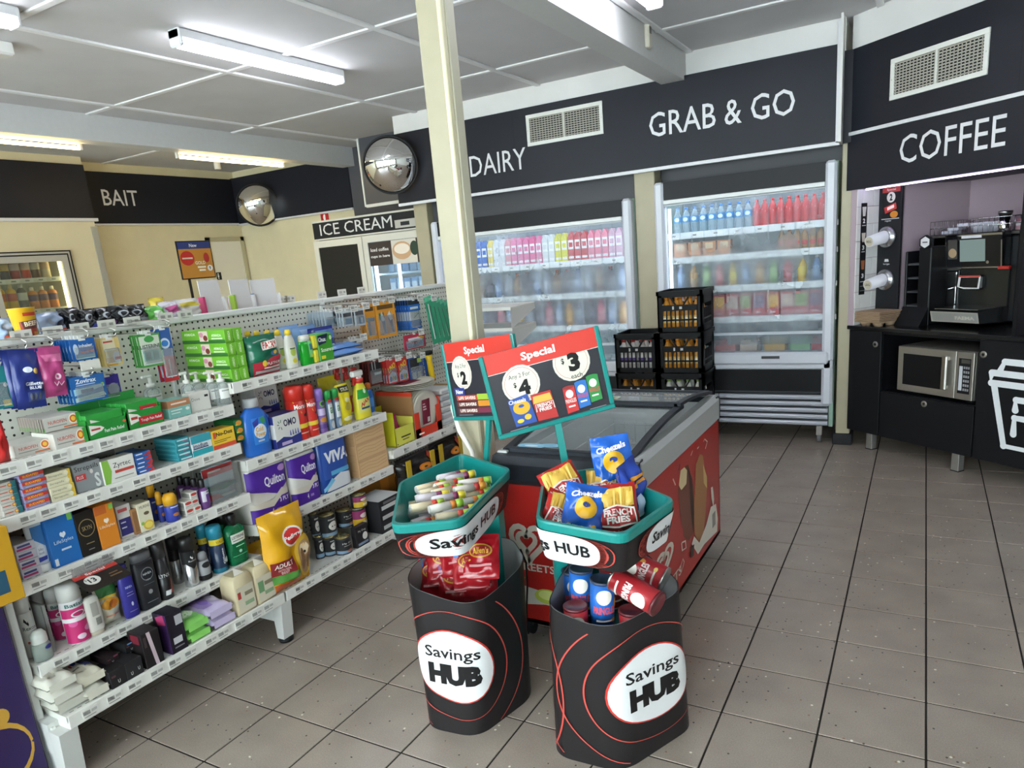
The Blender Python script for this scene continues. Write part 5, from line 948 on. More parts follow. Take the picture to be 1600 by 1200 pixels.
# ================================================================ third bay
z = Z3['base']
B(z, (600, 800, 640, 750), .3, 'charcoal_carton', 'orange and brown carton at the back below the plate shelf', 'box', 'b0702a', [('p', [(.5, 0), (.6, 0), (.7, 1), (.55, 1)], 'd0a25a'), ('r', 0, .3, 0, 1, 'c07c30')], xf=-2.64)
for k, (q, xx, lb) in enumerate((((640, 800, 690, 690), -2.50, 'black shopping bag with yellow handle and orange citrus print under the plate shelf'), ((690, 780, 732, 672), -2.52, 'black shopping bag with red and orange prints next to its twin'))):
    xf, ym, w, h = spot(z, *q, base=True, xf=xx)
    h = min(h, .28)
    o = bag('shopping_bag', lb, 'bag', w, h, .12, '221f1d', [('e', .6, .72, .16, .08, 'd0722a'), ('e', .6, .72, .12, .055, 'e0902e'), ('e', .6, .72, .04, .02, '3a2a1a'), ('e', .2, .5, .12, .07, 'c9702a'), ('p', [(.75, .9), (.9, .95), (.95, .75), (.8, .7)], 'c8452a')], (xf-.06, ym, z), wr=.006, seed=k, pv=7)
    MB().box(-w*.44, -w*.32, -.066, -.058, h*.3, h*.98, mat('c9a82a', .5)).build('handle_strap', o); MB().box(w*.28, w*.4, -.066, -.058, h*.5, h*.98, mat('c9a82a', .5)).build('handle_strap', o)
z = Z3['plate']
xf, ym, w, h = spot(z, 620, 704, 649, 668, xf=-2.53); d = .22
m = MB().box(-w/2, w/2, -d/2, -d/2+.003, 0, h*.9, mat('d9d65a', .45)).box(-w/2, -w/2+.003, -d/2, d/2, 0, h*1.7, mat('c9c62a', .45)).box(w/2-.003, w/2, -d/2, d/2, 0, h*1.2, mat('d9d65a', .45)).box(-w/2, w/2, -d/2, d/2, 0, .003, mat('d9d65a', .45)).box(-w/2, w/2, d/2-.003, d/2, 0, h*1.7, mat('c9c62a', .45))
m.decals(boxS(w, d, h*.9), [('r', .3, .8, .4, .48, '4a4a2a'), ('r', .35, .7, .25, .31, '6a6a3a'), ('e', .08, .12, .03, .03, '2a2a2a')]); m.build('display_tray', loc=(xf-d/2, ym, z), rot=(0, 0, PI/2), label='yellow-green display tray nearly empty at the near end of the plate shelf', cat='tray')
bag('napkin_pack', 'magenta packet left inside the yellow-green display tray', 'packet', w*.9, h*1.3, .03, 'b02a6e', (), (xf-.08, ym, z+.004), (-.25, 0, PI/2), wr=.001, seal=.02)
xf, ym, w, h = spot(z, 651, 690, 691, 645, xf=-2.53); d = .26; red = mat('d8402a', .4); brn = mat('9c7348', .7)
m = MB().box(-w/2, w/2, -d/2, d/2, 0, .003, brn).box(-w/2, -w/2+.004, -d/2+.0, d/2, 0, h*1.75, brn).box(w/2-.004, w/2, -d/2, d/2, 0, h*1.3, red).box(-w/2, w/2, d/2-.004, d/2, 0, h*1.75, brn)
m.box(-w/2, w/2, -d/2-.003, -d/2, 0, h*.34, red).box(-w/2, -w*.32, -d/2-.003, -d/2, 0, h*.95, red).box(w*.32, w/2, -d/2-.003, -d/2, 0, h*1.0, red).box(-w/2-.0006, -w/2, -d/2, d/2, h*1.6, h*1.75, red)
m.decals(boxS(w, d+.007, h), [('r', .1, .3, .1, .16, 'f2e0d8')]); m.build('display_tray', loc=(xf-d/2, ym, z), rot=(0, 0, PI/2), label='red and brown cardboard display box holding upright paper plates', cat='tray')
pr = h*.82; cz = z+.004+pr
pm = MB().lathe([(.0, .004), (pr*.7, .004), (pr*.78, .0), (pr, -.010), (pr, -.012), (pr*.76, -.003), (0, .001)], mat('dcd6c6', .6), 28, axis='y')
for k in range(7):
    o = pm.build('paper_plate') if k == 0 else obj('paper_plate', pm0)
    pm0 = o.data; o.location = (xf-.02-k*.018, ym, cz); o.rotation_euler = (.06, 0, PI/2); tag(o, inrow('cream paper plate standing upright in the red display box', k), 'plate', 'upright paper plates')
    if k == 0: MB().box(-pr*.28, pr*.3, -.0135, -.012, -pr*.55, pr*.6, mat('7d2338', .4)).decals(lambda u, v, l: ((u-.5)*pr*.58, -.0135-l, -pr*.55+v*pr*1.15), [('r', .1, .4, .8, .84, 'e6d0d0'), ('r', .1, .5, .68, .74, 'e6d0d0'), ('r', .1, .55, .58, .63, 'e6d0d0'), ('r', .6, .92, .06, .26, 'e2dcd6')]).build('label', o)
pz = z+h*1.76; pr2 = w*.62
pm = MB().lathe([(.0, 0), (pr2*.7, 0), (pr2*.8, .006), (pr2, .010), (pr2, .012), (pr2*.76, .004), (0, .004)], mat('dcd6c6', .6), 28)
for k in range(4):
    o = pm.build('paper_plate', loc=(xf-d*.45, ym+.0, pz+k*.009), label=instack('cream paper plate lying flat on top of the red display box', k, 4), cat='plate', group='flat pile of paper plates')
    if k == 3: MB().box(-pr2*.5, pr2*.5, -pr2*.25, pr2*.25, .0045, .0055, mat('7d2338', .4)).build('label', o, rot=(0, 0, PI/2))
for k in range(6):
    MB().box(-.075, .075, -.11, .11, 0, .036, mat(('d6d7d6', 'c9cbcc', 'd9d9d6')[k % 3], .3), .008).decals(boxS(.15, .22, .036), [('r', .05, .95, .3, .6, 'b9bcc0')]).build('napkin_packet', loc=(-2.66, 1.36+.004*(k % 2), z+k*.037), rot=(0, 0, PI/2), label=instack('white plastic-wrapped napkin packet in the pile behind the plates', k, 6), cat='packet', group='pile of white napkin packets')
MB().box(-.02, .02, -.1, .1, 0, .22, mat('b08a54', .6)).decals(boxS(.04, .2, .22), [('r', 0, 1, 0, .25, '5a7a4a')]).build('kraft_packet', loc=(-2.63, 1.47, z), rot=(0, 0, PI/2), label='narrow brown kraft packet at the end of the napkin pile', cat='packet')
# ================================================================ packs hanging on the pegboard
def hook(x, y, z, card=True):
    m = MB().tube([(XB, y, z), (x+.03, y, z), (x+.045, y, z+.012)], .0024, STEEL, 6).tube([(XB, y, z+.03), (x+.02, y, z+.03), (x+.046, y, z+.020)], .002, STEEL, 6)
    h_ = gpart(m, 'peg_hook')
    if card: obj('price_ticket', TKM, h_, (x+.048-XB, y-GY[0], z+.005), (0, 0, PI/2)); return h_
def hang(name, label, cat, q, x, c, dec=(), n=1, gap=.012, t=.012, kind='card', fan=0., hk=True, wr=.003, seed=0, rough=.3, bmat=None):
    u0, v0, u1, v1 = q; um, vm = (u0+u1)/2, (v0+v1)/2
    yL, yR = float(onx(u0, vm, x)[1]), float(onx(u1, vm, x)[1]); zT, zB = float(onx(um, v0, x)[2]), float(onx(um, v1, x)[2]); w, h = yR-yL, zT-zB; ym = (yL+yR)/2
    gr = 'hanging '+name.replace('_', ' ')+' row' if n > 1 else None
    for k in range(n):
        loc = (x-t/2-k*gap, ym+random.uniform(-.003, .003)*(k > 0), zB)
        lb_ = inrow(label, k) if n > 1 else label
        if k == 0:
            if kind == 'bag': o0 = bag(name, lb_, cat, w, h, t, c, dec, loc, (0, fan, PI/2), gr, wr=wr, seed=seed, seal=.08, rough=rough)
            else:
                m = MB().box(-w/2, w/2, -.0012, .0012, 0, h, bmat or mat(c, rough))
                if t > .004: m.box(-w*.40, w*.40, -t/2, -.001, h*.08, h*.62, clear('dfe8ec', .22, .08), .004)
                m.decals(lambda u, v, l: ((u-.5)*w, -.0012-l, v*h), dec); m.box(-.012, .012, -.0016, .0016, h-.006, h+.012, mat('dfe0dc', .4))
                o0 = m.build(name, loc=loc, rot=(0, fan, PI/2), label=lb_, cat=cat, group=gr)
        else: dup(o0, loc, None, lb_)
    if hk: hook(x, ym, zT+.004, ym > .3)
hang('razor_pack', 'teal razor pack with yellow handle at the near end of the pegboard', 'pack', (-14, 572, 15, 640), -2.60, '1f7f86', [('r', .5, .95, .05, .2, 'd9c23a'), ('e', .85, .55, .12, .05, 'dfe6e6')])
hang('razor_bag', 'navy foil bag of disposable razors hanging beside the pink bag', 'bag', (20, 545, 68, 640), -2.60, '1f2f7a', [('e', .45, .66, .14, .05, 'c9cdd8'), ('e', .68, .63, .08, .05, 'c9a85a'), ('t', 'Gillette', .58, .42, .6, .06, 'dfe4ee', .03), ('t', 'BLUE', .6, .35, .36, .05, 'dfe4ee', .03), ('r', .3, .9, .12, .28, '3a4a86'), ('e', .4, .2, .05, .06, '6a7080'), ('e', .56, .2, .05, .06, '6a7080'), ('e', .72, .2, .05, .06, '6a7080')], n=3, gap=.045, t=.035, kind='bag', fan=.06, seed=1)
hang('razor_bag', 'pink foil bag of disposable razors with a white daisy mark', 'bag', (62, 541, 103, 621), -2.60, 'b8447e', [('e', .6, .40, .13, .065, 'ecc8da'), ('e', .6, .40, .05, .03, 'b8447e'), ('l', [(.4, .3), (.48, .22), (.58, .3), (.66, .22), (.8, .29)], .012, 'efd4e2'), ('p', [(.1, .85), (.9, .85), (.8, .7), (.2, .72)], 'cf6a98')], n=2, gap=.04, t=.035, kind='bag', fan=.05, seed=2)
hang('inhaler_card', 'blue blister card with a red stripe above a blank white ticket', 'card', (112, 529, 152, 563), -2.60, '1f5fa8', [('r', .3, .95, .35, .6, '2a3f9a'), ('r', .35, .9, .34, .42, 'c23a3a'), ('t', 'Inhaler', .6, .68, .55, .16, 'e6ecf4', .02), ('e', .18, .55, .1, .25, 'c9d8ec'), ('r', .2, .9, .05, .25, '2f8fae')], n=6, gap=.02)
y_ = float(onx(135, 571, -2.59)[1])
MB().box(-.034, .034, -.0012, .0012, -.016, .016, mat('dad8ce', .5)).build('blank_ticket', loc=(-2.565, y_, float(onx(135, 571, -2.565)[2])), rot=(0, 0, PI/2), label='blank white ticket hanging below the blue blister card', cat='ticket')
hang('plaster_pack', 'yellow and cream pack of plasters', 'pack', (161, 527, 191, 572), -2.63, 'd9c07a', [('r', .1, .75, .55, .95, 'e0d6b4'), ('r', .15, .65, .83, .89, 'b8483c'), ('r', .1, .7, .0, .3, 'cf9a2a'), ('e', .75, .3, .24, .2, 'd9d0c4'), ('r', .6, .95, .2, .3, 'c24a40')], n=3, gap=.018, t=.016)
hang('cold_sore_card', 'blue and white blister card with large white name at the top', 'card', (112, 586, 168, 628), -2.60, '2566ae', [('t', 'Zovirax', .45, .82, .6, .17, 'eef2f6', .03), ('r', .15, .7, .66, .69, 'c9d8ec'), ('p', [(.05, .3), (.95, .5), (.95, .6), (.05, .55)], '9fd0e6'), ('r', .25, .62, .36, .5, '2a4a8a'), ('p', [(.05, .05), (.95, .15), (.9, .3), (.05, .22)], 'b9d4d4'), ('e', .9, .6, .05, .05, '8fc45a')], n=6, gap=.02)
hang('lip_patch_card', 'violet blister card with a silver disc behind the blue cold-sore card', 'card', (152, 586, 190, 625), -2.66, '3f2f96', [('e', .7, .4, .24, .26, 'b9b6cc'), ('e', .25, .75, .05, .05, 'a03a6a'), ('r', .1, .5, .5, .54, '8f88c8')], n=2, gap=.02)
hang('breath_strips_card', 'green and white card of breath strips', 'card', (219, 521, 255, 573), -2.64, '4f9a4a', [('r', .06, .94, .06, .94, 'd3dcc8'), ('e', .5, .84, .22, .1, '3f9a4a'), ('t', 'LISTERINE', .5, .62, .9, .12, '2a3a34', .02), ('r', .12, .88, .18, .5, '6fb8a0'), ('r', .2, .45, .22, .45, '3f8a78'), ('r', .55, .8, .22, .45, '3f8a78')], n=4, gap=.016)
hang('toothpaste_pack', 'blue and red toothpaste blister hanging beside the breath strips', 'pack', (252, 512, 275, 597), -2.64, '2a5a9c', [('r', .0, 1, .0, .48, 'b8282c'), ('e', .5, .72, .34, .1, 'cfdcec'), ('e', .5, .72, .24, .06, '3a7ac0'), ('t', 'Colgate', .55, .24, .36, .2, 'efe4e2', .03, PI/2)], n=2, gap=.025, t=.022)
XH = -2.66
hang('pen_card', 'slim clear pen pack in the edge-on row of the far bay', 'card', (508, 486, 531, 510), XH-.06, 'b9c4cc', [('r', .1, .9, .1, .5, '6f9ab4')], n=8, gap=.02)
hang('pen_card', 'clear pen card with a light blue label next to the edge-on row', 'card', (536, 485, 552, 510), XH, 'c4ccd0', [('r', .3, .9, .1, .5, '4fa0cc'), ('r', .1, .9, .6, .85, '4a4c50')], n=4, gap=.02)
hang('pen_card', 'clear pen card with blue label beside the orange packs', 'card', (555, 481, 571, 509), XH, 'c4ccd0', [('r', .4, .95, .1, .5, '3f9ad0'), ('t', '1', .68, .3, .2, .3, 'e6eef4', .02), ('r', .1, .9, .6, .85, '4a4c50')], n=4, gap=.02)
hang('marker_card', 'orange card with dark pens, inner one of two', 'card', (572, 475, 588, 530), XH, 'e0982a', [('r', .1, .9, .5, .62, '2a4a3a'), ('r', .1, .9, .8, .92, '5a3f14'), ('r', .2, .45, .1, .5, '3a2f2a')], n=3, gap=.018)
hang('marker_card', 'orange card with grey pens and white tips, outer one of two', 'card', (589, 471, 620, 527), XH, 'e0982a', [('r', .1, .9, .8, .92, '6a4a14'), ('p', [(.2, .65), (.4, .72), (.45, .1), (.35, .1)], '5a5a78'), ('p', [(.55, .65), (.75, .72), (.85, .1), (.75, .1)], '5a5a78'), ('p', [(.15, .62), (.3, .74), (.42, .5), (.3, .45)], 'd9d4c8'), ('p', [(.55, .62), (.7, .74), (.8, .5), (.7, .45)], 'd9d4c8'), ('r', .14, .24, .5, .7, '2a6a4a')], n=4, gap=.018)
hang('pencil_pack', 'blue and white pencil pack with a black header', 'pack', (640, 468, 658, 515), XH, '2a6cc0', [('r', 0, 1, .84, 1, '2a2b30'), ('r', .0, 1, .32, .62, 'd5d6d4'), ('r', .15, .85, .69, .77, 'e6eef4'), ('l', [(.4, .4), (.9, .55)], .015, '8a8a8a')], n=7, gap=.018)
def fold(k):
    x = -2.60-.028*k; p0 = onx(668+9*k, 462+k, x); p1 = onx(683+7*k, 536-2*k, x); h = float(p0[2]-p1[2]); w = .075
    m = MB().box(-w/2, w/2, -.001, .001, 0, h, mat(('2f9a72', '3aa67c', '35a078')[k % 3], .35)).decals(lambda u, v, l: ((u-.5)*w, -.001-l, v*h), [('r', .3, .42, .1, .85, 'dfe6e0'), ('r', .55, .62, .15, .8, '4a5450'), ('r', 0, 1, .9, 1, '5fc49a')])
    m.build('glove_card', loc=(x, float(p1[1]), float(p1[2])), rot=(0, -.16-.05*k, PI/2), label=inrow('tall green plastic sleeve hanging beside the cream pillar', k), cat='sleeve', group='fanned green sleeves')
for k in range(5): fold(k)
hook(-2.60, float(onx(668, 470, -2.60)[1]), float(onx(668, 470, -2.60)[2])+.01)
hang('battery_card', 'white and black card hanging behind the cloth packets', 'card', (548, 529, 569, 547), XH, 'd5d5d0', [('r', .1, .9, .3, .55, '2a2a2c'), ('r', .1, .5, .65, .8, '4a4a4c')], n=3, gap=.02)
hang('card_game_pack', 'red and blue rounded card game pack above the yellow torch', 'pack', (632, 521, 666, 545), XH, 'b83048', [('p', [(.1, .1), (.9, .1), (.95, .6), (.5, .35), (.1, .55)], '2a4a94'), ('r', .2, .85, .5, .75, 'e2dce0'), ('p', [(.6, .8), (.95, .7), (.9, .5)], 'd9a23a')])
un = [('p', [(.1, .45), (.9, .7), (.95, .95), (.12, .72)], 'c4302c'), ('t', 'UNO', .5, .66, .75, .25, 'e2c83a', .04, .3), ('p', [(.1, .05), (.9, .05), (.9, .4), (.5, .5), (.1, .35)], 'c9cdd8'), ('e', .3, .2, .12, .12, '2a5ac0'), ('e', .55, .22, .1, .1, 'd9a23a'), ('e', .75, .2, .1, .1, '3f9a4a')]
hang('card_game_box', 'red card game box with slanted yellow UNO lettering, inner one', 'box', (606, 561, 622, 600), XH, 'c2302c', un, n=4, gap=.02, t=.016)
hang('card_game_box', 'red card game box with slanted yellow UNO lettering, outer one', 'box', (623, 557, 639, 596), XH, 'c2302c', un, n=4, gap=.02, t=.016)
hang('sewing_card', 'dark red and black card of small hardware beside the UNO boxes', 'card', (577, 562, 599, 602), XH-.04, '6a2a26', [('r', .1, .9, .55, .9, '2a2a2c'), ('l', [(.3, .6), (.3, .95)], .03, 'b9b9b9'), ('l', [(.5, .6), (.5, .95)], .03, 'b9b9b9'), ('r', .4, .9, .4, .5, 'd0d0cc')], n=4, gap=.02)
hang('battery_pack', 'blue and black battery pack next to the yellow torch', 'pack', (641, 557, 664, 597), XH, '2a4a86', [('r', .1, .7, .5, .95, '2b2d30'), ('r', .2, .45, .1, .4, '8a8f98'), ('r', .55, .8, .1, .4, '8a8f98'), ('r', .6, .9, .75, .92, '9ab84a')], n=2, gap=.02, t=.02)
p0 = onx(668, 549, XH); p1 = onx(676, 592, XH); h = float(p0[2]-p1[2])
o = empty('torch', (XH, float(p1[1]), float(p1[2])), (0, -.12, PI/2), label='yellow plastic torch hanging head up below the card game pack', cat='torch')
MB().lathe([(.017, 0), (.019, .01), (.018, h*.3), (.017, h*.7), (.027, h*.92)], mat('e0b81c', .35), 18).build('barrel', o); MB().lathe([(.028, h*.9), (.031, h*.92), (.031, h)], BLACK, 18).build('head_ring', o); MB().lathe([(.018, -.012), (.02, 0)], mat('c9641f', .4), 18).build('end_cap', o)
MB().box(-.03, .03, .02, .022, 0, h*.9, mat('2a5aa8', .4)).build('card', o)
hook(XH, float(p1[1]), float(p0[2])+.02)
for u in (573, 590, 607, 622, 640, 655):     # loose ticket strip along the far bay
    obj('price_ticket', TKM, G, (XB+.006-XB, float(onx(u, 468, XB)[1])-GY[0], 1.365), (0, 0, PI/2))
# ================================================================ along the top of the shelving
ZT = 1.42
def topy(u, v, x=-2.86): return float(onx(u, v, x)[1])
tk2 = MB().box(-.036, .036, -.0014, 0, -.020, .020, mat('dedbd2', .5)); tk2.decals(lambda u, v, l: ((u-.5)*.072, -.0014-l, (v-.5)*.04), [('r', .2+.022*q, .21+.022*q, .4, .75, '55534e') for q in range(12)]+[('r', .62, .84, .45, .7, '9a978f'), ('r', .2, .7, .22, .27, '8a877f')]); t2 = tk2.build('x'); TK2 = t2.data; bpy.data.objects.remove(t2)
for u, v in ((33, 523), (82, 514), (124, 509), (166, 505), (206, 500), (258, 494), (289, 490)):
    obj('price_ticket', TK2, G, (.018, topy(u, v, XB+.018)-GY[0], 1.425), (0, 0, PI/2))
for u, v in ((502, 456), (534, 455), (564, 449), (136, 472), (197, 466), (240, 462), (270, 458), (440, 462), (452, 460)):
    x = -3.05; p = onx(u, v, x); obj('price_ticket', TK2, G, (x-XB, float(p[1])-GY[0], 1.43), (0, 0, PI/2))
    MB().box(-.003, .003, -.001, .001, -.03, 0, STEEL).build('ticket_stem', G, (x-XB, float(p[1])-GY[0], 1.43), (0, 0, PI/2))
p = onx(46, 520, -2.875); yy = float(p[1]); hh = .098
cup = MB().lathe([(.030, 0), (.032, .002), (.043, hh), (.045, hh+.002)], mat('e0ae1c', .4), 24)
cup.decals(cylS([(.032, 0), (.0435, hh)], hh, span=.9), [('p', [(.2, 0), (.85, 0), (.85, .58), (.2, .52)], 'a83a24'), ('p', [(.25, .52), (.95, .6), (.85, .25), (.3, .25)], '5a2a24'), ('t', 'BEEF', .55, .44, .42, .17, 'efe0c0', .03, .08), ('r', .35, .75, .72, .84, 'c03a2a'), ('p', [(.6, 0), (.9, 0), (.85, .1), (.6, .14)], 'd08a3a')], True)
cup.build('noodle_cup', loc=(-2.895, yy, ZT), rot=(0, 0, PI/2), label='yellow instant noodle cup with BEEF lettering standing on the shelving top', cat='cup')
MB().box(-.045, .045, -.045, .045, 0, .02, SHM).build('top_ledge', G, (-2.895-XB, yy-GY[0], ZT-.02))
def topbag(q, c, dec, label, seed, x=-2.97, t=.07):
    u0, v0, u1, v1 = q; yL, yR = topy(u0, v0, x), topy(u1, v0, x); w = max(yR-yL, .05); h = float(onx((u0+u1)/2, v1, x)[2])-1.396
    bag('snack_bag', label, 'bag', w, max(h, .05)*1.05, t, c, dec, (x, (yL+yR)/2, 1.396), (-.12, 0, PI/2+random.uniform(-.15, .15)), None, wr=.008, seed=seed, seal=.05, rough=.2)
fl_ = [('e', .3, .6, .14, .14, '8f93a0'), ('e', .7, .5, .16, .12, '2e3346'), ('r', .1, .9, .2, .3, 'b84a34')]
topbag((-6, 520, 25, 498), '8fa3c0', fl_, 'blue-grey snack bag behind the noodle cup', 1); topbag((62, 512, 100, 489), '8fa0bc', fl_, 'blue and white mottled snack bag between the noodle cup and the black bags', 2)
for k, (u0, u1, v1, lb) in enumerate(((96, 128, 482, 'nearest to the blue mottled bag'), (120, 152, 484, 'with a blue ticket in front'), (146, 180, 481, 'with a purple edge'), (172, 206, 478, 'between the purple-edged bag and the green bag'), (196, 230, 477, 'touching the green bag'))):
    topbag((u0, 508-3*k, u1, v1), '1d1d22', [('e', .4, .6, .16, .14, 'a9acb4'), ('e', .4, .6, .1, .09, '2a2a30'), ('r', .5, .9, .2, .34, ('9aa0ac', '3f4ab0', '6a2f7a', 'b0b4bc', '8a8e98')[k])], 'black crinkled snack bag '+lb, 10+k, x=-2.99+.01*(k % 2))
topbag((228, 500, 258, 479), '5fae4a', [('e', .5, .5, .25, .2, 'd9e6d0')], 'bright green snack bag on the shelving top', 20); topbag((252, 494, 280, 472), 'c9c3cc', [('p', [(.1, .3), (.9, .5), (.8, .8), (.2, .7)], 'b0457e')], 'white and magenta snack bag on the shelving top', 21)
topbag((276, 488, 312, 468), 'cfcac6', [('r', .1, .9, .6, .8, 'c2ad3a')], 'white and yellow snack bag beside the white folders', 22); topbag((240, 492, 262, 466), 'c2ad3a', [('r', .2, .8, .3, .5, '3a3428')], 'yellow snack bag at the back of the green one', 23, x=-3.05)
bd_ = ((318, 484, 350, 438, 'c23a6c', 'white folder with a magenta spine standing on the shelving top'), (365, 479, 395, 437, '8fae3a', 'white folder with a lime spine standing next to the magenta one'), (399, 474, 432, 437, '3a5a94', 'white folder with a blue spine leaning at the end of the row'))
for k, (u0, v0, u1, v1, sc, lb) in enumerate(bd_):
    x = -3.0; yL, yR = topy(u0, v0, x), topy(u1, v0, x); h = float(onx(u0, v1, x)[2])-1.396; w = yR-yL
    m = MB().box(-w/2, w/2, -.002, .002, 0, h, mat('cfc9c8', .5)).box(-w/2-.012, -w/2, -.03, .004, 0, h*.55, mat(sc, .4)).box(w/2, w/2+.01, -.02, .004, 0, h*.5, mat('d9d6d6', .4))
    m.box(-w/2, w/2, .02, .03, 0, h*.5, mat('b9a4b4', .5)); m.build('magazine_holder', loc=(x, (yL+yR)/2, 1.396), rot=(-.05, 0, PI/2-.25*(k == 2)), label=lb, cat='folder')
# ================================================================ purple display at the near end of the shelving
o = empty('chocolate_display', (-2.74, -1.335, 0), label='tall purple cardboard display with gold rings at the near end of the shelving', cat='display')
PU = mat('2c1b52', .35)
m = MB().box(-.24, .24, -.16, .16, .02, .80, PU, .006)
m.decals(lambda u, v, l: (.24+l, -.16+u*.32, .02+v*.78), [('l', [(.62+.30*math.cos(a*.26), .20+.13*math.sin(a*.26)) for a in range(25)], .012, 'c99a3a'), ('e', .7, .36, .1, .04, 'c99a3a'), ('e', .66, .5, .06, .02, 'd9d6e0'), ('r', .1, .3, .6, .62, '6a5a9a')]); m.build('display_body', o)
MB().box(-.25, .26, -.17, .175, 0, .02, mat('1f6a66', .5)).build('base', o)
ty = MB().box(-.22, .26, -.15, .15, .80, .83, mat('c99a1f', .45)).box(.245, .315, -.16, .195, .665, .90, mat('c9971c', .45), .003).box(-.22, .22, .15, .155, .80, .98, mat('c99a1f', .45))
ty.decals(lambda u, v, l: (.315+l, -.16+u*.355, .665+v*.235), [('r', .55, .9, .15, .45, '24506a'), ('e', .75, .3, .08, .1, '5a8ab0'), ('r', .5, .8, .6, .64, '8a6a14')]); ty.build('yellow_tray', o)
# ================================================================ chest freezer
FX0, FX1, FY0, FY1 = -1.515, -.925, .175, 1.345
RED = mat('b3241f', .3, coat=.3); DKG = mat('2a2d33', .4); ALU = mat('c4c6c4', .4, .3)
CF = empty('chest_freezer', ((FX0+FX1)/2, FY0, 0), label='red chest freezer with curved sliding glass lids, full of ice creams', cat='freezer')
fw_, fd = (FX1-FX0), (FY1-FY0); hw = fw_/2
ZB, ZR, ZK = .085, .685, .80           # bottom of the red body, top of the red, top of the rim
m = MB().box(-hw, hw, 0, .012, ZB, ZR, RED, .003).box(-hw, hw, fd-.012, fd, ZB, ZR, RED).box(-hw, -hw+.012, 0, fd, ZB, ZR, RED).box(hw-.012, hw, 0, fd, ZB, ZR, RED, .003).box(-hw, hw, 0, fd, ZB, ZB+.02, DKG)
m.build('body', CF)
# print on the long right side
def FS(u, v, l): return (hw+l+.0005, u*fd, ZB+v*(ZR-ZB))
ice = MB()
def heart(cx, cz, s_, k=1.): return [(cx+s_*k*(16*math.sin(t)**3)/17, cz+s_*(13*math.cos(t)-5*math.cos(2*t)-2*math.cos(3*t)-math.cos(4*t))/17) for t in [2*PI*i/28 for i in range(29)]]
def fpx(u, v): p = onx(u, v, FX1); return (float(p[1])-FY0)/fd, (float(p[2])-ZB)/(ZR-ZB)
def fpoly(l): return [fpx(*q) for q in l]
ice.decals(FS, [('p', fpoly([(1063, 735), (1075, 725), (1083, 760), (1084, 800), (1084, 830), (1076, 845), (1068, 838), (1062, 800), (1059, 765)]), '7a4636'), ('p', fpoly([(1074, 727), (1081, 748), (1084, 800), (1083, 835), (1079, 800), (1077, 760)]), '3a241e'), ('p', fpoly([(1063, 735), (1069, 730), (1073, 735), (1072, 756), (1064, 766), (1060, 758)]), 'd9c294'),
    ('p', fpoly([(1087, 725), (1093, 709), (1098, 712), (1102, 745), (1104, 762), (1102, 800), (1098, 838), (1091, 846), (1085, 835), (1084, 790)]), 'a9764a'), ('p', fpoly([(1098, 725), (1104, 745), (1104, 763), (1099, 755)]), 'd9b878'),
    ('p', fpoly([(1080, 850), (1084, 838), (1092, 848), (1103, 820), (1110, 792), (1118, 787), (1121, 810), (1120, 830), (1100, 850), (1090, 866)]), 'dcd6c8'), ('p', fpoly([(1111, 780), (1110, 762), (1113, 760), (1115, 780), (1114, 792)]), 'dcd6c8'), ('r', *[q for q in (fpx(1112, 800)[0], fpx(1117, 800)[0])], fpx(1115, 822)[1], fpx(1115, 800)[1], '8f8a80'),
    ('p', fpoly([(1078, 855), (1084, 850), (1083, 868), (1078, 872)]), '3a2a20'), ('l', fpoly([(1064, 848), (1070, 845), (1071, 856), (1065, 860), (1064, 848)]), .006, 'e0dad0'), ('l', fpoly([(1062, 885), (1066, 873), (1068, 878), (1064, 893), (1062, 885)]), .005, 'e0b8a8'),
    ('l', fpoly([(1098, 690), (1100, 686), (1104, 690), (1101, 701)]), .005, 'efd8cc'), ('l', fpoly([(1088, 701), (1091, 698)]), .006, 'efd8cc'), ('l', fpoly([(1078, 712), (1081, 704)]), .005, 'efd8cc'), ('l', fpoly([(1050, 748), (1054, 758)]), .005, 'efd8cc'), ('l', fpoly([(1059, 735), (1061, 725)]), .005, '3a241e')], e0=1)
hc = fpx(1032, 850)
ice.decals(FS, [('l', heart(.225, .39, .10, .95), .014, 'd6cdbf'), ('l', heart(.215, .385, .055, .95), .012, 'd6cdbf'), ('t', 'STREETS', .26, .17, .30, .07, 'd6cdbf', .02)], e0=1)
ice.build('side_print', CF)
def FF(u, v, l): return (-hw+u*fw_, -l-.0005, ZB+v*(ZR-ZB))
fp = MB()
fp.decals(FF, [('l', heart(.20, .60, .15, .9), .02, 'cbbdae'), ('l', heart(.19, .60, .08, .9), .018, 'cbbdae'), ('t', 'STREETS', .22, .42, .34, .055, 'd2c6b8', .02), ('r', .9, 1., 0, 1, 'd0652a'), ('e', .5, .30, .10, .09, 'c9b83a'), ('e', .5, .31, .07, .06, 'dbd06a'), ('p', [(.0, .12), (.3, .16), (.6, .14), (.8, .2), (.8, .32), (.55, .22), (.3, .25), (0, .3)], 'd0c8bc'), ('e', .32, .22, .10, .055, 'b9c24a'), ('e', .32, .23, .07, .035, 'd6dc86'), ('p', [(.02, .3), (.12, .28), (.16, .34), (.04, .38)], '6f9a3c'), ('p', [(.42, .2), (.52, .2), (.5, .9), (.44, .9)], 'c9a82a')], e0=1)
fp.build('front_print', CF)
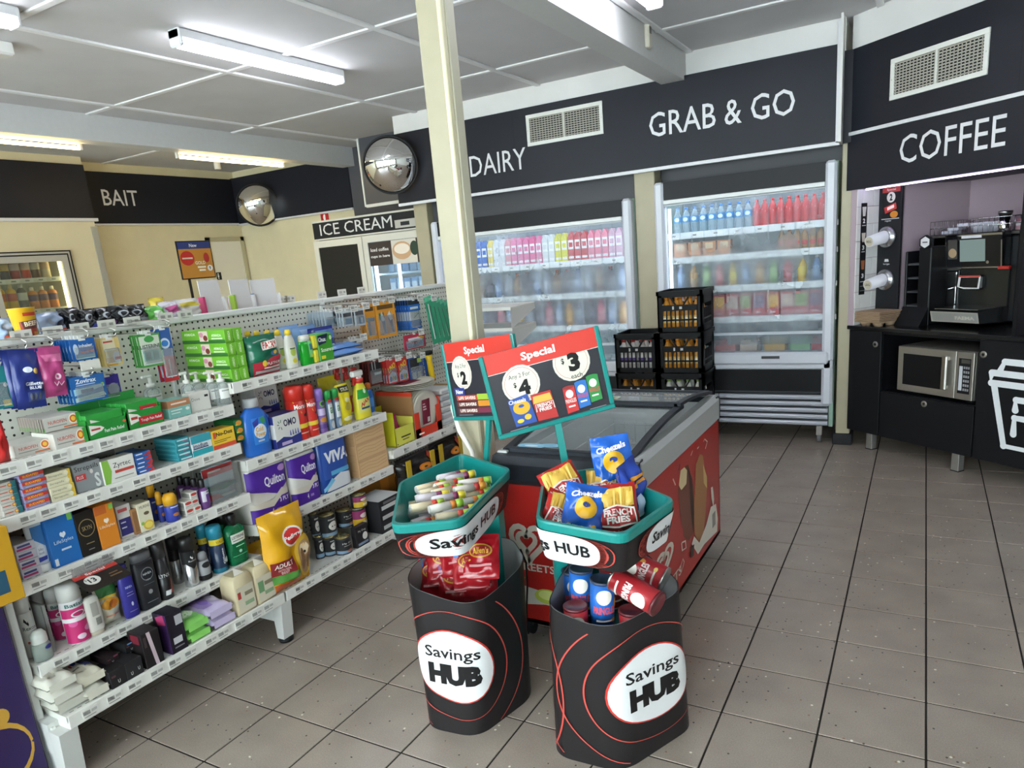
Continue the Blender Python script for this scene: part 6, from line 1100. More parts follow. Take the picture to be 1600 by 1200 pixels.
# dark bumper, aluminium rail, rim, lids
bp = MB()
prof = [(0, ZR-.002), (-.016, ZR+.02), (-.022, ZK-.03), (-.008, ZK), (.05, ZK+.006), (.05, ZK-.03), (.02, ZR-.002)]
bp.prism([(a, b) for a, b in prof], -hw-.004, hw+.004, DKG, 'x'); bp.build('bumper', CF)
bp = MB().prism([(fd-a, b) for a, b in prof], -hw-.004, hw+.004, DKG, 'x').build('bumper', CF)
for s_ in (-1, 1):
    MB().prism([(s_*(hw-.012), ZR-.002), (s_*(hw+.008), ZR+.01), (s_*(hw+.010), ZK-.01), (s_*(hw-.006), ZK+.012), (s_*(hw-.045), ZK+.012), (s_*(hw-.05), ZK-.03)], .02, fd-.02, ALU, 'y').build('rail', CF)
INW = mat('eef1f2', .5)
m = MB().box(-hw+.05, hw-.05, .05, fd-.05, .24, .25, INW).box(-hw+.045, -hw+.055, .05, fd-.05, .24, ZK-.02, INW).box(hw-.055, hw-.045, .05, fd-.05, .24, ZK-.02, INW).box(-hw+.05, hw-.05, .045, .055, .24, ZK-.02, INW).box(-hw+.05, hw-.05, fd-.055, fd-.045, .24, ZK-.02, INW)
m.build('inner_tub', CF)
def arch(y): t = (y-.03)/(fd-.06); return ZK+.008+.055*math.sin(PI*min(max(t, 0), 1))
GLS = clear('dfeaec', .05)
for k, (y0, y1, dz) in enumerate(((.035, fd*.56, .0), (fd*.52, fd-.035, .016))):
    lid = MB(); n = 10
    for s_ in (-1, 1): lid.loft([[(s_*(hw-.05), y0+(y1-y0)*i/n, arch(y0+(y1-y0)*i/n)+dz-.006), (s_*(hw-.02), y0+(y1-y0)*i/n, arch(y0+(y1-y0)*i/n)+dz-.006), (s_*(hw-.02), y0+(y1-y0)*i/n, arch(y0+(y1-y0)*i/n)+dz+.008), (s_*(hw-.05), y0+(y1-y0)*i/n, arch(y0+(y1-y0)*i/n)+dz+.008)] for i in range(n+1)], DKG, sm=False)
    for yy in (y0, y1-.028): lid.box(-hw+.03, hw-.03, yy, yy+.028, arch(yy+.014)+dz-.010, arch(yy+.014)+dz+.010, DKG, .004)
    lid = lid.build('lid_frame', CF); g = MB(); n = 12
    V = [(sx*(hw-.045), y0+.01+(y1-y0-.02)*i/n, arch(y0+.01+(y1-y0-.02)*i/n)+dz) for i in range(n+1) for sx in (-1, 1)]
    g.add(V, [(2*i, 2*i+1, 2*i+3, 2*i+2) for i in range(n)], GLS, True).build('lid_glass', lid)
    if k == 0: MB().decals(lambda u, v, l: (-hw+.05+u*.2, y0+.03+v*.06, arch(y0+.03+v*.06)+l+.001), [('e', .35, .4, .3, .4, '8fc4dc'), ('e', .75, .6, .22, .3, '8fc4dc'), ('e', .35, .4, .15, .15, 'dcecf2')]).build('sticker', lid)
    else: MB().decals(lambda u, v, l: (u, y0+.1+v, arch(y0+.1)+.018+l), [('r', -.14, -.05, .0, .05, 'c2c9b0'), ('r', -.12, -.10, .005, .045, '7fa84a'), ('r', -.09, -.07, .005, .045, '7fa84a')]).build('sticker', lid)
for k in range(3):      # wire baskets and ice cream boxes inside
    y0 = .07+k*(fd-.14)/3; y1 = y0+(fd-.14)/3-.01; bk = MB(); wm = mat('cfd3d4', .4)
    for zz in (.47, .56, .66): bk.tube([(-hw+.07, y0, zz), (hw-.07, y0, zz), (hw-.07, y1, zz), (-hw+.07, y1, zz), (-hw+.07, y0, zz)], .004, wm, 5)
    for i in range(9):
        x = -hw+.07+(2*hw-.14)*i/8
        for yy in (y0, y1): bk.tube([(x, yy, .45), (x, yy, .68)], .0025, wm, 4)
    bk.box(-hw+.07, hw-.07, y0, y1, .448, .454, wm); bk.build('basket', CF)
    for i in range(4):
        for j in range(2):
            c = ('b84a44', 'e6e6e2', 'd9d6d0', 'dcdad4', '9fb8cc', 'e6e2da')[(i*2+j+k) % 6]
            MB().box(-.05, .05, -.07, .07, 0, .10+.03*((i+j) % 2), mat(c, .35), .006).decals(lambda u, v, l: ((u-.5)*.1, (v-.5)*.14, .10+.03*((i+j) % 2)+l), [('r', .1, .9, .3, .7, ('e6e0d6', 'b03a38', 'e6cfae')[(i+k) % 3])]).build('ice_cream_box', loc=((FX0+FX1)/2-.16+i*.105, FY0+y0+.09+j*.16, .455), label='ice cream carton in the '+('front', 'middle', 'rear')[k]+' wire basket of the chest freezer', cat='carton', group='ice cream cartons, '+('front', 'middle', 'rear')[k]+' basket')
for sx in (-1, 1):
    for yy in (.06, fd-.06): MB().lathe([(.028, -.012), (.03, -.008), (.03, .008), (.028, .012)], BLACK, 18, (sx*(hw-.07), yy, .031), axis='x').box(sx*(hw-.07)-.018, sx*(hw-.07)+.018, yy-.02, yy+.02, .05, ZB, DKG).build('castor', CF)
cp = [fpoly([(0, 0)])[0]] if False else None
q = [ony(u, v, FY0-.012) for u, v in ((813, 858), (816, 866), (822, 880), (824, 915), (823, 945), (823, 975), (826, 990))]
MB().tube([(float(p[0]), float(p[1]), max(float(p[2]), .004)) for p in q], .004, BLACK, 6).build('power_cord', label='black power cord hanging down the front of the red chest freezer', cat='cord')
# ================================================================ promotional dump bins (hubs)
TEAL = mat('13827c', .28, coat=.2); TEALD = mat('13827c', .35); HUBK = mat('221f20', .45)
def rounded(poly, r, n=5):
    """round the corners of a closed 2-D outline"""
    out = []; N = len(poly)
    for i in range(N):
        p0, p1, p2 = [np.array(poly[(i+k) % N], float) for k in (-1, 0, 1)]
        a = p0-p1; b = p2-p1; la, lb = np.linalg.norm(a), np.linalg.norm(b); rr = min(r, .42*la, .42*lb); a = p1+a/la*rr; b = p1+b/lb*rr
        for k in range(n+1): t = k/n; out.append(tuple((1-t)**2*a+2*t*(1-t)*p1+t*t*b))
    return out
def scale(poly, s_, c): return [(c[0]+(x-c[0])*s_, c[1]+(y-c[1])*s_) for x, y in poly]
def resample(poly, n):
    P = np.array(poly+[poly[0]]); d = np.r_[0, np.cumsum(np.linalg.norm(np.diff(P, axis=0), axis=1))]
    t = np.linspace(0, d[-1], n, endpoint=False); return [(float(np.interp(s_, d, P[:, 0])), float(np.interp(s_, d, P[:, 1]))) for s_ in t], d[-1]
def wallmap(loop0, loop1, z0, z1, tops=None):
    """surface of a wall lofted between two outlines: u in metres along the loop from its start, v 0..1"""
    n = len(loop0); A = np.array(loop0); Bq = np.array(loop1); c = A.mean(0)
    def S(u, v, l):
        f = (u % 1.0)*n; i = int(f) % n; t = f-int(f); p = A[i]*(1-t)+A[(i+1) % n]*t; q = Bq[i]*(1-t)+Bq[(i+1) % n]*t; vv = v if tops is None else v*(z1-z0)/tops[i]; r = p*(1-vv)+q*vv
        tn = A[(i+1) % n]-A[i]; nn = np.array([tn[1], -tn[0]]); nn /= np.linalg.norm(nn)+1e-9
        if np.dot(nn, r-c) < 0: nn = -nn
        r = r+nn*(l*3+.001); return (r[0], r[1], z0+(z1-z0)*v)
    return S
def fracat(loop, pt):
    P = np.array(loop); return float(np.argmin(((P-np.array(pt))**2).sum(1)))/len(loop)
def sgn(P): return sum(P[i][0]*P[(i+1) % len(P)][1]-P[(i+1) % len(P)][0]*P[i][1] for i in range(len(P)))
def hub(label, rim, zr, base, wtop, ztop, sign, post_from, rimdec, basedec):
    """rim, base and wrap-top outlines in world x,y"""
    cx, cy = np.mean(base, 0); o = empty('promotion_bin', (float(cx), float(cy), 0), label=label, cat='display bin')
    if sgn(rim) < 0: rim = rim[::-1]
    L = lambda P: [(x-cx, y-cy) for x, y in P]
    rim = L(rim); c = np.mean(rim, 0); N = 180
    r0, _ = resample(rounded(rim, .04), N); r_in = scale(r0, .95, c); r_lo = scale(r0, .80, c); r_band = scale(r0, .985, c)
    Z = lambda P, z: [(x, y, z) for x, y in P]
    zf = zr-.124
    tub = MB().loft([Z(scale(r0, .80, c), zf), Z(scale(r0, .86, c), zf+.01), Z(r_band, zr-.03), Z(scale(r0, 1.0, c), zr-.028), Z(scale(r0, 1.01, c), zr-.006), Z(scale(r0, 1.0, c), zr), Z(r_in, zr), Z(scale(r0, .93, c), zr-.02), Z(scale(r0, .80, c), zf+.012)], TEAL, sm=False)
    tub.build('bin_tub', o)
    # printed card collar round the tub
    lo, hi = scale(r0, .90, c), scale(r0, 1.0, c); z0, z1 = zr-.128, zr-.028
    col = MB().loft([Z(lo, z0), Z(hi, z1)], HUBK, cap0=False, cap1=False, sm=False).loft([Z(scale(lo, .985, c), z0), Z(scale(hi, .985, c), z1)], HUBK, cap0=False, cap1=False, sm=False)
    S = wallmap(lo, hi, z0, z1); rimdec(col, S, r0, lambda x, y: fracat(r0, (x-cx, y-cy))); col.build('printed_collar', o)
    # standing wrap below
    if sgn(base) < 0: base = base[::-1]
    if sgn(wtop) < 0: wtop = wtop[::-1]
    b0, _ = resample(rounded(L(base), .07, 7), N); b1, _ = resample(rounded(L(wtop), .07, 7), N)
    k = int(np.argmin(((np.array(b1)-np.array(b0[0]))**2).sum(1))); b1 = b1[k:]+b1[:k]
    fr = np.array([CAM[0]-cx, CAM[1]-cy]); fr /= np.linalg.norm(fr)
    def zt(p): q = np.dot(np.array(p)/(np.linalg.norm(p)+1e-9), fr); return ztop+.035-.05*max(0, q)**1.5
    ring1 = [(x, y, zt((x, y))) for x, y in b1]
    wr = MB(); nb = 6
    rings = [[(b0[i][0]*(1-t)+b1[i][0]*t, b0[i][1]*(1-t)+b1[i][1]*t, ring1[i][2]*t) for i in range(N)] for t in [j/nb for j in range(nb+1)]]
    wr.loft(rings, HUBK, cap0=False, cap1=False); cc = np.mean(b0, 0); inn = [[(cc[0]+(x-cc[0])*.985, cc[1]+(y-cc[1])*.985, z) for x, y, z in r] for r in rings]
    wr.loft(inn, mat('8c8b8a', .6), cap0=False, cap1=False)
    S = wallmap(b0, b1, 0, ztop, [r_[2] for r_ in ring1]); basedec(wr, S, lambda x, y: fracat(b0, (x-cx, y-cy))); wr.build('printed_wrap', o)
    MB().prism([(x, y) for x, y in scale(b1, .93, cc)][::6], ztop-.17, ztop-.166, TEALD).build('inner_shelf', o)
    MB().prism([(x, y) for x, y in scale(b0, .98, cc)][::6], 0, .008, TEALD).build('foot_plate', o)
    # rear column between wrap and tub
    bx, by = post_from[0]-cx, post_from[1]-cy
    d = np.array([bx, by])-np.array(c); d = d/np.linalg.norm(d); s_ = np.array([-d[1], d[0]]); pb = np.array([bx, by])*.86+np.array(c)*.14-d*.02
    colm = [tuple(pb+s_*.10), tuple(pb+s_*.10-d*.05), tuple(pb-s_*.10-d*.05), tuple(pb-s_*.10)]
    MB().prism(colm, 0, zr-.14, TEALD).build('rear_column', o)
    # sign on its pole
    (sx, sy, sz, yaw, roll), w, h, dec = sign
    M = Matrix.Translation((sx-cx, sy-cy, sz)) @ Matrix.Rotation(yaw, 4, 'Z') @ Matrix.Rotation(-roll, 4, 'Y')
    fr_ = MB(); t = .012
    for a, b, c2, d2 in ((-w/2-t, w/2+t, -h/2-t, -h/2+.004), (-w/2-t, -w/2+.004, -h/2+.0045, h/2), (w/2-.004, w/2+t, -h/2+.0045, h/2)): fr_.box(a, b, -.008, .010, c2, d2, TEAL, .003)
    fr_.v = [tuple(M @ Vector(p)) for p in fr_.v]; fr_.build('sign_frame', o)
    bd = MB().box(-w/2, w/2, -.002, .004, -h/2, h/2, mat('2b2a31', .35)); bd.decals(lambda u, v, l: ((u-.5)*w, -.0025-l, (v-.5)*h), dec); bd.v = [tuple(M @ Vector(p)) for p in bd.v]; bd.build('sign_board', o)
    top = M @ Vector((0, .002, -h/2-.004)); bot = Vector((bx, by, zr-.12))
    ax = (top-bot).normalized(); e1 = (M.to_3x3() @ Vector((1, 0, 0))).normalized(); e2 = ax.cross(e1).normalized(); ps = MB()
    ps.loft([[tuple(q+e1*a*.012+e2*b*.006) for a, b in ((-1, -1), (1, -1), (1, 1), (-1, 1))] for q in (bot, top)], TEAL, sm=False); ps.build('sign_pole', o)
    return o
def bubble(cu, cv, ru, rv, n=36): 
    out = []
    for i in range(n):
        a = 2*PI*i/n; r = 1+.05*math.cos(2*a+.9)+.035*math.cos(3*a+2.2); out.append((cu+ru*r*math.cos(a), cv+rv*r*math.sin(a)))
    return out
def base_print(cu, cv, sgnu, arcs):
    def f(m, S, fa):
        u0 = fa(*cu)
        m.decals(S, [('p', bubble(u0, cv, .118, .27), 'c4362c'), ('p', bubble(u0, cv, .113, .26), 'dcdcdc'), ('t', 'Savings', u0, cv+.09, .155, .105, '1c1a1b', .014), ('t', 'HUB', u0+.004, cv-.055, .15, .15, '1c1a1b', .07)], True, fine=.008)
        for (dx, ru, rv) in arcs:
            pts = [(u, v) for u, v in bubble(u0+dx, cv, ru, rv, 90)]; pts.append(pts[0]); run = []
            for u, v in pts+[(0, -1)]:
                if .02 < v < .93: run.append((u, v))
                else:
                    if len(run) > 2: m.decals(S, [('l', run, .0022, 'c24a40')], True)
                    run = []
    return f
RIMZ = .80
rimR = [(-1.203, -.017), (-1.047, .112), (-.692, -.137), (-.741, -.449), (-1.026, -.412)]
baseR = [(-1.075, -.27), (-1.03, -.415), (-.80, -.405), (-.66, -.10), (-.92, .10), (-1.10, -.03)]
topR = [(-1.05, -.26), (-1.03, -.39), (-.82, -.41), (-.66, -.17), (-.90, .07), (-1.08, -.05)]
rimL = [(-1.667, .165), (-1.353, .024), (-1.246, -.477), (-1.426, -.584), (-1.68, -.22)]
baseL = [(-1.56, -.32), (-1.50, -.46), (-1.30, -.44), (-1.235, -.16), (-1.37, .01), (-1.55, -.05)]
topL = [(-1.59, -.30), (-1.53, -.44), (-1.27, -.42), (-1.215, -.16), (-1.37, .01), (-1.57, -.05)]
pr_ = lambda x0, z0, w, h, c, tx=None: []
sR = [('r', 0, 1, .755, 1, 'cf3a2e'), ('r', 0, 1, .748, .755, 'e6dcd6'), ('t', 'Special', .47, .865, .30, .125, 'f2e8e2', .03),
      ('e', .27, .56, .165, .235, 'd9d3c4'), ('e', .27, .56, .145, .205, 'b9705c'), ('e', .27, .56, .142, .20, 'd9d3c4'), ('t', 'Any 2 For', .27, .66, .19, .07, '2a2826', -.004), ('t', '4', .29, .51, .105, .19, '1f1d1d', .06), ('t', '$', .215, .56, .024, .07, '1f1d1d', .02),
      ('e', .735, .66, .165, .235, 'd9d3c4'), ('e', .735, .66, .145, .205, 'b9705c'), ('e', .735, .66, .142, .20, 'd9d3c4'), ('r', .55, .92, .755, .95, 'cf3a2e'), ('t', 'Special', .47, .865, .30, .125, 'f2e8e2', .03), ('t', '3', .755, .655, .105, .23, '1f1d1d', .06), ('t', '$', .66, .69, .026, .08, '1f1d1d', .02), ('t', 'each', .755, .485, .1, .06, '2a2826', .0),
      ('p', [(.12, .40), (.30, .43), (.33, .06), (.14, .06)], '2f4f9a'), ('e', .225, .28, .075, .085, 'dba52a'), ('e', .225, .30, .025, .02, '2f4f9a'), ('t', 'Cheezels', .2, .37, .15, .05, 'e6e2ee', .02), ('e', .26, .15, .03, .035, 'e0b63a'), ('e', .19, .12, .03, .025, 'e0c63a'),
      ('p', [(.32, .40), (.50, .40), (.52, .05), (.34, .06)], 'b52f2c'), ('p', [(.33, .28), (.5, .28), (.49, .37), (.34, .37)], 'dcae4a'), ('p', [(.34, .17), (.43, .22), (.51, .17), (.505, .27), (.345, .27)], 'd9d2c8'), ('r', .35, .5, .16, .265, 'a82a28'), ('t', 'FRENCH', .425, .24, .13, .045, 'efe6de', .03), ('t', 'FRIES', .425, .19, .11, .045, 'efe6de', .03)]
for k, (c, x, z_) in enumerate((('c23230', .655, .21), ('2f6fb8', .765, .235), ('2f8a44', .875, .27))):
    sR += [('p', [(x-.05, z_-.16), (x+.055, z_-.15), (x+.055, z_+.17), (x-.05, z_+.16)], c), ('e', x, z_+.16, .052, .022, '8f2f30' if k == 0 else c), ('e', x, z_+.075, .034, .052, 'e6ded2'), ('t', 'PRINGLES', x, z_-.01, .095, .05, ('f0dcd4', 'c94a52', 'c94a52')[k], .02), ('r', x-.03, x+.03, z_-.09, z_-.07, 'e6e2da')]
sR += [('r', .08, .24, .03, .037, '9a979a'), ('r', .8, .95, .03, .037, '9a979a')]
sL = [('r', 0, 1, .755, 1, 'cf3a2e'), ('r', 0, 1, .748, .755, 'e6dcd6'), ('t', 'Special', .46, .865, .30, .125, 'f2e8e2', .03), ('e', .22, .60, .15, .22, 'd9d3c4'), ('e', .22, .60, .13, .195, 'b9705c'), ('e', .22, .60, .127, .19, 'd9d3c4'), ('t', 'Any 2 For', .22, .68, .17, .07, '2a2826', -.004), ('t', '2', .24, .53, .09, .18, '1f1d1d', .06), ('t', '$', .16, .57, .022, .07, '1f1d1d', .02), ('r', .06, .22, .30, .40, '2c3a86'), ('t', 'New', .14, .35, .11, .06, 'e6e8f0', .03)]
for k, c in enumerate(('9ab83a', 'd08a2a', '7a2f44')):
    z_ = .265-.085*k; sL += [('r', .08, .40, z_-.035, z_+.035, 'b9442f' if k == 0 else '6a3a34'), ('t', 'LIFE SAVERS', .24, z_, .26, .04, 'efe6dc', .03), ('r', .40, .66, z_-.03, z_+.045, c)]
sL += [('r', .08, .3, .035, .042, '9a979a')]
def collar(parts):
    def f(m, S, loop, fa):
        L_ = 1.55
        for (cu, off, hw_, txt, tw, tdx) in parts:
            u0 = fa(*cu)+off
            pts = []
            for i in range(40):
                a = 2*PI*i/40; ca, sa = math.cos(a), math.sin(a); pts.append((u0+math.copysign(abs(ca)**.45, ca)*hw_, .5+math.copysign(abs(sa)**.8, sa)*.5))
            for e_, c_ in ((.030, 'c24a40'), (.027, '221f20'), (.016, 'c24a40'), (.013, '221f20'), (.003, 'c24a40')):
                m.decals(S, [('p', [(u0+(u-u0)*(1+e_/hw_), min(max(v, .01), .99)) for u, v in pts], c_)], True)
            m.decals(S, [('p', pts, 'dcdcdc')], True, e0=1)
            m.decals(S, [('t', txt, u0+tdx, .48, tw, .50, '1c1a1b', .022)], True, e0=4, fine=.006)
    return f
HR = hub('black and teal promotion bin with crisp packets on top and tubes of chips below', rimR, RIMZ, baseR, topR, .50, ((-1.187, .043, 1.121, .6688, .1566), .403, .285, sR), (-1.125, .045), collar([((-.94, -.425), -.035, .115, 'Savings HUB', .20, -.005), ((-.705, -.25), .06, .10, 'Savings HUB', .18, .01)]), base_print((-.735, -.27), .50, 1, [(0, .165, .40), (-.0, .23, .55), (-.02, .30, .68), (-.45, .16, .55), (-.45, .22, .7)]))
HL = hub('black and teal promotion bin with rolls of sweets on top and red lolly bags below', rimL, RIMZ, baseL, topL, .50, ((-1.578, .237, 1.092, -.3365, .1215), .441, .312, sL), (-1.52, .085), collar([((-1.27, -.40), .015, .135, 'Savings HUB', .22, .0)]), base_print((-1.37, -.46), .50, 1, [(0, .165, .40), (0, .23, .55)]))
# ---- goods in the bins
def inside(rim, p, k=.86):
    c = np.mean(rim, 0); s_ = 0; n = len(rim); q = [c+(np.array(r)-c)*k for r in rim]; ok = True; sg = sgn(rim) > 0
    for i in range(n):
        a, b = q[i], q[(i+1) % n]; cr = (b[0]-a[0])*(p[1]-a[1])-(b[1]-a[1])*(p[0]-a[0])
        if (cr > 0) != sg: return False
    return True
rl = MB().lathe([(.0095, -.045), (.011, -.042), (.011, .042), (.0095, .045)], mat('d9d4cc', .3), 12, axis='x')
RC = (('c9bfb4', 'b8322e', 'd08a2a'), ('d9c9a8', 'd0402c', '9ab83a'), ('cfc6cc', '7a2f54', 'd9c43a'), ('d6cfc6', 'c9762a', '8fb83a'))
protos = []
for a, b, c in RC:
    m = MB().lathe([(.0125, -.060), (.0135, -.057)], mat('d9d6d0', .4), 12, axis='x').lathe([(.014, -.057), (.014, .014)], mat(a, .3), 12, axis='x').lathe([(.0142, .014), (.0142, .032)], mat(b, .3), 12, axis='x').lathe([(.014, .032), (.014, .057)], mat(c, .3), 12, axis='x').lathe([(.0135, .057), (.0125, .060)], mat('d9d6d0', .4), 12, axis='x')
    protos.append(m)
pm_ = []; placed = []; cnt = 0; cL = np.mean(rimL, 0); rnd = random.Random(4)
for lay, zz in enumerate((RIMZ-.096, RIMZ-.070, RIMZ-.044, RIMZ-.018)):
    tries = 0; got = 0
    while got < (16, 16, 15, 16)[lay] and tries < 5000:
        tries += 1; x, y = rnd.uniform(-1.70, -1.24), rnd.uniform(-.58, .2)
        if not inside(rimL, (x, y), .60-.045*lay) : continue
        k = rnd.randrange(4)
        rot = (rnd.uniform(0, 6), rnd.uniform(-.06, .06), rnd.gauss(.9, .16))
        ax = np.array([math.cos(rot[2])*math.cos(rot[1]), math.sin(rot[2])*math.cos(rot[1]), -math.sin(rot[1])]); pts_ = np.array([np.array([x, y, zz])+ax*t_ for t_ in np.linspace(-.058, .058, 7)])
        if placed and min(np.sqrt(((pts_[:, None]-q_[None])**2).sum(2)).min() for q_ in placed) < .0245: continue
        placed.append(pts_)
        if len(pm_) <= k or pm_[k] is None:
            while len(pm_) <= k: pm_.append(None)
            o = protos[k].build('sweet_roll', loc=(x, y, zz), rot=rot); pm_[k] = o.data
        else: o = obj('sweet_roll', pm_[k], None, (x, y, zz), rot)
        tag(o, 'striped roll of sweets in the heap in the teal bin, '+('red and orange', 'red and lime', 'plum and yellow', 'orange and lime')[k]+' wrapper', 'sweets', 'heap of sweet rolls'); got += 1
al = [('e', .5, .6, .33, .16, 'b98a2c'), ('e', .5, .6, .29, .13, '8a1a22'), ('t', "Allen's", .5, .6, .46, .15, 'd9a83a', .03), ('r', .06, .2, .7, .9, '3a6ab0'), ('r', .2, .8, .25, .3, 'c98a8a')]
zw = .34
LB = ((680, 900, .47, -.55, 'leaning at the near left corner'), (712, 908, .465, -.5, 'at the front beside the near left one'), (748, 900, .475, -.5, 'at the front beside the rear column'), (695, 880, .52, -.7, 'in the second row behind the front pair'), (735, 885, .52, -.6, 'in the second row against the column'), (715, 866, .55, -.8, 'at the back under the teal tub'), (752, 870, .55, -.7, 'at the back against the rear column'))
for k, (u, v, zc, ln, lb) in enumerate(LB):
    p = onz(u, v, zc); rz = .45+.12*(k % 3); R = Matrix.Rotation(rz, 3, 'Z') @ Matrix.Rotation(ln, 3, 'X'); off = R @ Vector((0, 0, .08))
    bag('lolly_bag', 'red lolly bag with a gold oval, '+lb, 'bag', .125, .16, .035, '97161f', al, (float(p[0])-off.x, float(p[1])-off.y, zc-off.z), (ln, 0, rz), None, wr=.004, seed=k+30, rough=.2)
chz = [('e', .52, .55, .27, .2, 'e0a81c'), ('e', .52, .6, .1, .05, '24408a'), ('t', 'Cheezels', .5, .8, .75, .11, 'eae6f0', .04, .1), ('t', 'CHEESE', .3, .2, .42, .06, 'e6d23a', .03), ('e', .75, .2, .07, .06, 'dba52a'), ('e', .62, .12, .06, .04, 'e0c63a')]
frz = [('r', .08, .92, .56, .90, 'd9b04a')]+[('l', [(.12+.08*k, .55), (.15+.08*k, .9-.04*(k % 3))], .02, ('e6c46a', 'c99a34')[k % 2]) for k in range(10)]+[('p', [(.06, .22), (.5, .16), (.94, .22), (.92, .52), (.5, .58), (.08, .52)], 'e6ded4'), ('p', [(.09, .25), (.5, .19), (.91, .25), (.89, .49), (.5, .55), (.11, .49)], 'a82422'), ('t', 'FRENCH', .5, .44, .68, .12, 'f0e8e0', .04), ('t', 'FRIES', .5, .31, .56, .12, 'f0e8e0', .04), ('t', 'Original', .5, .09, .4, .06, 'f0e0d8', .0)]
def crisp(u, v, zc, w, h, c, dec, rot, lb, seed, t=.05):
    p = onz(u, v, zc); R = Matrix.Rotation(rot[2], 3, 'Z') @ Matrix.Rotation(rot[1], 3, 'Y') @ Matrix.Rotation(rot[0], 3, 'X'); off = R @ Vector((0, 0, h/2))
    bag('crisp_packet', lb, 'packet', w, h, t, c, dec, (float(p[0])-off.x, float(p[1])-off.y, zc-off.z), rot, None, wr=.007, seed=seed, seal=.05, rough=.18, backc=c)
Y0 = .46
crisp(912, 800, .775, .125, .175, '1f58b4', chz, (-.55, .25, Y0), 'blue crisp packet with a yellow ring leaning at the front of the bin', 41)
crisp(965, 798, .765, .125, .17, 'a82422', frz, (-.50, -.08, Y0-.05), 'red FRENCH FRIES crisp packet standing in front of the tall blue one', 42)
crisp(876, 808, .755, .12, .165, 'a82422', frz, (-.75, .55, Y0+.1), 'red FRENCH FRIES packet at the left tilted under the blue packet', 43)
crisp(882, 763, .79, .13, .17, 'a82422', frz, (-.75, -.35, Y0+.2), 'red FRENCH FRIES packet lying against the back left of the bin', 44)
crisp(958, 725, .855, .13, .19, '1f5cb8', chz, (-.18, -.10, Y0), 'tall upright blue crisp packet with an open-looking crimped top', 45)
crisp(988, 766, .80, .115, .20, '23409c', [('r', .2, .5, .1, .45, 'b9c4dc'), ('r', .25, .5, .05, .12, 'dfe4ea'), ('r', .2, .8, .6, .66, 'd08a2a'), ('r', .2, .8, .7, .76, 'd08a2a')], (-.15, -.12, Y0+1.0), 'dark blue crisp packet seen edge on at the right of the bin', 46)
crisp(945, 765, .775, .12, .15, 'c89a3c', frz, (-.9, .1, Y0), 'golden side of a red crisp packet lying behind the front pair', 47)
def tubecan(p, rot, c, lb, h=.155, r=.037):
    o = empty('crisp_tube', p, rot, label=lb, cat='crisp tube')
    b = MB().lathe([(r, .004), (r, h-.006)], mat(c, .3), 32); P = [(r, 0), (r, h)]
    b.decals(cylS(P, h), [('e', .5, .70, .21, .16, 'e6ded2'), ('t', 'PRINGLES', .52, .42, .62, .16, 'f0dcd8' if c[0] in 'ab' else 'd0505a', .04), ('r', .3, .75, .18, .22, 'e6e2da'), ('e', .78, .2, .07, .04, 'd9b86a'), ('e', .85, .55, .06, .1, 'c9863a')], True); b.build('tube_body', o)
    MB().lathe([(r-.001, 0), (r+.0012, .001), (r+.0012, .006), (r-.001, .007)], STEEL, 32).build('metal_base', o); MB().lathe([(r+.001, h-.008), (r+.0015, h), (r-.004, h+.001), (r-.008, h-.004), (.0005, h-.004)], mat('3a4258' if c[0] not in 'ab' else '5e2228', .3), 32).build('rim_lid', o)
BLU, RDC = '2162b4', 'a3232a'
def tp(u, v, z): p = onz(u, v, z); return (float(p[0]), float(p[1]), z)
for p, rot, c, lb in (((-.885, -.30, .43), (.02, .05, .55), BLU, 'blue crisp tube standing at the front of the lower bin'), ((-.985, -.24, .42), (-.03, .06, .4), BLU, 'blue crisp tube standing behind the front one beside the collar'), ((-.845, -.08, .42), (.03, -.03, .8), BLU, 'blue crisp tube standing at the back under the black collar'), ((-.925, -.12, .40), (0, 0, .6), RDC, 'red crisp tube standing between the blue ones at the back'), ((-.955, -.335, .345), (0, 0, .5), RDC, 'red crisp tube seen from its lid at the left of the lower bin'), ((-1.04, -.165, .375), (0, 0, .5), BLU, 'blue crisp tube deep at the left of the lower bin'), ((-.795, -.285, .335), (0, 0, .5), RDC, 'red crisp tube deep at the front under the lying one')): tubecan(p, rot, c, lb)
tubecan(tp(960, 903, .60), (0, 1.85, -.25), RDC, 'red crisp tube lying on its side with the metal base showing'); tubecan(tp(1040, 905, .545), (0, -1.25, -.1), RDC, 'red crisp tube lying at the right edge of the lower bin')
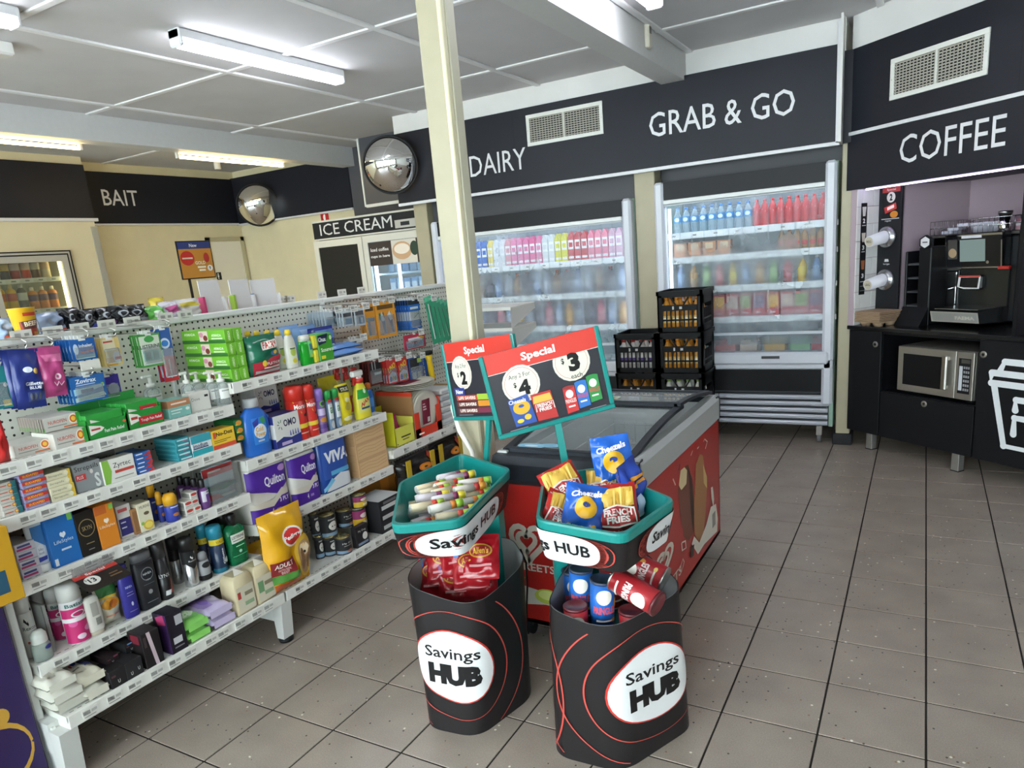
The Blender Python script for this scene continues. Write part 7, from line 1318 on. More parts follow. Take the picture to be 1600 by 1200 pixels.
# ================================================================ open coolers with strip curtains
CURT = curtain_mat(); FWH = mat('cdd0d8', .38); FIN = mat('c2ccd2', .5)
def cooler(label, x0, x1, zh0, zh1, zl, shelves, strips, sides=(0,), bottom=True):
    """x0..x1 outer width; header zh0..zh1; front lip top zl; faces -y with its front at FY"""
    w = x1-x0; sides = [.078 if q == 0 else w-.085 for q in sides]; o = empty('open_cooler', (x0, FY, 0), label=label, cat='cooler'); D = .72
    for s_, xx in ((0, 0), (1, w-.075)):
        p = MB().box(xx, xx+.075, 0, .10, .30, zh1, FWH, .018); p.build('front_post', o)
        a = 0 if s_ == 0 else w-.03
        MB().box(a, a+.03, .10, D, .12, zh1, mat('a9c8b8', .3), .004).build('side_panel', o)
    MB().box(.03, w-.03, D-.03, D, .12, zh1, FIN).box(.03, w-.03, .1, D, zh1-.04, zh1, FIN).box(.03, w-.03, .06, D, zl-.30, zl-.28, FIN).build('liner', o)
    bk = MB()
    for r in range(5): bk.box(.05, w-.05, D-.034, D-.030, zh0-.03-.022*r, zh0-.026-.022*r, mat('8fa0a8', .5))
    bk.build('back_slots', o, kind='stuff')
    MB().box(.075, w-.075, .01, .06, zh0+.03, zh1-.005, mat('15161a', .4)).build('header', o)
    hm = MB().box(.075, w-.075, -.005, .06, zh0, zh0+.03, mat('d9dcdc', .4), .003).box(.075, w-.075, .0, .05, zh0-.012, zh0-.004, mat('aeb4b6', .4)); hm.build('header_rail', o)
    MB().box(.09, w-.09, .12, .16, zh0+.01, zh0+.03, emi('e6f2ff', COOLER*1.3)).build('light_tube', o)
    for a in sides: MB().box(a, a+.02, .10, .12, zl+.05, zh0-.03, emi('e2f0ff', COOLER*.8)).build('light_tube', o)
    for k, zs in enumerate(shelves):
        s_ = MB().box(.04, w-.04, .115, D-.04, zs-.016, zs, FIN).box(.04, w-.04, .10, .115, zs-.045, zs+.004, mat('dfe3e4', .4), .002).build('shelf', o)
        for t in range(int(w/.16)): MB().box(.1+t*.16, .17+t*.16, .098, .10, zs-.04, zs-.004, mat('e6e6e4', .5)).decals(lambda u, v, l: (.1+t*.16+u*.07, .098-l, zs-.04+v*.036), [('r', .1, .5, .4, .7, '8a8a8a')]).build('price_ticket', s_)
    if bottom:
        MB().box(.03, w-.03, -.02, .10, zl-.09, zl, FWH, .012).box(.0, w, .0, .1, zl-.13, zl-.05, FWH, .012).build('front_lip', o)
        MB().box(.09, w-.07, .02, .028, zl, zl+.13, clear('dfe8ee', .08)).build('front_glass', o); MB().box(.08, w-.06, .015, .033, zl+.13, zl+.15, mat('c2c8d0', .3)).build('glass_rail', o)
        MB().box(.03, w-.03, .03, .06, .40, zl-.09, mat('141518', .45)).build('kick_panel', o)
        for k in range(5):
            z0 = .14+k*.049; sl = [(0, z0), (.016, z0+.003), (.024, z0+.012), (.024, z0+.024), (.016, z0+.034), (0, z0+.037)]
            MB().prism([(.05-a, b) for a, b in sl], .03, w-.03, mat('b9bcc4', .32, .4), 'x').build('slat', o)
        MB().box(.035, w-.035, .14, .15, .13, .40, mat('55575c', .5)).build('slat_backing', o)
        MB().box(w*.36, w*.363, .024, .03, .14, .385, mat('3a3b40', .5)).build('slat_joint', o)
        MB().box(w*.62, w*.72, -.024, -.02, zl-.045, zl-.025, mat('3a3c40', .4)).build('handle_slot', o)
        for a in (.09, w-.09): MB().lathe([(.035, -.014), (.037, -.01), (.037, .01), (.035, .014)], mat('6a6a6c', .5), 18, (a, .10, .037), axis='x').box(a-.02, a+.02, .07, .13, .06, .13, STEEL).build('castor', o)
        for a in (.09, w-.09): MB().lathe([(.035, -.014), (.037, -.01), (.037, .01), (.035, .014)], mat('6a6a6c', .5), 18, (a, D-.1, .037), axis='x').box(a-.02, a+.02, D-.13, D-.07, .06, .13, STEEL).build('castor', o)
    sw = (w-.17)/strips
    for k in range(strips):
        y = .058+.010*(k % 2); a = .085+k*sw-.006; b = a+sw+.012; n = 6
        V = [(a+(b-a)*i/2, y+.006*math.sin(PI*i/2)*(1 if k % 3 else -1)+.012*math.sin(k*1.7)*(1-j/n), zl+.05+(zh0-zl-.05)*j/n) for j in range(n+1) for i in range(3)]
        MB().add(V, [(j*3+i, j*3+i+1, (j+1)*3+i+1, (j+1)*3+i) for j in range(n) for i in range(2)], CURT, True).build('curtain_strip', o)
    return o
GS = (1.615, 1.43, 1.197, .96)
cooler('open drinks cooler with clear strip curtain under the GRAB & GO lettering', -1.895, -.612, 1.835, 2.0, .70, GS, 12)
DS = (1.475, 1.206, .933)
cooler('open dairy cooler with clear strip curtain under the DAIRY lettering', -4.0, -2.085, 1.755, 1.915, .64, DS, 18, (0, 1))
def crow(n, x0, x1, z, mk, y=FY+.19, rows=1):
    for k in range(n):
        x = x0+(x1-x0)*(k+.5)/n; mk(k, (x, y, z))
PET = [(.86, 0), (1, .03), (.96, .3), (1, .5), (.96, .68), (.5, .86), (.4, .88), (.4, .92)]; PCAP = [(.44, .92), (.44, .99), (.40, 1)]
_bc = {}
def pet(key, lab, grp, loc, w, h, body, cap, dec, bm=None, cat='bottle', name='drink_bottle', prof=PET, cprof=PCAP):
    if key in _bc: return dup(_bc[key], loc, None, lab, grp)
    _bc[key] = bottle(name, lab, cat, w, w, h, body, cap, dec, prof, cprof, loc, (0, 0, 0), grp, bmat=bm); return _bc[key]
gw_ = -1.895
H1 = 1.835-1.615-.03
crow(9, -1.80, -1.20, GS[0], lambda k, l: pet('water', 'water bottle with blue label on the top shelf of the GRAB & GO cooler', 'water bottles in the drinks cooler', l, .062, H1, 'cfe2ec', '3a78c0', [('r', 0, 1, .42, .66, '3f8fc8'), ('e', .5, .54, .2, .08, 'dcecf4')], clear('cfe4ee', .25)))
crow(9, -1.20, -.69, GS[0], lambda k, l: pet('cola', 'red-labelled cola bottle on the top shelf of the GRAB & GO cooler', 'cola bottles in the drinks cooler', l, .056, H1, 'b01c22', 'c21f26', [('r', 0, 1, .06, .40, 'c21f26'), ('r', 0, 1, .42, .78, 'c4222a'), ('l', [(.15, .5), (.35, .62), (.6, .54), (.85, .66)], .03, 'ecd8d8')]))
def cup_(key, lab, grp, loc, w, h, c, dec): return pet(key, lab, grp, loc, w, h, c, 'dcdcda', dec, None, 'cup', 'food_tub', [(.82, 0), (.86, .03), (1, .88)], [(1.03, .88), (1.03, .97), (.9, 1.)])
def ctn(key, lab, grp, loc, w, h, c, dec, d=.07):
    if key in _bc: return dup(_bc[key], loc, None, lab, grp)
    _bc[key] = carton('food_carton', lab, 'carton', w, d, h, c, dec, None, None, loc, (0, 0, 0), grp); return _bc[key]
crow(4, -1.80, -1.35, GS[1]-.0, lambda k, l: ctn('sw', 'orange-brown sandwich wedge on the second shelf of the GRAB & GO cooler', 'sandwich wedges in the drinks cooler', l, .10, .11, 'b9794a', [('r', .1, .9, .1, .4, 'cf8a5a'), ('r', .2, .8, .5, .9, 'd9c09a')]))
crow(6, -1.02, -.70, GS[1], lambda k, l: pet('tea', 'tan drink bottle with a red oval on the second shelf of the GRAB & GO cooler', 'tan drink bottles in the drinks cooler', l, .05, .15, 'b58a5c', '8a6a48', [('e', .5, .3, .3, .12, 'd04a50')]))
crow(11, -1.80, -.70, GS[2], lambda k, l: pet('mix%d' % (k % 5), ('blue sports drink', 'amber juice bottle', 'green juice bottle', 'pink drink bottle', 'yellow drink bottle')[k % 5]+' on the third shelf of the GRAB & GO cooler', 'mixed drinks on the third shelf of the drinks cooler', l, .062, .18, ('5f86b8', 'c08a4a', '7fae6a', 'c05a6a', 'd9b02c')[k % 5], 'd9d9d6', [('r', 0, 1, .25, .6, ('8fb0d8', 'd9a86a', 'a9cf8a', 'd98a94', 'e2c83a')[k % 5])]))
crow(11, -1.80, -.70, GS[3], lambda k, l: ctn('tray%d' % (k % 4), ('red-lidded fruit tub', 'red snack tray with green fruit', 'red tray with dark berries', 'red tray with yellow fruit')[k % 4]+' on the low shelf of the GRAB & GO cooler', 'red snack trays in the drinks cooler', l, .09, .17, 'c24250', [('r', .05, .95, .35, .9, ('c9b0a4', '8fae6a', '6a5a7a', 'd9a84a')[k % 4]), ('r', .1, .9, .05, .25, 'c22a3c'), ('r', .2, .7, .1, .18, 'ecd8da')]))
zl_ = .70-.28+.0; 
zq = .70-.28
low = ((-1.40, .16, 'c05a54', 'red and white meal tray'), (-1.22, .13, 'c9a48a', 'pale meal tray'), (-1.03, .15, 'd9a23a', 'yellow meal tub'), (-.85, .14, '7fae78', 'green salad bowl'), (-.72, .10, 'b02433', 'crimson meal box'))
for x, w, c, lab in low:
    carton('meal_tray', lab+' in the bottom well of the GRAB & GO cooler', 'tray', w, .16, .36, c, [('r', .08, .92, .55, .75, 'e6d9cc'), ('r', .2, .8, .8, .95, c)], None, None, (x, FY+.20, zq), (0, 0, 0))
# dairy
dt = (('2f5aa8', 3), ('2f63b4', 3), ('d9c24a', 1), ('cfd2d6', 2), ('c9868e', 1), ('d06a94', 3), ('cf5f8c', 2), ('c9ccd0', 2), ('c9c43a', 2), ('b8343a', 3), ('d8788e', 3), ('c9a0b4', 2))
i = 0; lst = [c for c, n in dt for _ in range(n)]
for k, c in enumerate(lst):
    x = -3.88+(1.66)*(k+.5)/len(lst); nm = {'2': 'blue', 'd': 'pink', 'c': 'pale', 'b': 'red'}[c[0]]
    if c in ('d9c24a', 'c9c43a'): nm = 'yellow'
    if c in ('cf5f8c', 'c9868e', 'c9a0b4'): nm = 'rose'
    key = 'milk'+c
    if key not in _bc:
        m = MB().box(-.029, .029, -.035, .035, 0, .19, mat(c, .4), .003); m.prism([(-.029, .19), (.029, .19), (.004, .235), (-.004, .235)], -.033, .033, mat(c, .4), 'y'); m.decals(boxS(.058, .07, .19), [('r', .1, .9, .5, .9, 'e2e4e8'), ('r', .2, .8, .6, .8, c), ('r', .1, .9, .1, .2, 'e0dce0')])
        _bc[key] = m.build('milk_carton', loc=(x, FY+.19, DS[0]), label=nm+' flavoured milk carton on the top shelf of the dairy cooler', cat='carton', group='milk cartons on the top shelf of the dairy cooler')
    else: dup(_bc[key], (x, FY+.19, DS[0]))
crow(17, -3.88, -2.2, DS[1], lambda k, l: pet('yog%d' % (k % 4), ('steel blue', 'grey', 'brown', 'dark')[k % 4]+' milk bottle on the second shelf of the dairy cooler', 'milk bottles on the second shelf of the dairy cooler', l, .075, .20, ('7f94b8', '8f98ac', '8a6a54', '4a4650')[k % 4], ('3a5aa0', 'c9ccd0', 'b05a3a', 'a83a34')[k % 4], [('r', 0, 1, .25, .55, ('a9b8d4', 'b4bac8', 'b89a7c', '7a7480')[k % 4])]))  # bottle colours dulled to paint in the haze of the frosted curtain
crow(17, -3.88, -2.2, DS[2], lambda k, l: pet('jui%d' % (k % 5), ('pale blue', 'orange', 'grey', 'charcoal', 'pink')[k % 5]+' drink bottle on the third shelf of the dairy cooler', 'drink bottles on the third shelf of the dairy cooler', l, .078, .21, ('8fa4c4', 'c98a2a', '8a94a8', '4f5260', 'c9667a')[k % 5], ('dcdcda', '2a2a2c', 'dcdcda', 'b8343a', 'c23a50')[k % 5], [('r', 0, 1, .22, .58, ('b4c4dc', 'd9a23a', 'a9b0c0', '74788a', 'd98a98')[k % 5])]))  # curtain haze mixed into these drink colours too, so they are duller
crow(12, -3.85, -2.25, .36+.001, lambda k, l: cup_('but%d' % (k % 3), ('yellow', 'white', 'blue')[k % 3]+' tub in the bottom well of the dairy cooler', 'tubs in the bottom well of the dairy cooler', l, .12, .30, ('d9b83a', 'd9d9d6', '5f7ab0')[k % 3], [('r', .1, .9, .3, .7, 'e6e2d6')]))
# ================================================================ milk crates
CB = mat('0e0f11', .5)
def crate(label, x, y, z, h=.297, s_=.33):
    o = empty('milk_crate', (x, y, z), label=label, cat='crate'); r = s_/2; t = .012
    for k in range(4):
        m = MB(); m.box(-r, r, -r, -r+t, h-.045, h-.028, CB).box(-r, r, -r, -r+t, 0, .035, CB).box(-r, -r+.035, -r, -r+t, 0, h-.02, CB).box(r-.035, r, -r, -r+t, 0, h-.02, CB).box(-r+.03, r-.03, -r, -r+t, h*.52, h*.66, CB) if k % 2 == 0 else m.box(-r, r, -r, -r+t, h-.10, h-.028, CB).box(-r, r, -r, -r+t, 0, .05, CB).box(-r, -r+.06, -r, -r+t, 0, h-.02, CB).box(r-.06, r, -r, -r+t, 0, h-.02, CB)
        n = 8
        for j in range(n+1): a = -r+.035+(s_-.07)*j/n; m.box(a-.004, a+.004, -r+.001, -r+t-.001, .03, h*.55, CB)
        m.box(-r+.03, r-.03, -r+.001, -r+t-.001, h*.27, h*.31, CB)
        if k % 2 == 0:
            for sx in (-1, 1): m.add([(sx*.02-.006, -r+.001, h*.6), (sx*.02+.006, -r+.001, h*.6), (sx*.075+.006, -r+.001, h-.03), (sx*.075-.006, -r+.001, h-.03), (sx*.02-.006, -r+t, h*.6), (sx*.02+.006, -r+t, h*.6), (sx*.075+.006, -r+t, h-.03), (sx*.075-.006, -r+t, h-.03)], [(0, 1, 2, 3), (4, 5, 6, 7), (0, 3, 7, 4), (1, 2, 6, 5)], CB)
        m.decals(lambda u, v, l: ((u-.5)*s_, -r-l, v*h), [('r', .34, .38, .55, .63, 'b9b9b9'), ('r', .5, .56, .56, .62, 'b9b9b9')] if k == 0 else [])
        m.build('lattice_side', o, rot=(0, 0, k*PI/2))
    rm = MB()
    for k in range(4):
        q = [(-r-.006, -r-.006), (r+.006, -r-.006), (r+.006, -r+t+.002), (-r-.006, -r+t+.002)]; c_, s2 = math.cos(k*PI/2), math.sin(k*PI/2); rm.prism([(a*c_-b*s2, a*s2+b*c_) for a, b in q], h-.030, h, CB)
    rm.build('top_rim', o); MB().box(-r+.01, r-.01, -r+.01, r-.01, .004, .014, CB).build('base_grid', o); return o
def bt(name, lab, grp, loc, body, cap, dec, w=.072, h=.24, prof=None): return pet(name, lab, grp, loc, w, h, body, cap, dec, prof=prof or [(.95, 0), (1, .02), (1, .55), (.9, .66), (.45, .84), (.4, .86), (.4, .9)], cprof=[(.46, .89), (.46, .98), (.4, 1)])
JU = [('r', 0, 1, .2, .42, 'e0c07a'), ('e', .5, .31, .2, .06, 'f0ead8')]; CXR, CXL, CY_ = -1.615, -1.965, 3.215
for k in range(4):
    z0 = k*.304; crate(('black milk crate at the bottom of the tall stack', 'black milk crate of white milk bottles in the tall stack', 'black milk crate of orange juice in the middle of the tall stack', 'black milk crate of orange juice on top of the tall stack')[k], CXR, CY_, z0)
    for a in range(4):
        for b in range(2):
            l = (CXR-.114+a*.076, CY_-.105+b*.09, z0+.015)
            if k in (2, 3): bt('juice', 'orange juice bottle in the '+('middle' if k == 2 else 'top')+' crate of the tall stack', 'orange juice bottles in the '+('middle' if k == 2 else 'top')+' crate', l, 'c8862a', 'c27a20', JU)
            else: bt('milkb', 'white milk bottle with green cap in the '+('lowest' if k == 0 else 'second')+' crate of the tall stack', 'milk bottles in the '+('lowest' if k == 0 else 'second')+' crate', l, 'd6d6cc', '8aae4a', [('r', 0, 1, .2, .45, 'c9ccc0')])
for k in range(3):
    z0 = k*.304; crate(('black milk crate at the bottom of the short stack', 'black milk crate of orange drinks in the short stack', 'black milk crate of white cartons on top of the short stack')[k], CXL, CY_, z0)
    for a in range(4):
        for b in range(2):
            l = (CXL-.114+a*.076, CY_-.105+b*.09, z0+.015)
            if k == 2: bt('whiteb', 'white dairy bottle with a red cap in the top crate of the short stack', 'white bottles in the top crate of the short stack', l, 'c2bdb8', 'b83a34', [('r', 0, 1, .2, .5, 'd4d0cc'), ('r', .2, .8, .28, .4, '5a3f8a')])
            else: bt('juice', 'orange drink bottle in the '+('bottom' if k == 0 else 'second')+' crate of the short stack', 'orange drinks in the '+('bottom' if k == 0 else 'second')+' crate of the short stack', l, 'c8862a', 'c27a20', JU)
# ================================================================ coffee counter
KB = mat('131417', .4); KB2 = mat('17181b', .42)
def CL(name, **k): return empty(name, cw(0, 0, 0), (0, 0, CA), **k)
cab = CL('coffee_cabinet', label='black coffee counter cabinet with a microwave niche and a white cup graphic', cat='cabinet')
m = MB().box(-.16, .115, .02, .72, .127, .855, KB).box(.785, 2.2, .02, .72, .127, .855, KB).box(.115, .785, .02, .72, .127, .45, KB).box(.115, .785, .55, .72, .45, .855, KB).box(.115, .785, .02, .72, .835, .855, KB); m.build('carcass', cab)
MB().box(-.17, 2.2, -.015, .83, .855, .882, mat('17181a', .22), .004).build('worktop', cab)
for a, b, c, d, lk in ((-.16, .112, .13, .852, (.067, .765)), (.118, .792, .13, .445, (.459, .412)), (.798, 1.5, .13, .852, (.826, .765)), (1.504, 2.2, .13, .852, None)):
    dr = MB().box(a+.002, b-.002, 0, .02, c, d, KB2, .002); dr = dr.build('door', cab)
    if lk:
        MB().lathe([(.020, 0), (.021, -.004), (.015, -.006)], STEEL, 20, (lk[0], 0, lk[1]), axis='y').build('lock', dr); MB().lathe([(.009, -.006), (.006, -.0075)], BLACK, 12, (lk[0], 0, lk[1]), axis='y').build('lock', dr)
    if a == .798:
        gm = 'dfe3e6'; lg = MB(); W2 = .019; cxx = 1.10
        def stroke(pts, w_=W2): lg.decals(lambda u, v, l: (u, -.0015-l, v), [('l', pts, w_, gm)]+[('e', p[0], p[1], w_, w_, gm) for p in pts])
        stroke([(.925, .665), (.955, .735), (1.245, .735), (1.275, .665)]); stroke([(.885, .665), (1.315, .665), (1.315, .605), (.885, .605), (.885, .665)]); stroke([(.905, .585), (.985, .245), (1.215, .245), (1.295, .585)])
        stroke([(1.035, .465), (1.035, .525), (1.175, .525)]); stroke([(1.035, .325), (1.035, .42), (1.165, .42)]); lg.build('cup_graphic', dr)
for x in (.0, .66, 1.4, 2.1):
    for y in (.045, .6): MB().box(x-.025, x+.025, y, y+.05, 0, .128, mat('b9b9b6', .3, .8), .002).box(x-.027, x+.027, y-.002, y+.052, 0, .006, BLACK).build('leg', cab)
# alcove above the worktop
TW = mat('d8d6d4', .25); LIL = mat('b2a0a8', .55)
alc = MB().box(.045, .06, .2, .84, .882, 1.80, LIL).box(.06, 2.2, .83, .84, .882, 1.80, LIL).box(-.17, .06, .21, .22, .882, 1.80, LIL).box(-.175, -.13, .0, .22, .882, 1.80, LIL).box(-.17, 2.2, .03, .84, 1.79, 1.80, mat('2a2b30', .5)).box(.965, .985, .02, .83, .882, 1.79, KB)
AL = struct('wall_alcove', alc, loc=cw(0, 0, 0), rot=(0, 0, CA))
for r in range(8):
    for c in range(2):
        y0 = .0+c*.10-(.05 if r % 2 else 0); y1 = y0+.10; y0, y1 = max(y0, .0), min(y1, .205)
        MB().box(-.13, -.122, y0+.0015, y1-.0015, .884+r*.1135, .884+(r+1)*.1135-.003, TW, .001).build('wall_tile', AL)
    if r % 2: MB().box(-.13, -.122, .1515, .2035, .884+r*.1135, .884+(r+1)*.1135-.003, TW, .001).build('wall_tile', AL)
MB().box(-.10, 2.0, .045, .06, 1.780, 1.789, emi('d8c8ff', 6.)).build('led_strip', None, cw(0, 0, 0), (0, 0, CA), label='glowing LED strip under the COFFEE fascia board', cat='light')
bp_ = CL('cup_dispenser', label='black panel with two cup dispensers beside the white wall tiles', cat='panel')
MB().box(-.122, .06, .195, .21, .884, 1.79, mat('1f2024', .4)).build('panel', bp_)
pp = MB().box(-.095, .045, .193, .195, 1.585, 1.785, mat('1c1b1d', .4)); pp.decals(lambda u, v, l: (-.095+u*.14, .193-l, 1.585+v*.2), [('r', .0, 1, .84, 1, 'b83a36'), ('t', 'Special', .5, .92, .5, .09, 'e6cfcc', .02), ('e', .5, .68, .24, .17, 'd9d4cc'), ('t', '2', .5, .68, .16, .22, '222222', .05), ('p', [(.12, .36), (.78, .5), (.84, .3), (.2, .16)], 'b5302e'), ('p', [(.3, .36), (.68, .44), (.7, .34), (.32, .26)], 'efd8d4'), ('e', .7, .12, .22, .11, 'c9802a'), ('r', 0, 1, -.03, .0, 'b9b9b9')]); pp.build('price_poster', bp_)
for zz in (1.465, 1.18):
    d = MB().lathe([(.072, .195), (.074, .185), (.066, .172), (.056, .168), (.05, .16)], mat('a9a9ac', .25, .85), 32, (-.043, 0, zz), axis='y').build('dispenser_ring', bp_)
    c = MB().lathe([(.034, .0), (.036, -.002), (.043, .16), (.044, .165)], mat('d4d2da', .4), 28, axis='y')
    c.decals(lambda u, v, l: (.034*.92*(u-.5)*2, -.0025-l, (v-.5)*.068*.92), [('e', .5, .5, .5, .5, 'c2b9a4'), ('t', 'REG' if zz > 1.3 else 'LRG', .5, .5, .6, .26, '3a3a3a', .02)])
    c.v = [tuple(Matrix.Rotation(.16, 3, 'X') @ Vector(p)+Vector((-.043, .03, zz-.02))) for p in c.v]; c.build('cup_stack', bp_)
    MB().decals(lambda u, v, l: (-.043+u, .1945-l, zz+.12+v), [('p', [(-.018, .0), (.018, .0), (.014, .018), (-.014, .018)], 'd9d9dc'), ('t', 'regular' if zz > 1.3 else 'large', 0, -.016, .05, .014, 'd9d9dc', .0)]).build('size_mark', bp_)
st = CL('price_strip', label='narrow black price strip with cup pictures on the white wall tiles', cat='sign')
m = MB().box(-.122, -.119, .035, .085, 1.09, 1.70, mat('1a1a1c', .4))
def PS(u, v, l): return (-.119+l, .035+u*.05, 1.09+v*.61)
cupd = lambda v, c: [('p', [(.28, v-.05), (.72, v-.05), (.86, v+.05), (.14, v+.05)], c)]
m.decals(PS, cupd(.91, 'd9d6d2')+[('t', '2', .5, .81, .4, .05, 'eaeaea', .04), ('r', .15, .85, .755, .765, 'bdbdbd')]+cupd(.63, 'cfc4b4')+[('t', '3', .5, .52, .4, .05, 'eaeaea', .04), ('r', .2, .8, .47, .48, 'bdbdbd')]+cupd(.33, 'a8643c')+[('t', '3', .5, .21, .4, .05, 'eaeaea', .04), ('r', .1, .9, .14, .15, 'bdbdbd'), ('r', .1, .9, .09, .1, '7a7a7a'), ('r', .1, .9, .04, .05, '7a7a7a')]); m.build('strip', st)
# microwave
mw = CL('microwave_oven', label='stainless steel microwave oven in the niche of the black counter', cat='microwave')
x0, x1, z0, z1 = .232, .757, .468, .768
MB().box(x0, x1, .04, .40, z0, z1, mat('8d8a84', .35, .6), .004).build('body', mw)
md = MB().box(x0, x1-.115, .02, .04, z0+.004, z1-.002, mat('a7a39b', .3, .75), .003); md.decals(lambda u, v, l: (x0+u*(x1-.115-x0), .02-l, z0+v*(z1-z0)), [('r', .10, .86, .16, .84, '141416')]); md = md.build('door', mw)
MB().box(x1-.185, x1-.150, -.018, .0, z0+.055, z1-.03, STEEL, .006).box(x1-.178, x1-.157, -.002, .022, z0+.06, z0+.08, STEEL).box(x1-.178, x1-.157, -.002, .022, z1-.06, z1-.04, STEEL).build('handle', md)
kp = MB().box(x1-.113, x1, .02, .04, z0+.004, z1-.002, mat('a39f97', .3, .75), .003); kp.decals(lambda u, v, l: (x1-.113+u*.113, .02-l, z0+v*(z1-z0)), [('r', .15, .85, .14, .86, '1b1b1e'), ('r', .3, .8, .76, .84, '4a4844'), ('r', .2, .4, .2, .7, 'c9ccd2')]+[('r', .46+.13*a, .55+.13*a, .2+.09*b, .25+.09*b, '9a9a9e') for a in range(3) for b in range(6)]); kp.build('control_panel', mw)
for a in (x0+.05, x1-.05): MB().box(a-.02, a+.02, .07, .3, .45, z0+.002, BLACK).build('foot', mw)
# cup carriers
for k in range(7):
    m = MB(); c = mat('a98f74', .85, bump=.4, gscale=90); m.box(-.105, .105, -.105, .105, .028, .036, c, .004)
    for a in (-.052, .052):
        for b in (-.052, .052): m.lathe([(.026, 0), (.042, .03)], c, 14, (a, b, 0))
    if k == 0: c0 = m.build('cup_carrier', loc=cw(.0, .088, .883), rot=(0, 0, CA), label=instack('brown moulded cup carrier in the pile on the black worktop', 0, 7), cat='cup carrier', group='nested cup carriers')
    else: dup(c0, cw(random.uniform(-.003, .003), .088, .883+k*.0105), None, instack('brown moulded cup carrier in the pile on the black worktop', k, 7))
# lid tower
lt = CL('lid_tower', label='black stepped lid organiser with a hexagon badge beside the coffee machine', cat='organiser')
m = MB().box(.10, .115, .20, .34, .882, 1.36, KB, .004).box(.20, .29, .20, .36, .882, 1.385, KB, .006).box(.10, .29, .33, .34, .882, 1.36, KB).prism([(.20, .882), (.12, .882), (.20, 1.0)], .10, .29, KB, 'x')
for zz in (1.0, 1.09, 1.18, 1.27): m.box(.115, .20, .21, .33, zz, zz+.012, mat('3c3d42', .4))
m.build('tower_body', lt)
hx = [(.245+.045*math.cos(PI/6+k*PI/3), 1.415+.045*math.sin(PI/6+k*PI/3)) for k in range(6)]; MB().prism(hx, .195, .215, KB, 'y').decals(lambda u, v, l: (.245+u, .195-l, 1.415+v), [('p', [(.036*math.cos(PI/6+k*PI/3), .036*math.sin(PI/6+k*PI/3)) for k in range(6)], 'd6d6d8'), ('r', -.018, .018, -.004, .004, '55565a')]).build('badge', lt)
# coffee machine
cm = CL('coffee_machine', label='black and chrome bean-to-cup coffee machine with a lit touch screen', cat='coffee machine')
CHR = mat('9a968c', .15, 1.); 
MB().box(.33, .70, .42, .78, .90, 1.42, mat('1b1c1f', .3), .008).build('body', cm)
fp_ = MB().box(.345, .665, .405, .42, .985, 1.23, mat('2b2d2c', .12, .3), .004); fp_.build('front_panel', cm)
sp = MB().box(.36, .52, .36, .41, 1.10, 1.19, mat('1c1c1e', .25), .012); sp.decals(lambda u, v, l: (.36+u*.16, .36-l, 1.10+v*.09), [('l', [(.1, .9), (.06, .2), (.3, .1), (.9, .1), (.94, .9), (.1, .9)], .05, 'd6d6d4'), ('r', .05, .95, .88, 1.0, 'b0362c')]); sp.build('spout', cm)
hd = MB(); hp = [(.345, 1.235), (.325, 1.430), (.35, 1.45), (.405, 1.45), (.415, 1.235)]
hd.prism(hp, .285, .655, mat('1d1e21', .2), 'x').build('head', cm)
sc = MB(); L_ = lambda u, v, l: (.285+u*.37, .345-.02*v-l-.001, 1.235+v*.21)
sc.decals(L_, [('r', .0, 1, .0, 1, mat('c9c9cc', .12, 1.)), ('r', .02, .98, .04, .94, mat('17181a', .12)), ('r', .05, .22, .28, .86, mat('4a4844', .2)), ('e', .135, .46, .075, .14, 'b59a78'), ('r', .27, .72, .2, .84, emi('8fa4a0', .45)), ('r', .3, .66, .88, .96, mat('d6d6da', .2)), ('e', .76, .17, .025, .045, mat('c9c6be', .15, .8))]); sc.build('touch_screen', cm)
MB().box(.63, .70, .34, .37, 1.225, 1.245, mat('c4322a', .4), .004).build('red_tab', cm)
dt_ = MB().prism([(.17, .915), (.15, .985), (.42, 1.0), (.42, .90)], .345, .665, mat('2a2b2d', .25), 'x'); dt_ = dt_.build('drip_tray', cm)
tp_ = MB(); tp_.decals(lambda u, v, l: (.345+u*.32, .168-.018*v-l-.0015, .917+v*.066), [('r', 0, 1, 0, 1, mat('d6d2c4', .3, .5)), ('r', .03, .97, .1, .9, mat('c6c4be', .3, .6)), ('t', 'FAEMA', .72, .45, .4, .34, mat('e9e4d6', .3, .3), .04)]); tp_.build('tray_front', dt_)
MB().box(.36, .65, .17, .40, .995, 1.0, mat('8a8c8c', .25, .8)).build('grid', dt_)
mf = CL('milk_fridge', label='black milk fridge module with a mirrored door numbered 3 beside the coffee machine', cat='fridge')
MB().box(.09, .325, .42, .78, .90, 1.22, mat('23262a', .35), .004).build('body', mf)
fd_ = MB().box(.15, .322, .40, .42, .91, 1.21, mat('8e8e8e', .10, .9), .003).build('door', mf); MB().tube([(.18, .385, 1.10), (.22, .375, 1.105), (.26, .38, 1.095), (.315, .39, 1.11)], .006, CHROME, 8).build('handle', fd_)
MB().decals(lambda u, v, l: (.12+u, .419-l, 1.17+v), [('t', '3', 0, 0, .018, .03, 'd9d9d9', .03)]).build('number', mf)
MB().box(.09, .325, .40, .78, 1.22, 1.235, mat('8a8478', .3, .6)).box(.09, .105, .45, .78, 1.235, 1.43, KB).box(.09, .34, .77, .78, 1.235, 1.43, KB).box(.085, .70, .41, .78, 1.43, 1.445, mat('55524e', .35, .5)).build('top_shelf', mf)
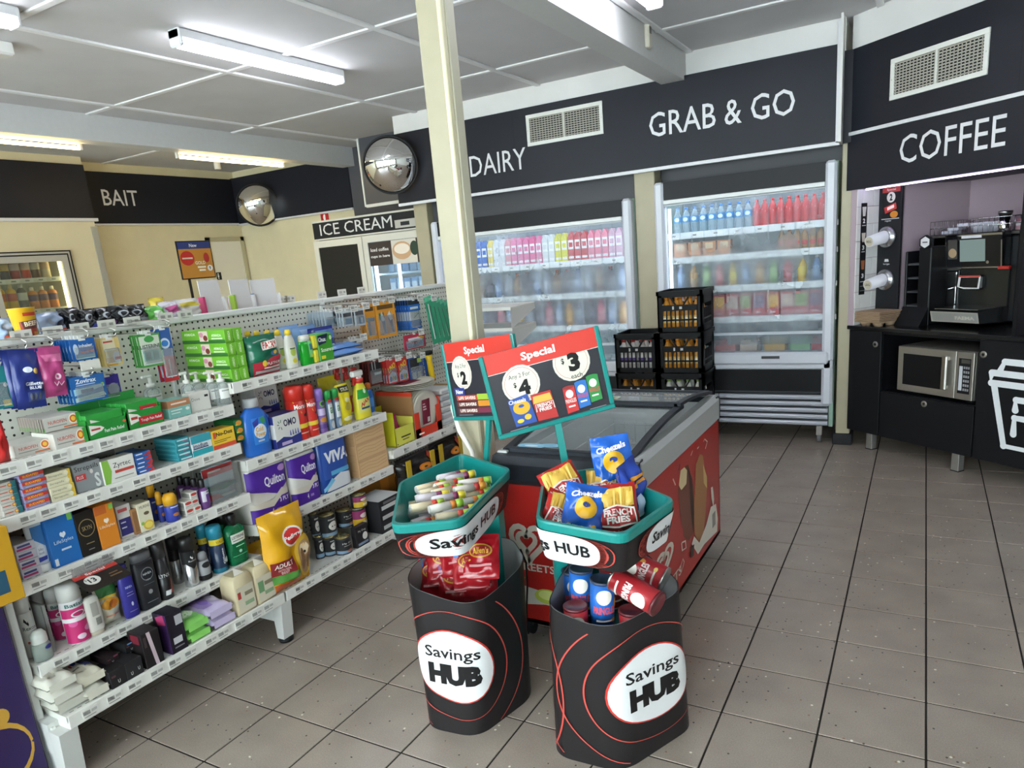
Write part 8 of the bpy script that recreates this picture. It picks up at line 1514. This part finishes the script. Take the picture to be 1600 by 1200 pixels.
for k in range(3): MB().lathe([(.020, 0), (.026, .07), (.027, .09)], mat('b5302c', .4), 16).decals(lambda u, v, l: (.026*math.sin((u-.5)*2), -.0255*math.cos((u-.5)*2)-l, v*.09), [('r', .35, .65, .4, .6, 'e6d2ce')], True).build('red_cup', loc=cw(.165+.055*(k % 2), .46+.05*(k//2), 1.236), rot=(0, 0, CA), label='small red paper cup on the shelf of the milk fridge module', cat='cup', group='small red paper cups')
MB().box(0, .30, 0, .40, 0, .53, mat('17181b', .35), .01).box(.02, .28, -.004, 0, .05, .48, mat('1e2023', .2)).build('coffee_grinder', loc=cw(.705, .40, .883), rot=(0, 0, CA), label='tall plain black appliance at the right of the coffee machine', cat='appliance')
wb = CL('wire_basket', label='chrome wire basket on top of the coffee machine', cat='basket'); m = MB(); a0, a1, b0, b1, z0, z1 = .09, .69, .43, .72, 1.447, 1.535
for zz in (z0, (z0+z1)/2, z1): m.tube([(a0, b0, zz), (a1, b0, zz), (a1, b1, zz), (a0, b1, zz), (a0, b0, zz)], .0022, CHROME, 5)
for k in range(19): x = a0+(a1-a0)*k/18; m.tube([(x, b0, z0), (x, b0, z1)], .0016, CHROME, 4).tube([(x, b1, z0), (x, b1, z1)], .0016, CHROME, 4).tube([(x, b0, z0), (x, b1, z0)], .0016, CHROME, 4)
for k in range(9): y = b0+(b1-b0)*k/8; m.tube([(a0, y, z0), (a0, y, z1)], .0016, CHROME, 4)
m.build('wire_frame', wb)
for k, x in enumerate((.16, .19, .24)): MB().box(-.035, .035, -.05, .05, 0, .02, mat('d0d0dc', .4), .003).build('napkin_pack', loc=cw(x, .54+.01*k, 1.45+.021*k), rot=(0, 0, CA+.2*k), label=instack('white napkin bundle in the wire basket', k, 3), cat='napkins', group='napkin bundles in the wire basket')
for k in range(3): MB().lathe([(.03, 0), (.045, .05), (.047, .06)], mat('c9c9d4', .3), 20).build('plastic_bowl', loc=cw(.36+.04*k, .52+.03*k, 1.45), rot=(0, 0, CA), label='pale plastic bowl in the middle of the wire basket', cat='bowl', group='plastic bowls in the wire basket')
o = empty('metal_canister', cw(.545, .50, 1.45), (0, 0, CA), label='shiny metal canister standing in the wire basket', cat='canister'); MB().lathe([(.036, 0), (.037, .003), (.037, .10)], CHROME, 24).build('can', o); MB().lathe([(.039, .10), (.039, .115), (.034, .118)], STEEL, 24).build('lid', o)
for k in range(3): MB().box(-.03, .03, -.03, .03, 0, .022, mat(('b58a94', 'c9c2c8', '8a5a64')[k], .4), .002).build('sugar_box', loc=cw(.63, .55, 1.45+.023*k), rot=(0, 0, CA), label='small '+('pink', 'white', 'maroon')[k]+' sachet box at the right of the wire basket', cat='box')
